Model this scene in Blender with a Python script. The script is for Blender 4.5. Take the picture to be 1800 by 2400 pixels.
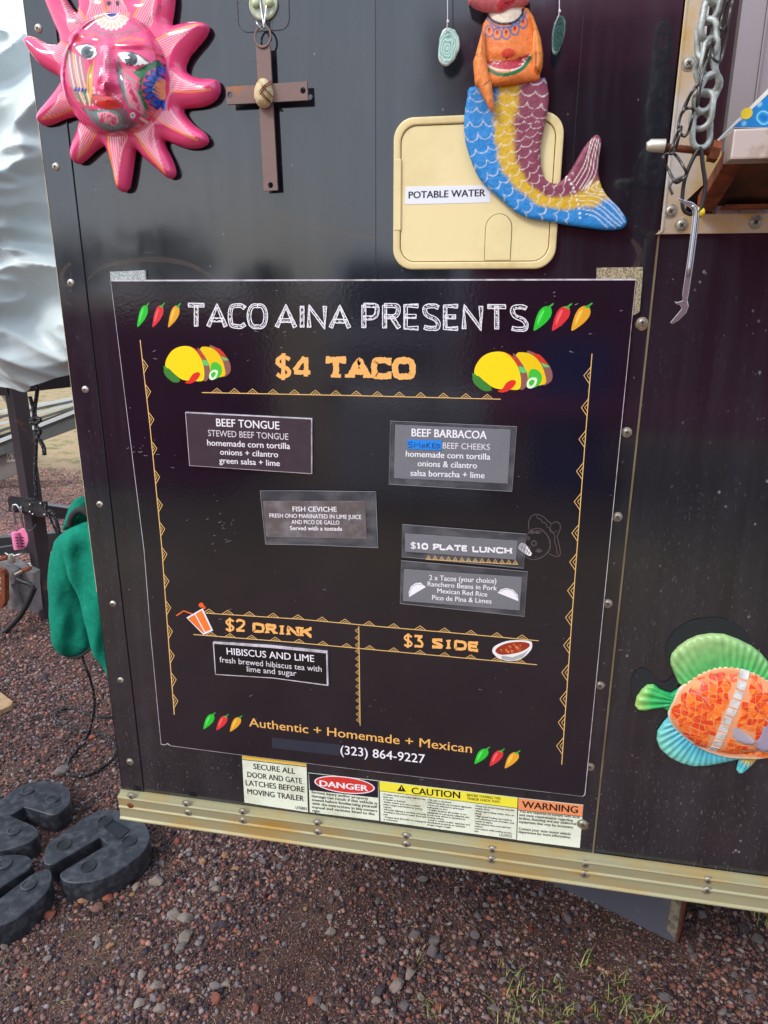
import bpy, bmesh, math, random
import numpy as np
from mathutils import Vector, Matrix, noise

scene = bpy.context.scene
for _o in list(bpy.data.objects):
    bpy.data.objects.remove(_o)
COL = scene.collection

# ------------------------------------------------------------------ camera
F = 1669.2246
YAW, PIT, ROL = 0.18735, -0.29540, -0.00193
CAM = np.array([0.5962, -1.0, 1.4995])


def _rot(a, ax):
    ax = np.array(ax, float)
    c, s = math.cos(a), math.sin(a)
    K = np.array([[0, -ax[2], ax[1]], [ax[2], 0, -ax[0]], [-ax[1], ax[0], 0]])
    return np.eye(3) + s * K + (1 - c) * K @ K


CM = _rot(YAW, (0, 0, 1)) @ _rot(PIT, (1, 0, 0)) @ _rot(ROL, (0, 1, 0))
cam_data = bpy.data.cameras.new('camera')
cam_data.sensor_fit = 'VERTICAL'
cam_data.sensor_height = 36.0
cam_data.lens = F / 2400 * 36.0
cam_data.clip_start = 0.02
cam_data.clip_end = 2000
cam = bpy.data.objects.new('camera', cam_data)
COL.objects.link(cam)
_m = Matrix(((CM[0, 0], CM[0, 2], -CM[0, 1], CAM[0]),
             (CM[1, 0], CM[1, 2], -CM[1, 1], CAM[1]),
             (CM[2, 0], CM[2, 2], -CM[2, 1], CAM[2]),
             (0, 0, 0, 1)))
cam.matrix_world = _m
scene.camera = cam

# ------------------------------------------------------------------ light
SUN_EL, SUN_AZ = math.radians(42), math.radians(218)      # azimuth clockwise from +Y: behind the camera, to its left
world = bpy.data.worlds.new('World')
scene.world = world
world.use_nodes = True
wn = world.node_tree
wn.nodes.clear()
w_out = wn.nodes.new('ShaderNodeOutputWorld')
w_bg = wn.nodes.new('ShaderNodeBackground')
w_sky = wn.nodes.new('ShaderNodeTexSky')
w_sky.sky_type = 'NISHITA'
w_sky.sun_disc = False
w_sky.sun_elevation = SUN_EL
w_sky.sun_rotation = SUN_AZ
w_sky.air_density = 1.0
w_sky.dust_density = 3.0
w_sky.ozone_density = 1.0
w_bg.inputs['Strength'].default_value = 0.15
# broken cloud cover over the blue
w_tc = wn.nodes.new('ShaderNodeTexCoord')
w_mp = wn.nodes.new('ShaderNodeMapping')
w_mp.inputs['Scale'].default_value = (1.0, 1.0, 2.4)
w_ns = wn.nodes.new('ShaderNodeTexNoise')
w_ns.inputs['Scale'].default_value = 2.2
w_ns.inputs['Detail'].default_value = 7
w_ns.inputs['Roughness'].default_value = 0.6
w_rp = wn.nodes.new('ShaderNodeValToRGB')
w_rp.color_ramp.elements[0].position = 0.34
w_rp.color_ramp.elements[0].color = (0.35, 0.35, 0.35, 1)
w_rp.color_ramp.elements[1].position = 0.62
w_rp.color_ramp.elements[1].color = (1, 1, 1, 1)
w_mx = wn.nodes.new('ShaderNodeMixRGB')
w_mx.inputs['Color2'].default_value = (8.5, 9.8, 11.6, 1)
wn.links.new(w_tc.outputs['Generated'], w_mp.inputs['Vector'])
wn.links.new(w_mp.outputs[0], w_ns.inputs['Vector'])
wn.links.new(w_ns.outputs['Fac'], w_rp.inputs['Fac'])
wn.links.new(w_rp.outputs['Color'], w_mx.inputs['Fac'])
wn.links.new(w_sky.outputs[0], w_mx.inputs['Color1'])
wn.links.new(w_mx.outputs[0], w_bg.inputs['Color'])
wn.links.new(w_bg.outputs[0], w_out.inputs['Surface'])

sun_data = bpy.data.lights.new('sun', 'SUN')
sun_data.energy = 1.5
sun_data.angle = math.radians(14)
sun_data.color = (1.0, 0.95, 0.88)
sun = bpy.data.objects.new('sun', sun_data)
COL.objects.link(sun)
_sd = Vector((math.sin(SUN_AZ) * math.cos(SUN_EL), math.cos(SUN_AZ) * math.cos(SUN_EL), math.sin(SUN_EL)))
sun.rotation_euler = _sd.to_track_quat('Z', 'Y').to_euler()

scene.view_settings.view_transform = 'Standard'
scene.view_settings.look = 'None'
scene.view_settings.exposure = 0.3
scene.view_settings.gamma = 1.0
scene.view_settings.use_curve_mapping = False

# ------------------------------------------------------------------ measuring helpers


def ray(px, py):
    return CM @ np.array([(px - 900) / F, 1, -(py - 1200) / F])


def W(px, py, y=0.0):
    d = ray(px, py)
    return CAM + d * (y - CAM[1]) / d[1]


def G(px, py, z=0.0):
    d = ray(px, py)
    return CAM + d * (z - CAM[2]) / d[2]


def toPx(pts):
    d = np.asarray(pts, float) - CAM
    r, f, u = d @ CM[:, 0], d @ CM[:, 1], d @ CM[:, 2]
    return np.stack([900 + F * r / f, 1200 - F * u / f], -1)


def WL(pts, y=0.0):
    return [tuple(W(a, b, y)) for a, b in pts]


def Z(pts, ox, oy, s):
    """points read in an enlargement -> photograph pixels"""
    return [(ox + a / s, oy + b / s) for a, b in pts]


def c8(r, g, b):
    def f(v):
        v /= 255.0
        return v / 12.92 if v <= 0.04045 else ((v + 0.055) / 1.055) ** 2.4
    return (f(r), f(g), f(b))


rng = random.Random(7)
nrng = np.random.default_rng(11)

# ------------------------------------------------------------------ materials


def new_mat(name):
    m = bpy.data.materials.new(name)
    m.use_nodes = True
    nt = m.node_tree
    return m, nt, nt.nodes['Principled BSDF']


def N(nt, t, **kw):
    n = nt.nodes.new(t)
    for k, v in kw.items():
        if k in n.inputs:
            n.inputs[k].default_value = v
        else:
            setattr(n, k, v)
    return n


def ramp(nt, fac, stops):
    r = nt.nodes.new('ShaderNodeValToRGB')
    els = r.color_ramp.elements
    while len(els) < len(stops):
        els.new(0.5)
    for e, (p, c) in zip(els, stops):
        e.position = p
        e.color = tuple(c) + ((1,) if len(c) == 3 else ())
    nt.links.new(fac, r.inputs['Fac'])
    return r.outputs['Color']


def mixc(nt, fac, a, b, blend='MIX'):
    m = nt.nodes.new('ShaderNodeMixRGB')
    m.blend_type = blend
    for sock, v in ((m.inputs['Fac'], fac), (m.inputs['Color1'], a), (m.inputs['Color2'], b)):
        if hasattr(v, 'is_linked') or isinstance(v, bpy.types.NodeSocket):
            nt.links.new(v, sock)
        elif isinstance(v, (int, float)):
            sock.default_value = v
        else:
            sock.default_value = tuple(v) + ((1,) if len(v) == 3 else ())
    return m.outputs['Color']


def coords(nt, scale=(1, 1, 1)):
    tc = nt.nodes.new('ShaderNodeTexCoord')
    mp = nt.nodes.new('ShaderNodeMapping')
    mp.inputs['Scale'].default_value = scale
    nt.links.new(tc.outputs['Object'], mp.inputs['Vector'])
    return mp.outputs[0]


def tnoise(nt, scale, detail=5, rough=0.55, stretch=(1, 1, 1)):
    n = N(nt, 'ShaderNodeTexNoise', Scale=scale, Detail=detail, Roughness=rough)
    nt.links.new(coords(nt, stretch), n.inputs['Vector'])
    return n.outputs['Fac']


def bump(nt, b, h, strength, dist=0.001):
    n = N(nt, 'ShaderNodeBump', Strength=strength, Distance=dist)
    nt.links.new(h, n.inputs['Height'])
    nt.links.new(n.outputs[0], b.inputs['Normal'])
    return n


def mat(name, color, rough=0.5, metal=0.0, dirt=None, dirt_scale=20, dirt_range=(0.45, 0.7), bs=0, bstr=0.3, bdist=0.001,
        spec=None, coat=0, stretch=(1, 1, 1), rvar=0.0):
    m, nt, b = new_mat(name)
    b.inputs['Base Color'].default_value = tuple(color) + (1,)
    b.inputs['Roughness'].default_value = rough
    b.inputs['Metallic'].default_value = metal
    if spec is not None:
        b.inputs['Specular IOR Level'].default_value = spec
    if coat:
        b.inputs['Coat Weight'].default_value = coat
        b.inputs['Coat Roughness'].default_value = 0.06
    if dirt is not None:
        f = tnoise(nt, dirt_scale, 6, 0.6, stretch)
        f2 = ramp(nt, f, [(dirt_range[0], (0, 0, 0)), (dirt_range[1], (1, 1, 1))])
        nt.links.new(mixc(nt, f2, color, dirt), b.inputs['Base Color'])
        if rvar:
            r = ramp(nt, f, [(0.35, (rough,) * 3), (0.7, (min(1, rough + rvar),) * 3)])
            nt.links.new(r, b.inputs['Roughness'])
    if bs:
        bump(nt, b, tnoise(nt, bs, 5), bstr, bdist)
    return m


def vmat(name, rough=0.4, bs=0, bstr=0.2, bdist=0.001, coat=0, wear=None, spec=None):
    """colour comes from the mesh's own paint attribute"""
    m, nt, b = new_mat(name)
    at = nt.nodes.new('ShaderNodeAttribute')
    at.attribute_name = 'Paint'
    colr = at.outputs['Color']
    if wear:
        f = tnoise(nt, wear, 6, 0.65)
        f2 = ramp(nt, f, [(0.35, (0.8, 0.8, 0.8)), (0.7, (1.08, 1.08, 1.08))])
        colr = mixc(nt, 1.0, colr, f2, 'MULTIPLY')
    nt.links.new(colr, b.inputs['Base Color'])
    b.inputs['Roughness'].default_value = rough
    if spec is not None:
        b.inputs['Specular IOR Level'].default_value = spec
    if coat:
        b.inputs['Coat Weight'].default_value = coat
        b.inputs['Coat Roughness'].default_value = 0.05
    if bs:
        bump(nt, b, tnoise(nt, bs, 4), bstr, bdist)
    return m


# ------------------------------------------------------------------ objects


def link(o, parent=None, label=None, cat=None, group=None, kind=None):
    COL.objects.link(o)
    if parent is not None:
        o.parent = parent
        pl = parent
        off = Vector((0, 0, 0))
        while pl is not None:
            off += pl.location
            pl = pl.parent
        o.matrix_parent_inverse = Matrix.Identity(4)
        o.location = Vector(o.location) - off
    if label:
        o['label'] = label
    if cat:
        o['category'] = cat
    if group:
        o['group'] = group
    if kind:
        o['kind'] = kind
    return o


def thing(name, label, cat, loc=(0, 0, 0), group=None):
    o = bpy.data.objects.new(name, None)
    o.empty_display_size = 0.05
    o.location = loc
    return link(o, None, label, cat, group)


def copy_tree(o, loc=None, rot=None, parent=None, label=None):
    c = o.copy()
    COL.objects.link(c)
    c.parent = parent
    if loc is not None:
        c.location = loc
    if rot is not None:
        c.rotation_euler = rot
    if label:
        c['label'] = label
    for ch in list(o.children):
        copy_tree(ch, parent=c)
    return c


class MB:
    def __init__(self):
        self.v, self.f, self.m, self.c = [], [], [], []

    def add(self, vs, fs, mi=0, col=None):
        o = len(self.v)
        self.v.extend([tuple(map(float, p)) for p in vs])
        self.f.extend([tuple(i + o for i in f) for f in fs])
        self.m.extend([mi] * len(fs))
        self.c.extend([col or (1, 1, 1)] * len(vs))
        return self

    def box(self, a, b, mi=0, col=None):
        x0, y0, z0 = a
        x1, y1, z1 = b
        vs = [(x0, y0, z0), (x1, y0, z0), (x1, y1, z0), (x0, y1, z0), (x0, y0, z1), (x1, y0, z1), (x1, y1, z1), (x0, y1, z1)]
        return self.add(vs, [(0, 3, 2, 1), (4, 5, 6, 7), (0, 1, 5, 4), (1, 2, 6, 5), (2, 3, 7, 6), (3, 0, 4, 7)], mi, col)

    def prism(self, front, back, mi=0, col=None, cap=True):
        """front/back: equal lists of 3-D points"""
        n = len(front)
        fs = [(i, (i + 1) % n, n + (i + 1) % n, n + i) for i in range(n)]
        if cap:
            fs += [tuple(range(n))[::-1], tuple(range(n, 2 * n))]
        return self.add(list(front) + list(back), fs, mi, col)

    def slab(self, pts, y0, y1, mi=0, col=None):
        """polygon in (x,z), extruded along y"""
        return self.prism([(x, y0, z) for x, z in pts], [(x, y1, z) for x, z in pts], mi, col)

    def bar(self, p, q, w, h, up=(0, 0, 1), mi=0, col=None):
        p, q, up = Vector(p), Vector(q), Vector(up)
        d = (q - p).normalized()
        s = d.cross(up).normalized()
        u = s.cross(d).normalized()
        c = [s * (-w / 2) + u * (-h / 2), s * (w / 2) + u * (-h / 2), s * (w / 2) + u * (h / 2), s * (-w / 2) + u * (h / 2)]
        return self.prism([p + k for k in c], [q + k for k in c], mi, col)

    def tube(self, pts, r, n=8, mi=0, col=None, closed=False, cap=True):
        pts = [Vector(p) for p in pts]
        k = len(pts)
        rs = r if isinstance(r, (list, tuple)) else [r] * k
        vs, fs = [], []
        up = Vector((0.31, 0.17, 0.93)).normalized()
        prev = None
        for i, p in enumerate(pts):
            if closed:
                t = (pts[(i + 1) % k] - pts[(i - 1) % k])
            else:
                t = (pts[min(i + 1, k - 1)] - pts[max(i - 1, 0)])
            t.normalize()
            s = t.cross(up) if prev is None else prev - t * prev.dot(t)
            if s.length < 1e-6:
                s = t.cross(Vector((1, 0, 0)))
            s.normalize()
            prev = s
            u = t.cross(s)
            for j in range(n):
                a = 2 * math.pi * j / n
                vs.append(p + s * (rs[i] * math.cos(a)) + u * (rs[i] * math.sin(a)))
        for i in range(k if closed else k - 1):
            for j in range(n):
                a, b = i * n + j, i * n + (j + 1) % n
                c, d = ((i + 1) % k) * n + (j + 1) % n, ((i + 1) % k) * n + j
                fs.append((a, b, c, d))
        if cap and not closed:
            fs.append(tuple(range(n))[::-1])
            fs.append(tuple(range((k - 1) * n, k * n)))
        return self.add(vs, fs, mi, col)

    def lathe(self, prof, n=16, center=(0, 0, 0), axis='y', mi=0, col=None):
        """prof: (radius, height) pairs; height runs along the axis"""
        vs, fs = [], []
        for r, h in prof:
            for j in range(n):
                a = 2 * math.pi * j / n
                x, y = r * math.cos(a), r * math.sin(a)
                p = (x, -h, y) if axis == 'y' else (x, y, h)
                vs.append((p[0] + center[0], p[1] + center[1], p[2] + center[2]))
        for i in range(len(prof) - 1):
            for j in range(n):
                fs.append((i * n + j, i * n + (j + 1) % n, (i + 1) * n + (j + 1) % n, (i + 1) * n + j))
        fs.append(tuple(range(n))[::-1])
        fs.append(tuple(range((len(prof) - 1) * n, len(prof) * n)))
        return self.add(vs, fs, mi, col)

    def mesh(self, name, mats, paint=False, fix=True):
        me = bpy.data.meshes.new(name)
        me.from_pydata(self.v, [], self.f)
        for m in (mats if isinstance(mats, (list, tuple)) else [mats]):
            me.materials.append(m)
        me.polygons.foreach_set('material_index', self.m)
        if paint:
            ca = me.color_attributes.new('Paint', 'FLOAT_COLOR', 'POINT')
            ca.data.foreach_set('color', np.array([tuple(c) + (1.0,) for c in self.c], dtype=np.float32).ravel())
        if fix:
            bm = bmesh.new()
            bm.from_mesh(me)
            bmesh.ops.recalc_face_normals(bm, faces=bm.faces)
            bm.to_mesh(me)
            bm.free()
        me.update()
        return me

    def build(self, name, mats, parent=None, smooth=False, bevel=0, paint=False, label=None, cat=None, group=None, kind=None, fix=True, segs=2):
        me = self.mesh(name, mats, paint, fix)
        if bevel:
            bm = bmesh.new()
            bm.from_mesh(me)
            ed = [e for e in bm.edges if len(e.link_faces) == 2 and e.calc_face_angle(0) > 0.5]
            bmesh.ops.bevel(bm, geom=ed, offset=bevel, segments=segs, affect='EDGES', profile=0.6, clamp_overlap=True)
            bm.to_mesh(me)
            bm.free()
        if smooth:
            me.polygons.foreach_set('use_smooth', [True] * len(me.polygons))
            if smooth == 'auto':
                me.set_sharp_from_angle(angle=math.radians(38))
        o = bpy.data.objects.new(name, me)
        return link(o, parent, label, cat, group, kind)


def curve_smooth(pts, sub=6, closed=True):
    """Catmull-Rom through the points"""
    pts = [np.array(p, float) for p in pts]
    n = len(pts)
    out = []
    rngi = range(n) if closed else range(n - 1)
    for i in rngi:
        if closed:
            p0, p1, p2, p3 = pts[(i - 1) % n], pts[i], pts[(i + 1) % n], pts[(i + 2) % n]
        else:
            p0, p1, p2, p3 = pts[max(i - 1, 0)], pts[i], pts[i + 1], pts[min(i + 2, n - 1)]
        for k in range(sub):
            t = k / sub
            out.append(0.5 * ((2 * p1) + (-p0 + p2) * t + (2 * p0 - 5 * p1 + 4 * p2 - p3) * t * t + (-p0 + 3 * p1 - 3 * p2 + p3) * t ** 3))
    if not closed:
        out.append(pts[-1])
    return [tuple(p) for p in out]


def rrect(x0, z0, x1, z1, r, k=6):
    out = []
    for cx, cz, a0 in ((x1 - r, z1 - r, 0), (x0 + r, z1 - r, 90), (x0 + r, z0 + r, 180), (x1 - r, z0 + r, 270)):
        for i in range(k + 1):
            a = math.radians(a0 + 90 * i / k)
            out.append((cx + r * math.cos(a), cz + r * math.sin(a)))
    return out


# ------------------------------------------------------------------ paint: colour laid on a surface by brush strokes and shapes


def seg_dist(P, A, closed=False):
    """distance of points P (N,2) to a polyline A (M,2)"""
    A = np.asarray(A, np.float32)
    P = np.asarray(P, np.float32)
    if closed:
        A = np.vstack([A, A[:1]])
    best = np.full(len(P), 1e9, np.float32)
    for i in range(len(A) - 1):
        a, b = A[i], A[i + 1]
        ab = b - a
        L = float(ab @ ab) + 1e-12
        t = np.clip(((P - a) @ ab) / L, 0, 1)
        d = P - (a + t[:, None] * ab)
        best = np.minimum(best, (d * d).sum(1))
    return np.sqrt(best)


def inside(P, A):
    A = np.asarray(A, np.float32)
    P = np.asarray(P, np.float32)
    res = np.zeros(len(P), bool)
    x, y = P[:, 0], P[:, 1]
    for i in range(len(A)):
        x1, y1 = A[i]
        x2, y2 = A[(i + 1) % len(A)]
        if y1 == y2:
            continue
        c = ((y1 > y) != (y2 > y)) & (x < (x2 - x1) * (y - y1) / (y2 - y1) + x1)
        res ^= c
    return res


class Paint:
    def __init__(self, base):
        self.base = base
        self.ops = []

    def poly(self, pts, col, soft=0.7):
        self.ops.append(('p', np.array(pts, float), col, soft))
        return self

    def line(self, pts, col, w, soft=0.7, smooth=True, alpha=1.0):
        if smooth and len(pts) > 2:
            pts = curve_smooth(pts, 5, False)
        self.ops.append(('l', np.array(pts, float), col, w, soft, alpha))
        return self

    def ell(self, cx, cy, rx, ry, col, rot=0.0, ring=None):
        self.ops.append(('e', cx, cy, rx, ry, col, math.radians(rot), ring))
        return self

    def fn(self, f):
        self.ops.append(('f', f))
        return self

    def apply(self, P):
        C = np.tile(np.array(self.base, np.float32), (len(P), 1)) if not callable(self.base) else self.base(P).astype(np.float32)
        for op in self.ops:
            if op[0] == 'f':
                C = op[1](P, C)
                continue
            if op[0] == 'e':
                _, cx, cy, rx, ry, col, a, ring = op
                m = (np.abs(P[:, 0] - cx) < max(rx, ry) + 2) & (np.abs(P[:, 1] - cy) < max(rx, ry) + 2)
                Q = P[m] - (cx, cy)
                u = (Q[:, 0] * math.cos(a) + Q[:, 1] * math.sin(a)) / rx
                v = (-Q[:, 0] * math.sin(a) + Q[:, 1] * math.cos(a)) / ry
                r = np.sqrt(u * u + v * v)
                d = (r - 1) * min(rx, ry)
                al = np.clip(0.5 - d, 0, 1) if ring is None else np.clip(0.5 + ring / 2 - np.abs(d), 0, 1)
            else:
                pts = op[1]
                pad = (op[3] if op[0] == 'l' else 2) + 3
                lo, hi = pts.min(0) - pad, pts.max(0) + pad
                m = (P[:, 0] > lo[0]) & (P[:, 0] < hi[0]) & (P[:, 1] > lo[1]) & (P[:, 1] < hi[1])
                if not m.any():
                    continue
                Q = P[m]
                col = op[2]
                if op[0] == 'l':
                    d = seg_dist(Q, pts)
                    al = np.clip((op[3] / 2 - d) / op[4] + 0.5, 0, 1) * op[5]
                else:
                    d = seg_dist(Q, pts, True)
                    d = np.where(inside(Q, pts), -d, d)
                    al = np.clip(0.5 - d / op[3], 0, 1)
            al = al[:, None]
            C[m] = C[m] * (1 - al) + np.array(col, np.float32) * al
        return C


def relief(name, outline, y_ref, cell, R, H, material, parent=None, paint=None, extra=None, y_back=0.0, warp=None, mapy=None, thin=0.002, back_mat=None, **kw):
    """A solid cast shape: outline in photograph pixels put on the plane y=y_ref, front swelling towards the camera by up
    to H over the distance R from the rim, closed by a rim and a flat back at y_back."""
    w3 = np.array([W(a, b, y_ref) for a, b in outline])
    poly = w3[:, [0, 2]]
    lo, hi = poly.min(0) - cell * 2, poly.max(0) + cell * 2
    nx, nz = int((hi[0] - lo[0]) / cell) + 1, int((hi[1] - lo[1]) / cell) + 1
    gx, gz = np.meshgrid(lo[0] + np.arange(nx) * cell, lo[1] + np.arange(nz) * cell, indexing='ij')
    P = np.stack([gx.ravel(), gz.ravel()], 1)
    ins = inside(P * 1000, poly * 1000)
    d = seg_dist(P, poly, True)
    snap = d < 0.62 * cell
    use = ins | snap
    # snap near-rim points on to the rim
    idx = np.where(snap)[0]
    A = np.vstack([poly, poly[:1]])
    best = np.full(len(idx), 1e9)
    bp = P[idx].copy()
    for i in range(len(A) - 1):
        a, b = A[i], A[i + 1]
        ab = b - a
        t = np.clip(((P[idx] - a) @ ab) / (ab @ ab + 1e-15), 0, 1)
        q = a + t[:, None] * ab
        dd = ((P[idx] - q) ** 2).sum(1)
        mk = dd < best
        best[mk] = dd[mk]
        bp[mk] = q[mk]
    P[idx] = bp
    dd = np.where(snap, 0, d)
    u = use.reshape(nx, nz)
    ok = u[:-1, :-1] & u[1:, :-1] & u[1:, 1:] & u[:-1, 1:]
    sm = (ins & ~snap).reshape(nx, nz)
    ok &= (sm[:-1, :-1] | sm[1:, :-1] | sm[1:, 1:] | sm[:-1, 1:])
    I = np.arange(nx * nz).reshape(nx, nz)
    ii, jj = np.where(ok)
    quads = np.stack([I[ii, jj], I[ii + 1, jj], I[ii + 1, jj + 1], I[ii, jj + 1]], 1)
    used = np.unique(quads)
    remap = -np.ones(nx * nz, int)
    remap[used] = np.arange(len(used))
    quads = remap[quads]
    XZ = P[used]
    dist = dd[used]
    k = np.clip(dist / R, 0, 1)
    h = H * np.sqrt(np.clip(1 - (1 - k) ** 2, 0, 1)) + thin
    px = toPx(np.stack([XZ[:, 0], np.full(len(XZ), y_ref), XZ[:, 1]], 1))
    if extra is not None:
        for _ in range(3):
            yb_ = y_ref if y_back is None else y_back
            px = toPx(np.stack([XZ[:, 0], yb_ - (h0 if _ else h), XZ[:, 1]], 1))
            h0 = h + extra(px, dist, XZ)
        h = h0
    n = len(XZ)
    yb = y_ref if y_back is None else y_back
    front = np.stack([XZ[:, 0], yb - h, XZ[:, 1]], 1)
    back = np.stack([XZ[:, 0], np.full(n, yb), XZ[:, 1]], 1)
    # rim
    from collections import Counter
    ec = {}
    for q in quads:
        for a in range(4):
            e = (q[a], q[(a + 1) % 4])
            key = (min(e), max(e))
            if key in ec:
                ec[key] = None
            else:
                ec[key] = e
    rim = [e for e in ec.values() if e is not None]
    V = np.vstack([front, back])
    if warp is not None:
        V = warp(V)
    faces = [tuple(int(i) for i in q) for q in quads]
    nf = len(faces)
    faces += [tuple(int(i) + n for i in q[::-1]) for q in quads]
    faces += [(int(b), int(a), int(a) + n, int(b) + n) for a, b in rim]
    me = bpy.data.meshes.new(name)
    me.from_pydata(V.tolist(), [], faces)
    me.materials.append(material)
    if back_mat is not None:
        me.materials.append(back_mat)
        mi = np.zeros(len(faces), np.int32)
        mi[nf:2 * nf] = 1
        me.polygons.foreach_set('material_index', mi)
    if paint is not None:
        C = paint.apply(toPx(front))
        C = np.vstack([C, C])
        ca = me.color_attributes.new('Paint', 'FLOAT_COLOR', 'POINT')
        ca.data.foreach_set('color', np.hstack([C, np.ones((len(C), 1))]).astype(np.float32).ravel())
    me.polygons.foreach_set('use_smooth', [True] * len(faces))
    me.update()
    me.set_sharp_from_angle(angle=math.radians(55))
    o = bpy.data.objects.new(name, me)
    o = link(o, parent, **kw)
    return o
# ================================================================== GROUND
def ground_material():
    m, nt, b = new_mat('red cinder ground')
    big = tnoise(nt, 1.1, 4, 0.6)
    mid = tnoise(nt, 9, 6, 0.65)
    fine = tnoise(nt, 160, 5, 0.7)
    base = ramp(nt, mid, [(0.3, (0.062, 0.038, 0.033)), (0.5, (0.105, 0.066, 0.055)), (0.72, (0.165, 0.110, 0.088))])
    spk = ramp(nt, fine, [(0.32, (0.35, 0.33, 0.34)), (0.5, (0.9, 0.85, 0.82)), (0.68, (1.75, 1.35, 1.2))])
    c = mixc(nt, 1.0, base, spk, 'MULTIPLY')
    # moss and straw, growing far from the trailer and in small patches
    tc = nt.nodes.new('ShaderNodeTexCoord')
    sx = nt.nodes.new('ShaderNodeSeparateXYZ')
    nt.links.new(tc.outputs['Object'], sx.inputs[0])
    mossn = tnoise(nt, 2.6, 6, 0.7)
    moss = ramp(nt, mossn, [(0.56, (0, 0, 0)), (0.70, (0.5, 0.5, 0.5))])
    c = mixc(nt, moss, c, (0.13, 0.125, 0.05))
    far = nt.nodes.new('ShaderNodeMapRange')
    far.inputs['From Min'].default_value = 3.3
    far.inputs['From Max'].default_value = 5.2
    add = nt.nodes.new('ShaderNodeMath')
    add.operation = 'ADD'
    wob = nt.nodes.new('ShaderNodeMath')
    wob.operation = 'MULTIPLY'
    wob.inputs[1].default_value = 2.2
    nt.links.new(big, wob.inputs[0])
    ab = nt.nodes.new('ShaderNodeMath')
    ab.operation = 'ABSOLUTE'
    sh = nt.nodes.new('ShaderNodeMath')
    sh.operation = 'ADD'
    sh.inputs[1].default_value = -0.9
    nt.links.new(sx.outputs['Y'], sh.inputs[0])
    nt.links.new(sh.outputs[0], ab.inputs[0])
    nt.links.new(ab.outputs[0], add.inputs[0])
    nt.links.new(wob.outputs[0], add.inputs[1])
    nt.links.new(add.outputs[0], far.inputs['Value'])
    sun_band = nt.nodes.new('ShaderNodeMapRange')
    sun_band.inputs['From Min'].default_value = 1.9
    sun_band.inputs['From Max'].default_value = 3.2
    nt.links.new(add.outputs[0], sun_band.inputs['Value'])
    pale = mixc(nt, 1.0, ramp(nt, mid, [(0.3, (0.20, 0.125, 0.10)), (0.7, (0.44, 0.28, 0.22))]), spk, 'MULTIPLY')  # sunlit brightness of the middle distance put into this paler, pinkish soil
    c = mixc(nt, sun_band.outputs[0], c, pale)
    grass = ramp(nt, tnoise(nt, 6, 6, 0.7), [(0.36, (0.19, 0.20, 0.06)), (0.5, (0.40, 0.34, 0.19)), (0.62, (0.50, 0.33, 0.23))])
    grass = mixc(nt, 1.0, grass, spk, 'MULTIPLY')
    c = mixc(nt, far.outputs[0], c, grass)
    nt.links.new(c, b.inputs['Base Color'])
    b.inputs['Roughness'].default_value = 0.95
    b.inputs['Specular IOR Level'].default_value = 0.2
    h = mixc(nt, 0.5, tnoise(nt, 45, 6, 0.7), fine)
    bump(nt, b, h, 0.9, 0.012)
    return m


def gz(x, y):
    return 0.012 * (noise.noise(Vector((x * 1.7, y * 1.7, 3.1)))) + 0.006 * noise.noise(Vector((x * 6.3, y * 6.3, 8.1)))


g = MB()
# one sheet: fine near the trailer, coarse out to the horizon
xs = [-900, -300, -120, -60, -30, -16, -9, -6] + [(-5 + i * 0.08) for i in range(0, 100)] + [3.2, 4, 6, 10, 20, 50, 120, 300, 900]
ys = [-900, -300, -120, -50, -20, -10, -5, -3] + [(-2 + i * 0.08) for i in range(0, 100)] + [6.4, 8, 11, 16, 26, 50, 120, 300, 900]
gv = [(x, y, gz(x, y) if -5.1 < x < 3.1 and -2.1 < y < 6.1 else 0.0) for x in xs for y in ys]
ny = len(ys)
gf = [(i * ny + j, (i + 1) * ny + j, (i + 1) * ny + j + 1, i * ny + j + 1) for i in range(len(xs) - 1) for j in range(ny - 1)]
g.add(gv, gf)
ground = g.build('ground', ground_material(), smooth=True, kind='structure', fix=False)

# -------- stones
STONE_COLS = [c8(142, 134, 134), c8(120, 112, 116), c8(158, 146, 138), c8(150, 92, 80), c8(168, 104, 84), c8(122, 64, 60),
              c8(96, 84, 88), c8(134, 104, 96), c8(178, 136, 104), c8(84, 76, 84)]


def stone_mat(i, c):
    m, nt, b = new_mat('cinder stone %d' % i)
    f = tnoise(nt, 190, 5, 0.7)
    c = tuple(v * 0.82 for v in c)
    c = (c[0] * 1.04, c[1] * .98, c[2] * .92)
    d = tuple(v * 0.4 for v in c)
    l = tuple(min(1, v * 1.18) for v in c)
    nt.links.new(ramp(nt, f, [(0.36, d), (0.5, c), (0.68, l)]), b.inputs['Base Color'])
    b.inputs['Roughness'].default_value = 0.9
    b.inputs['Specular IOR Level'].default_value = 0.25
    bump(nt, b, tnoise(nt, 240, 5, 0.7), 0.9, 0.0016)
    return m


def rock_verts(seed, sub, amp):
    bm = bmesh.new()
    bmesh.ops.create_icosphere(bm, subdivisions=sub, radius=1.0)
    r = random.Random(seed)
    off = Vector((r.random() * 50, r.random() * 50, r.random() * 50))
    cuts = [(Vector((r.uniform(-1, 1), r.uniform(-1, 1), r.uniform(-1, 1))).normalized(), r.uniform(0.5, 0.82)) for _ in range(12)]
    for v in bm.verts:
        p = v.co.copy()
        p = p * (1 + amp * noise.noise(p * 1.3 + off))
        for n_, d_ in cuts:
            k = p.dot(n_) - d_
            if k > 0:
                p -= n_ * k * 0.85
        v.co = p
    vs = [v.co.copy() for v in bm.verts]
    fs = [[v.index for v in f.verts] for f in bm.faces]
    bm.free()
    return vs, fs


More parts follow.
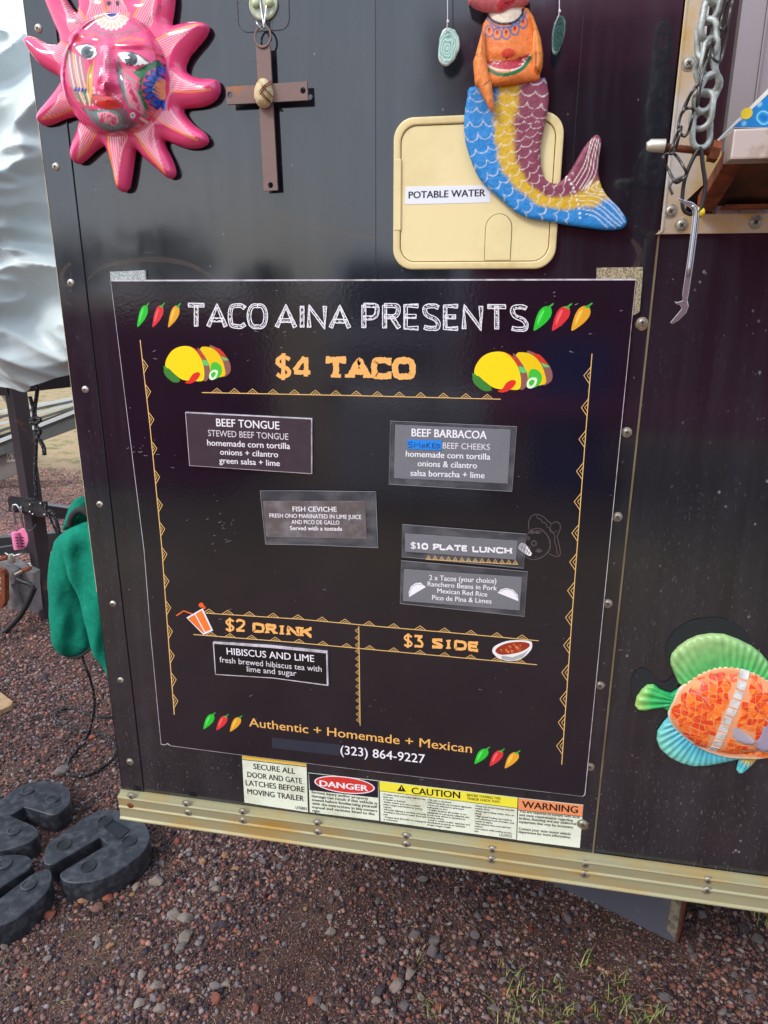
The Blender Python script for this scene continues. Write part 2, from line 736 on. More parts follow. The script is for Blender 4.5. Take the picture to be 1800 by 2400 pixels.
rock_meshes = []
smats = [stone_mat(i, c) for i, c in enumerate(STONE_COLS)]
for i in range(10):
    for k in range(2):
        vs, fs = rock_verts(i * 7 + k, 3, 0.5)
        me = bpy.data.meshes.new('stone')
        me.from_pydata([tuple(v) for v in vs], [], [tuple(f) for f in fs])
        me.materials.append(smats[i])
        me.polygons.foreach_set('use_smooth', [True] * len(fs))
        me.set_sharp_from_angle(angle=math.radians(35))
        rock_meshes.append((i, me))

# places that things stand on
def free_spot(x, y):
    if -0.72 < x < -0.33 and 0.22 < y < 0.66:
        return False
    if -1.15 < x < -0.62 and 0.12 < y < 0.85:
        return False
    return True


placed = []


def put_stone(x, y, r, ci=None, flat=0.7):
    c = [m for i, m in rock_meshes if (ci is None or i == ci)]
    o = bpy.data.objects.new('stone', rng.choice(c))
    o.scale = (r * rng.uniform(0.85, 1.25), r * rng.uniform(0.8, 1.05), r * flat * rng.uniform(0.8, 1.1))
    o.rotation_euler = (rng.uniform(-.3, .3), rng.uniform(-.3, .3), rng.uniform(0, 6.28))
    o.location = (x, y, gz(x, y) + r * flat * 0.42)
    link(o, ground)
    placed.append((x, y, r))


# stones one can pick out in the photograph: pixel, radius in pixels, colour
KEY = [(196, 2110, 17, 8), (231, 2131, 17, 7), (252, 2107, 13, 4), (118, 2148, 18, 4), (320, 2077, 13, 2), (367, 2066, 18, 2), (416, 1882 + 90, 10, 3),
       (141, 1815, 19, 0), (410, 2149, 16, 2), (438, 2156, 17, 2), (436, 2206, 18, 2), (421, 2232, 16, 0), (377, 2020, 8, 0), (455, 2015, 8, 0),
       (475, 2020, 11, 8), (498, 2072, 10, 0), (510, 2085, 12, 2), (524, 2113, 11, 1), (522, 2176, 15, 9), (505, 2176, 13, 9), (553, 2036, 9, 8),
       (332, 2290, 15, 2), (367, 2313, 15, 2), (360, 2339, 12, 0), (324, 2356, 12, 2), (375, 2368, 14, 2), (425, 2270, 12, 0), (478, 2278, 10, 1),
       (501, 2318, 16, 0), (510, 2347, 14, 3), (530, 2312, 12, 2), (557, 2285, 9, 1), (600, 2368, 12, 3), (654, 2348, 15, 1), (745, 2350, 12, 1),
       (730, 2352, 11, 4), (758, 2365, 9, 0), (592, 2142, 8, 1), (613, 2158, 8, 1), (640, 2148, 8, 0), (672, 2015, 10, 1), (618, 2020, 9, 1),
       (656, 2035, 8, 1), (611, 2008, 8, 0), (776, 2155, 10, 0), (772, 2192, 13, 2), (793, 2098, 9, 0), (775, 2115, 8, 1), (716, 2133, 8, 8),
       (992, 2060, 12, 0), (972, 2195, 16, 1), (1015, 2208, 16, 1), (1014, 2232, 18, 1), (1030, 2247, 12, 9), (896, 2210, 10, 0), (888, 2116, 10, 1),
       (828, 2040, 10, 9), (1173, 2043, 13, 1), (1156, 2065, 8, 1), (1192, 2072, 8, 0), (1139, 2124, 9, 0), (1150, 2110, 9, 3), (1121, 2148, 12, 1),
       (1108, 2210, 12, 9), (1140, 2213, 9, 0), (1168, 2209, 10, 0), (1115, 2195, 13, 1), (1268, 2099, 11, 1), (1249, 2097, 9, 1), (1203, 2100, 9, 9),
       (1303, 2155, 9, 1), (1330, 2158, 13, 1), (1330, 2190, 11, 9), (960, 2290, 15, 2), (985, 2300, 11, 3), (930, 2315, 17, 2), (889, 2328, 14, 9),
       (925, 2296, 11, 4), (887, 2350, 13, 2), (910, 2353, 12, 1), (948, 2365, 16, 1), (1020, 2330, 9, 4), (987, 2340, 10, 2), (1030, 2360, 13, 3),
       (1180, 2298, 10, 0), (1160, 2363, 11, 0), (1230, 2365, 9, 2), (1382, 2340, 12, 1), (1355, 2313, 10, 1), (1560, 2345, 15, 1), (1494, 2343, 10, 9),
       (1568, 2367, 9, 0), (1580, 2360 - 150, 0, 0), (1619, 2229, 12, 1), (1627, 2246, 9, 1), (1643, 2147, 13, 1), (1680, 2127, 14, 1), (1746, 2182, 14, 9),
       (1775, 2208, 17, 1), (1700, 2236, 9, 1), (1755, 2345, 16, 1), (1735, 2330, 9, 0), (1718, 2163, 9, 9), (1644, 2196, 8, 0), (1356, 2362, 10, 1),
       (1330, 2328, 9, 9), (1385, 2365, 8, 3), (1720, 2290, 10, 1), (1690, 2380, 10, 0), (10, 2215, 12, 2), (40, 2340, 10, 9), (110, 2250, 12, 0),
       (226, 2202, 11, 2), (228, 2217, 10, 0), (256, 2218, 11, 8), (180, 2120, 6, 4), (275, 2145, 7, 1), (310, 2095, 8, 8), (243, 2080, 8, 0),
       (215, 1730, 8, 4), (222, 1760, 8, 3), (205, 1775, 6, 1), (190, 1748, 8, 0), (192, 1717, 7, 1), (175, 1640, 6, 4), (108, 1727, 9, 9),
       (105, 1588, 9, 9), (170, 1668, 6, 0), (147, 1725, 6, 8), (45, 1732, 8, 7), (33, 1655, 6, 8), (1160, 1900 + 150, 9, 9)]
for px, py, r, ci in KEY:
    if r <= 0:
        continue
    p = G(px, py)
    dist = np.linalg.norm(p - CAM)
    depth = (p - CAM) @ CM[:, 1]
    put_stone(p[0], p[1], r * depth / F * 1.05, ci)
tries = 0
while len(placed) < 298 and tries < 5000:
    tries += 1
    px, py = rng.uniform(-20, 1820), rng.uniform(1560, 2420)
    if py < 1950 and px > 320:
        continue
    p = G(px, py)
    if not free_spot(p[0], p[1]):
        continue
    dense = 0.35 + 0.65 * max(0, noise.noise(Vector((p[0] * 4, p[1] * 4, 1.0))) + 0.35)
    if rng.random() > dense:
        continue
    depth = (p - CAM) @ CM[:, 1]
    r = (4.0 + 6.0 * rng.random() ** 2.6) * depth / F
    if any((p[0] - a) ** 2 + (p[1] - b) ** 2 < (r + c) ** 2 * 0.8 for a, b, c in placed):
        continue
    put_stone(p[0], p[1], r, rng.choices(range(10), [3, 3, 2, 2, 2, 2, 3, 2, 1, 2])[0])


# -------- gravel that nobody could count
def gravel(name, n, xr, yr, rmin, rmax, power, keep, seed, cols, wts, sub=0):
    r_ = np.random.default_rng(seed)
    bm = bmesh.new()
    if sub:
        bmesh.ops.create_icosphere(bm, subdivisions=1, radius=1.0)
    else:
        vv = [bm.verts.new(p) for p in ((1, 0, 0), (0, 1, 0), (-1, 0, 0), (0, -1, 0), (0, 0, 1), (0, 0, -1))]
        for i in range(4):
            bm.faces.new((vv[i], vv[(i + 1) % 4], vv[4]))
            bm.faces.new((vv[(i + 1) % 4], vv[i], vv[5]))
        bm.verts.index_update()
    base = np.array([v.co[:] for v in bm.verts])
    fc = np.array([[v.index for v in f.verts] for f in bm.faces])
    bm.free()
    x = r_.uniform(xr[0], xr[1], n * 6)
    y = r_.uniform(yr[0], yr[1], n * 6)
    k = keep(x, y) > r_.random(len(x))
    x, y = x[k][:n], y[k][:n]
    n = len(x)
    rad = rmin + (rmax - rmin) * r_.random(n) ** power
    nv = len(base)
    jit = 1 + r_.uniform(-0.33, 0.33, (n, nv, 1))
    sc = r_.uniform(0.7, 1.3, (n, 1, 3)) * rad[:, None, None]
    sc[:, :, 2] *= 0.8
    v = base[None] * jit * sc
    a = r_.uniform(0, 6.28, n)
    ca, sa = np.cos(a)[:, None], np.sin(a)[:, None]
    vx = v[:, :, 0] * ca - v[:, :, 1] * sa
    vy = v[:, :, 0] * sa + v[:, :, 1] * ca
    zz = 0.012 * np.array([noise.noise(Vector((p * 1.7, q * 1.7, 3.1))) for p, q in zip(x, y)]) + \
        0.006 * np.array([noise.noise(Vector((p * 6.3, q * 6.3, 8.1))) for p, q in zip(x, y)])
    v = np.stack([vx + x[:, None], vy + y[:, None], v[:, :, 2] + (zz + rad * 0.25)[:, None]], 2).reshape(-1, 3)
    f = (fc[None] + (np.arange(n) * nv)[:, None, None]).reshape(-1, 3)
    me = bpy.data.meshes.new(name)
    me.vertices.add(len(v))
    me.vertices.foreach_set('co', v.astype(np.float32).ravel())
    me.loops.add(len(f) * 3)
    me.loops.foreach_set('vertex_index', f.astype(np.int32).ravel())
    me.polygons.add(len(f))
    me.polygons.foreach_set('loop_start', (np.arange(len(f)) * 3).astype(np.int32))
    me.polygons.foreach_set('loop_total', np.full(len(f), 3, np.int32))
    me.update(calc_edges=True)
    cc = np.array(cols)[r_.choice(len(cols), n, p=np.array(wts) / sum(wts))]
    cc = cc * r_.uniform(0.6, 1.2, (n, 1))
    cc = cc * (1 + 1.3 * np.clip((y - 1.15) / 1.3, 0, 1))[:, None]  # grains lightened with distance, sunlight put into their colour
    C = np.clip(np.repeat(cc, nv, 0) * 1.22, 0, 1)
    ca_ = me.color_attributes.new('Paint', 'FLOAT_COLOR', 'POINT')
    ca_.data.foreach_set('color', np.hstack([C, np.ones((len(C), 1))]).astype(np.float32).ravel())
    return me


gravel_mat = vmat('loose cinder', rough=0.92, bs=420, bstr=0.6, bdist=0.0008, wear=500, spec=0.25)
GC = [c8(100, 78, 78), c8(74, 60, 64), c8(118, 92, 88), c8(136, 88, 76), c8(58, 50, 56), c8(128, 118, 118), c8(146, 112, 98), c8(48, 40, 44)]


def keep_near(x, y):
    c = np.array([0.62 + 0.9 * noise.noise(Vector((a * 3, b * 3, 9))) for a, b in zip(x, y)])
    vis = np.ones(len(x))
    p = toPx(np.stack([x, y, np.zeros(len(x))], 1))
    vis = (p[:, 0] > -60) & (p[:, 0] < 1860) & (p[:, 1] < 2480)
    return c * np.where(vis, 1, 0.07)


def keep_fine(x, y):
    p = toPx(np.stack([x, y, np.zeros(len(x))], 1))
    vis = (p[:, 0] > -60) & (p[:, 0] < 1860) & (p[:, 1] < 2480)
    return np.where(vis, 1, 0.05)


def keep_far(x, y):
    p = toPx(np.stack([x, y, np.zeros(len(x))], 1))
    vis = (p[:, 0] > -60) & (p[:, 0] < 400)
    return np.where(vis, 1, 0.08)


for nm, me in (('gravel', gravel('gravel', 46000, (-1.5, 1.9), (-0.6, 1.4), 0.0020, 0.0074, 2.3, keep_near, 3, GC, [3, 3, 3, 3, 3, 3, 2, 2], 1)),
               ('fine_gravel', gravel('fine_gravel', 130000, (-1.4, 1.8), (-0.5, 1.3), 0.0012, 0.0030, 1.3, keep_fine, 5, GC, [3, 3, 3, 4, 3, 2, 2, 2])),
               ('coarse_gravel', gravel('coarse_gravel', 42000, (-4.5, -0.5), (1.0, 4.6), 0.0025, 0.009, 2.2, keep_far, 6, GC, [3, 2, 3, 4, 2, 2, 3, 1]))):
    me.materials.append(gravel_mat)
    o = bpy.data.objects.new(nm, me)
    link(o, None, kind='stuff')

# -------- grass tufts
def grass_tuft(px, py, n, hgt, label, spread=0.03, seed=0, dry=0.15):
    r = random.Random(seed)
    p = G(px, py)
    base = Vector((p[0], p[1], gz(p[0], p[1]) - 0.002))
    t = thing('grass_tuft', label, 'grass', base)
    for kind in ('green', 'dry'):
        m = MB()
        cnt = int(n * (dry if kind == 'dry' else 1 - dry)) + 1
        for _ in range(cnt):
            a = r.uniform(0, 6.28)
            b0 = base + Vector((r.gauss(0, spread * 0.45), r.gauss(0, spread * 0.45), 0))
            L = hgt * r.uniform(0.45, 1.2)
            lean = r.uniform(0.3, 1.3)
            w = r.uniform(0.0007, 0.0014)
            d = Vector((math.cos(a), math.sin(a), 0))
            s = Vector((-d.y, d.x, 0))
            pts = []
            for i in range(6):
                u = i / 5
                pts.append(b0 + d * (L * lean * u * u * 0.8) + Vector((0, 0, L * (u - 0.42 * lean * u * u))))
            vs = []
            for i, q in enumerate(pts):
                ww = w * (1 - (i / 5) ** 2) + 0.00015
                vs += [q - s * ww, q + Vector((0, 0, -ww * 0.5)), q + s * ww]
            fs = []
            for i in range(5):
                fs += [(i * 3, i * 3 + 1, i * 3 + 4, i * 3 + 3), (i * 3 + 1, i * 3 + 2, i * 3 + 5, i * 3 + 4)]
            m.add(vs, fs)
        m.build('blades' if kind == 'green' else 'dry_blades', GRASS if kind == 'green' else DRY, t, smooth=True, fix=False)
    return t


GRASS = mat('grass blade', c8(118, 142, 62), 0.6, dirt=c8(156, 156, 92), dirt_scale=60)
DRY = mat('dry grass blade', c8(176, 160, 112), 0.7)
TUFTS = [(1005, 2365, 16, 0.05, 'small grass tuft among pebbles, leftmost of the green tufts'),
         (1225, 2320, 40, 0.055, 'bushy grass tuft in red soil, farthest left of the big three'),
         (1195, 2390, 46, 0.06, 'wide grass tuft at the lower edge left of the thickest one'),
         (1290, 2385, 34, 0.06, 'grass tuft trailing to the lower edge beside bare dark soil'),
         (1365, 2270, 16, 0.07, 'thin creeping grass stem below the black steel support'),
         (1440, 2300, 14, 0.06, 'sparse grass sprig left of the thick corner tuft'),
         (1470, 2375, 44, 0.075, 'thickest grass tuft near the lower right of the photo'),
         (1540, 2395, 34, 0.05, 'low grass tuft spreading right of the thickest one'),
         (1335, 2375, 8, 0.05, 'tiny two-bladed grass sprout between grey pebbles'),
         (1392, 2390, 16, 0.05, 'small upright grass tuft at the lower edge by round pebbles'),
         (1765, 2150, 16, 0.05, 'yellowing grass sprig under the rail by dark rocks'),
         (1795, 2172, 18, 0.05, 'grass tuft at the far right under the trailer rail'),
         (1305, 2310, 9, 0.04, 'little green sprout right of the bushy grass tuft'),
         (1195, 2275, 9, 0.04, 'faint grass sprout above the bushy tuft'),
         (985, 2245, 7, 0.035, 'wispy dry grass beside the dark double rock'),
         (130, 2360, 16, 0.02, 'tiny grass patch at the lower left of the gravel')]
for i, (px, py, n, h, lab) in enumerate(TUFTS):
    grass_tuft(px, py, int(n * 0.62) + 3, h * 0.66, lab, spread=0.022 + n * 0.0006, seed=i, dry=0.8 if 'dry' in lab else 0.2)

# thin dry stalks lying about
st = MB()
for _ in range(420):
    px, py = rng.uniform(0, 1800), rng.uniform(1700, 2400)
    if py < 1960 and px > 330:
        continue
    p = G(px, py)
    a = rng.uniform(0, 6.28)
    L = rng.uniform(0.006, 0.028)
    z0 = gz(p[0], p[1]) + 0.004
    q = [(p[0] + math.cos(a) * L * t, p[1] + math.sin(a) * L * t + 0.15 * L * math.sin(t * 3), z0 + rng.uniform(0, 0.003)) for t in (0, .5, 1)]
    st.tube(q, 0.00035, 4)
st.build('dry_stalks', DRY, kind='stuff')
# ================================================================== TRAILER
def wall_material(name, dusty=0.0, seed=0.0):
    m, nt, b = new_mat(name)
    v1 = tnoise(nt, 1.0, 6, 0.6, (38, 38, 2.2))
    v2 = tnoise(nt, 5.0, 6, 0.65)
    v3 = tnoise(nt, 300, 3, 0.6, (1, 1, 0.35 if dusty else 0.5))
    streak = ramp(nt, v1, [(0.40, (0, 0, 0)), (0.75, (1, 1, 1))])
    c = mixc(nt, streak, (0.009, 0.010, 0.015), (0.020, 0.022, 0.030))
    hz = ramp(nt, tnoise(nt, 1.0, 7, 0.7, (22, 22, 3.0)), [(0.5, (0, 0, 0)), (0.8, (0.5, 0.5, 0.5))])
    hz2 = ramp(nt, tnoise(nt, 4.5, 5, 0.6), [(0.42, (0, 0, 0)), (0.68, (1, 1, 1))])
    c = mixc(nt, mixc(nt, 1.0, hz, hz2, 'MULTIPLY'), c, (0.060, 0.066, 0.078))
    # dust thickening towards the bottom of the sheet where the road throws it up
    tc = nt.nodes.new('ShaderNodeTexCoord')
    sx = nt.nodes.new('ShaderNodeSeparateXYZ')
    nt.links.new(tc.outputs['Object'], sx.inputs[0])
    mr = nt.nodes.new('ShaderNodeMapRange')
    mr.inputs['From Min'].default_value = 1.5
    mr.inputs['From Max'].default_value = 0.6
    mr.inputs['To Min'].default_value = 0.10 + dusty * 0.5
    mr.inputs['To Max'].default_value = 0.55 + dusty
    nt.links.new(sx.outputs['Z'], mr.inputs['Value'])
    dn = ramp(nt, v2, [(0.35, (0.05, 0.05, 0.05)), (0.7, (1, 1, 1))])
    grit = ramp(nt, v3, [(0.60, (0, 0, 0)), (0.72, (1, 1, 1))])
    d1 = mixc(nt, 1.0, dn, grit, 'MULTIPLY')
    d2 = nt.nodes.new('ShaderNodeMath')
    d2.operation = 'MULTIPLY'
    nt.links.new(d1, d2.inputs[0])
    nt.links.new(mr.outputs[0], d2.inputs[1])
    c = mixc(nt, d2.outputs[0], c, (0.17, 0.17, 0.175))
    # pale water spots
    vo = N(nt, 'ShaderNodeTexVoronoi', Scale=75.0)
    nt.links.new(coords(nt, (1, 1, 0.8)), vo.inputs['Vector'])
    sp = ramp(nt, vo.outputs['Distance'], [(0.05 + dusty * .5, (1, 1, 1)), (0.10 + dusty * .8, (0, 0, 0))])
    pick = ramp(nt, tnoise(nt, 22, 2), [(0.56, (0, 0, 0)), (0.64, (0.8, 0.8, 0.8))])
    spot = mixc(nt, 1.0, sp, pick, 'MULTIPLY')
    c = mixc(nt, spot, c, (0.24, 0.24, 0.24))
    nt.links.new(c, b.inputs['Base Color'])
    r = ramp(nt, v2, [(0.3, (0.05 + dusty * .3,) * 3), (0.55, (0.09 + dusty * .35,) * 3), (0.75, (0.20 + dusty * .4,) * 3)])
    r = mixc(nt, d2.outputs[0], r, (0.7, 0.7, 0.7))
    nt.links.new(r, b.inputs['Roughness'])
    b.inputs['IOR'].default_value = 1.74
    h = tnoise(nt, 3.0, 3, 0.5, (1.5, 1, 0.7))
    bump(nt, b, h, 0.06, 0.02)
    return m


WALL = wall_material('black trailer sheet')
WALL2 = wall_material('black trailer sheet, dustier', 0.09)
TRIM = wall_material('black corner trim', 0.02)
ALU = mat('weathered aluminium', c8(160, 155, 122), 0.5, 0.25, dirt=c8(172, 136, 66), dirt_scale=7, dirt_range=(0.46, 0.72), bs=90, bstr=0.15, stretch=(1, 1, 3), rvar=0.2)
ALU2 = mat('window aluminium', c8(204, 198, 192), 0.38, 0.5, dirt=c8(200, 164, 96), dirt_scale=9.0, dirt_range=(0.42, 0.62), bs=60, bstr=0.1)
ALUG = mat('plain aluminium', c8(168, 160, 160), 0.35, 0.6)
STEEL = mat('zinc screw', c8(205, 203, 196), 0.32, 0.85, dirt=c8(150, 120, 80), dirt_scale=90)
STEELD = mat('dull zinc screw', c8(166, 160, 146), 0.42, 0.6, dirt=c8(112, 100, 80), dirt_scale=120)
SLOT = mat('screw slot', (0.02, 0.02, 0.018), 0.8)
RUSTY = mat('rusted iron', c8(128, 62, 30), 0.85, dirt=c8(60, 30, 20), dirt_scale=60, bs=160, bstr=0.8)
CAULK = mat('dirty caulk', c8(112, 100, 76), 0.8, dirt=c8(92, 70, 40), dirt_scale=18)
BLACKM = mat('black steel', (0.02, 0.02, 0.023), 0.4, dirt=(0.09, 0.085, 0.08), dirt_scale=14, dirt_range=(0.5, 0.8), bs=90, bstr=0.3)

trailer = thing('food_trailer', 'black sheet-metal food trailer with screwed corner trim and aluminium bottom rail', 'trailer', (1.6, 0.9, 0.4))
XL, XS = -0.0845, -0.0405          # corner edge, inner edge of corner trim
XR = 0.7565                        # seam between the two side sheets
ZB = 0.618
# side sheets
m = MB()
m.box((XS, 0.0, ZB - 0.02), (XR - 0.0012, 0.012, 2.75))
m.build('side_panel', WALL, trailer, label='glossy black side sheet that carries the menu board')
m = MB()
m.box((XR + 0.0012, 0.001, ZB - 0.02), (0.766, 0.013, 1.5752))
m.box((0.766, 0.001, ZB - 0.02), (4.4, 0.013, 1.5752))
m.box((1.9, 0.001, 1.5752), (4.4, 0.013, 2.75))
m.box((0.766, 0.001, 2.42), (1.9, 0.013, 2.75))
m.build('side_panel', WALL2, trailer, label='dustier black side sheet under the service window')
m = MB()
m.box((XR - 0.0022, -0.0006, ZB), (XR + 0.0004, 0.004, 1.578))
m.build('caulk_line', CAULK, trailer)
# corner trim: folded strip round the corner
m = MB()
m.slab([(XL, ZB - 0.006), (XS, ZB - 0.006), (XS, 2.75), (XL, 2.75)], -0.0022, 0.0)
m.box((XL, -0.0022, ZB - 0.006), (XL + 0.002, 0.05, 2.75))
m.build('corner_trim', TRIM, trailer, bevel=0.0008)
m = MB()
m.box((XL - 0.0035, 0.004, ZB), (XL - 0.0003, 0.012, 1.02))
m.box((XL - 0.002, 0.0, 1.02), (XL - 0.0002, 0.004, 2.75))
m.build('edge_strip', mat('pale strip of split plywood', c8(214, 200, 168), 0.7, dirt=c8(120, 96, 60), dirt_scale=40), trailer)
# body behind: front wall, rear, roof, floor, far side
m = MB()
m.box((XL + 0.002, 0.05, ZB - 0.03), (XL + 0.03, 1.95, 2.75))
m.box((4.37, 0.013, ZB - 0.03), (4.4, 1.95, 2.75))
m.box((XL + 0.03, 1.92, ZB - 0.03), (4.37, 1.95, 2.75))
m.build('outer_wall', WALL, trailer)
m = MB()
m.box((XL, -0.002, 2.75), (4.4, 1.95, 2.80))
m.build('roof', ALUG, trailer)
m = MB()
m.box((XL + 0.03, 0.014, ZB - 0.028), (4.37, 1.9, ZB - 0.004))
m.build('floor', BLACKM, trailer)

# vertical dents in the sheet where the studs sit behind it
m = MB()
for px, py in ((880, 200), (1355, 200)):
    x = W(px, py)[0]
    m.box((x - 0.00035, -0.0002, ZB + 0.01), (x + 0.0007, 0.001, 2.74))
m.build('stud_line', mat('stud mark', (0.01, 0.01, 0.011), 0.3), trailer)

# bottom rail: rolled aluminium channel
zt, zb = 0.6215, 0.5735
prof = [(-0.0005, zt + 0.006), (-0.004, zt + 0.006), (-0.005, zt + 0.0015), (-0.014, zt), (-0.0155, zt - 0.0025), (-0.0145, zt - 0.005), (-0.013, zt - 0.0205),
        (-0.0155, zt - 0.0225), (-0.0155, zt - 0.025), (-0.013, zt - 0.027), (-0.0135, zb + 0.004), (-0.0165, zb + 0.001), (-0.0165, zb - 0.001), (-0.004, zb - 0.002), (-0.0005, zb - 0.002)]
m = MB()
x0, x1 = XL - 0.0015, 4.4
m.prism([(x0, y, z) for y, z in prof], [(x1, y, z) for y, z in prof])
m.box((x0, -0.0005, zb - 0.002), (x0 + 0.003, 0.06, zt + 0.006))
m.build('bottom_rail', ALU, trailer)
m = MB()
m.box((XL + 0.003, -0.0004, zb - 0.009), (4.4, 0.05, zb - 0.002))
m.build('floor_edge', mat('soiled floor edge', c8(110, 92, 62), 0.8, dirt=c8(60, 44, 30), dirt_scale=12), trailer)

# screws
def screw_mesh(name, r, matl, ring=None):
    m = MB()
    m.lathe([(r * 1.28, -0.0002), (r * 1.28, 0.0006), (r * 1.02, 0.0009)] if ring else [(r * 1.05, -0.0002), (r * 1.02, 0.0002)], 16)
    m.lathe([(r, 0.0), (r * 0.97, 0.0011), (r * 0.8, 0.0021), (r * 0.5, 0.0027), (r * 0.2, 0.0029)], 16)
    for a in (0.4, 0.4 + math.pi / 2):
        d = Vector((math.cos(a), 0, math.sin(a)))
        s = Vector((-d.z, 0, d.x)) * (r * 0.11)
        q = d * (r * 0.46)
        y = Vector((0, -0.0029, 0))
        y2 = Vector((0, -0.0021, 0))
        m.prism([-q - s + y, q - s + y, q + s + y, -q + s + y], [-q - s + y2, q - s + y2, q + s + y2, -q + s + y2], 1)
    m.add([(-r * .2, -0.00292, -r * .2), (r * .2, -0.00292, -r * .2), (r * .2, -0.00292, r * .2), (-r * .2, -0.00292, r * .2)], [(0, 1, 2, 3)], 1)
    me = m.mesh(name, [matl, SLOT])
    me.polygons.foreach_set('use_smooth', [True] * len(me.polygons))
    me.set_sharp_from_angle(angle=math.radians(50))
    return me


SM_L = screw_mesh('screw', 0.0056, STEEL)
SM_R = screw_mesh('screw', 0.0054, STEELD, True)
SM_A = screw_mesh('screw', 0.0064, STEELD, True)
SM_F = screw_mesh('screw', 0.0066, STEELD, True)
SM_RUST = screw_mesh('screw', 0.0052, RUSTY, True)


def screw(me, p, parent=trailer, y=0.0, label=None):
    o = bpy.data.objects.new('screw', me)
    q = W(p[0], p[1], y)
    o.location = tuple(q)
    o.rotation_euler = (0, rng.uniform(0, 3.14), 0)
    link(o, parent, label=label)
    return o


for p in [(90, 67), (131, 391), (166, 663), (200, 913), (234, 1182), (265, 1415), (283, 1594)]:
    screw(SM_L, p, y=-0.0022)
screw(SM_R, (305, 1785), y=-0.0022, label='corner screw in a ring of dirt')
for p in [(1505, 756), (1469, 1013), (1447, 1211), (1424, 1414), (1406, 1606), (1382, 1796)]:
    screw(SM_R, p)
o = screw(SM_R, (1365, 1931), y=-0.002, label='screw with a rusty washer beside the warning decal')
o.scale = (1.25, 1.2, 1.25)
for i, p in enumerate([(308, 1866), (306, 1888), (437, 1884), (441, 1904), (570, 1903), (570, 1923), (744, 1929), (745, 1950), (952, 1959.5), (952, 1978),
          (1154, 1991), (1152, 2014), (1372, 2025), (1370, 2048), (1659, 2063), (1657, 2086), (1960, 2104), (1958, 2128)]):
    screw(SM_RUST if i == 1 else SM_A, p, y=-0.013, label='brown rusted rail screw at the corner' if i == 1 else None)
# caulk and rust rings round some of the sheet screws
m = MB()
for p, r in (((1505, 758), 0.0085), ((1365, 1933), 0.0105), ((1382, 1797), 0.0075)):
    q = W(*p)
    ring = []
    for k in range(18):
        a = k / 18 * 6.283
        rr = r * rng.uniform(0.85, 1.12)
        ring.append((q[0] + rr * math.cos(a), q[2] + rr * math.sin(a)))
    m.slab(ring, -0.0004, 0.0)
m.build('rust_ring', mat('rust stain', c8(120, 92, 52), 0.9, dirt=c8(40, 30, 24), dirt_scale=200), trailer)

# fine scratches and paint chips on the sheet
sc_ = MB()
r9 = random.Random(21)
for _ in range(90):
    px, py = r9.uniform(200, 860), r9.uniform(40, 610)
    if r9.random() < 0.4:
        px, py = r9.choice([(560, 340), (590, 445), (640, 470), (430, 520), (520, 440), (700, 460), (560, 360)])
        px += r9.gauss(0, 25)
        py += r9.gauss(0, 16)
    a = r9.choice([0.0, 0.1, -0.3, 1.5, -0.15, 0.5]) + r9.gauss(0, 0.15)
    L = r9.choice([4, 7, 12, 26]) * r9.uniform(0.6, 1.5)
    w = 0.00018 if L > 9 else 0.0004
    p, q = W(px, py, -0.0003), W(px + math.cos(a) * L, py + math.sin(a) * L, -0.0003)
    d = Vector(q - p).normalized()
    n_ = Vector((-d.z, 0, d.x)) * w
    p, q = Vector(p), Vector(q)
    sc_.add([p - n_, q - n_ * .3, q + n_ * .3, p + n_], [(0, 1, 2, 3)])
for _ in range(70):
    px, py = r9.choice([(r9.uniform(1560, 1800), r9.uniform(650, 1500)), (r9.uniform(1400, 1500), r9.uniform(700, 1900)), (r9.uniform(1440, 1800), r9.uniform(1700, 2020)), (r9.uniform(340, 560), r9.uniform(1780, 1850))])
    L = r9.uniform(2, 5)
    a = r9.uniform(0, 3)
    p, q = Vector(W(px, py, -0.0003)), Vector(W(px + math.cos(a) * L, py + math.sin(a) * L, -0.0003))
    d = (q - p).normalized()
    n_ = Vector((-d.z, 0, d.x)) * 0.0005
    sc_.add([p - n_, q - n_, q + n_, p + n_], [(0, 1, 2, 3)])
sc_.build('scratches', mat('bare scratch', c8(96, 100, 104), 0.5), trailer, fix=False, kind='stuff')

# dried tide marks left by wiping
SMUD, nt, b = new_mat('dried smear')
b.inputs['Base Color'].default_value = c8(150, 122, 100) + (1,)
b.inputs['Roughness'].default_value = 0.6
nt.links.new(ramp(nt, tnoise(nt, 60, 5, .7), [(0.35, (0.02,) * 3), (0.7, (0.2,) * 3)]), b.inputs['Alpha'])
sm_ = MB()
for pts, w in (([(205, 655), (240, 627), (300, 612), (370, 608), (430, 616), (480, 638), (520, 668)], 12), ([(196, 668), (152, 668), (147, 638), (166, 618), (197, 616)], 9), ([(150, 706), (175, 718), (208, 728)], 5),
               ([(640, 500), (760, 540), (900, 560)], 10), ([(1480, 560), (1500, 600), (1470, 660)], 16)):
    pp = curve_smooth(pts, 6, False)
    vs_, n_ = [], len(pp)
    for i, (x, y) in enumerate(pp):
        x0_, y0_ = pp[max(i - 1, 0)]
        x1_, y1_ = pp[min(i + 1, n_ - 1)]
        L = math.hypot(x1_ - x0_, y1_ - y0_)
        for sg in (-1, 1):
            k_ = w / 2 * (0.4 + 0.6 * math.sin(math.pi * i / (n_ - 1)))
            vs_.append(tuple(W(x - (y1_ - y0_) / L * sg * k_, y + (x1_ - x0_) / L * sg * k_, -0.0025 if x < 168 else -0.00025)))
    sm_.add(vs_, [(2 * i, 2 * i + 1, 2 * i + 3, 2 * i + 2) for i in range(n_ - 1)])
sm_.build('smear', SMUD, trailer, kind='stuff')

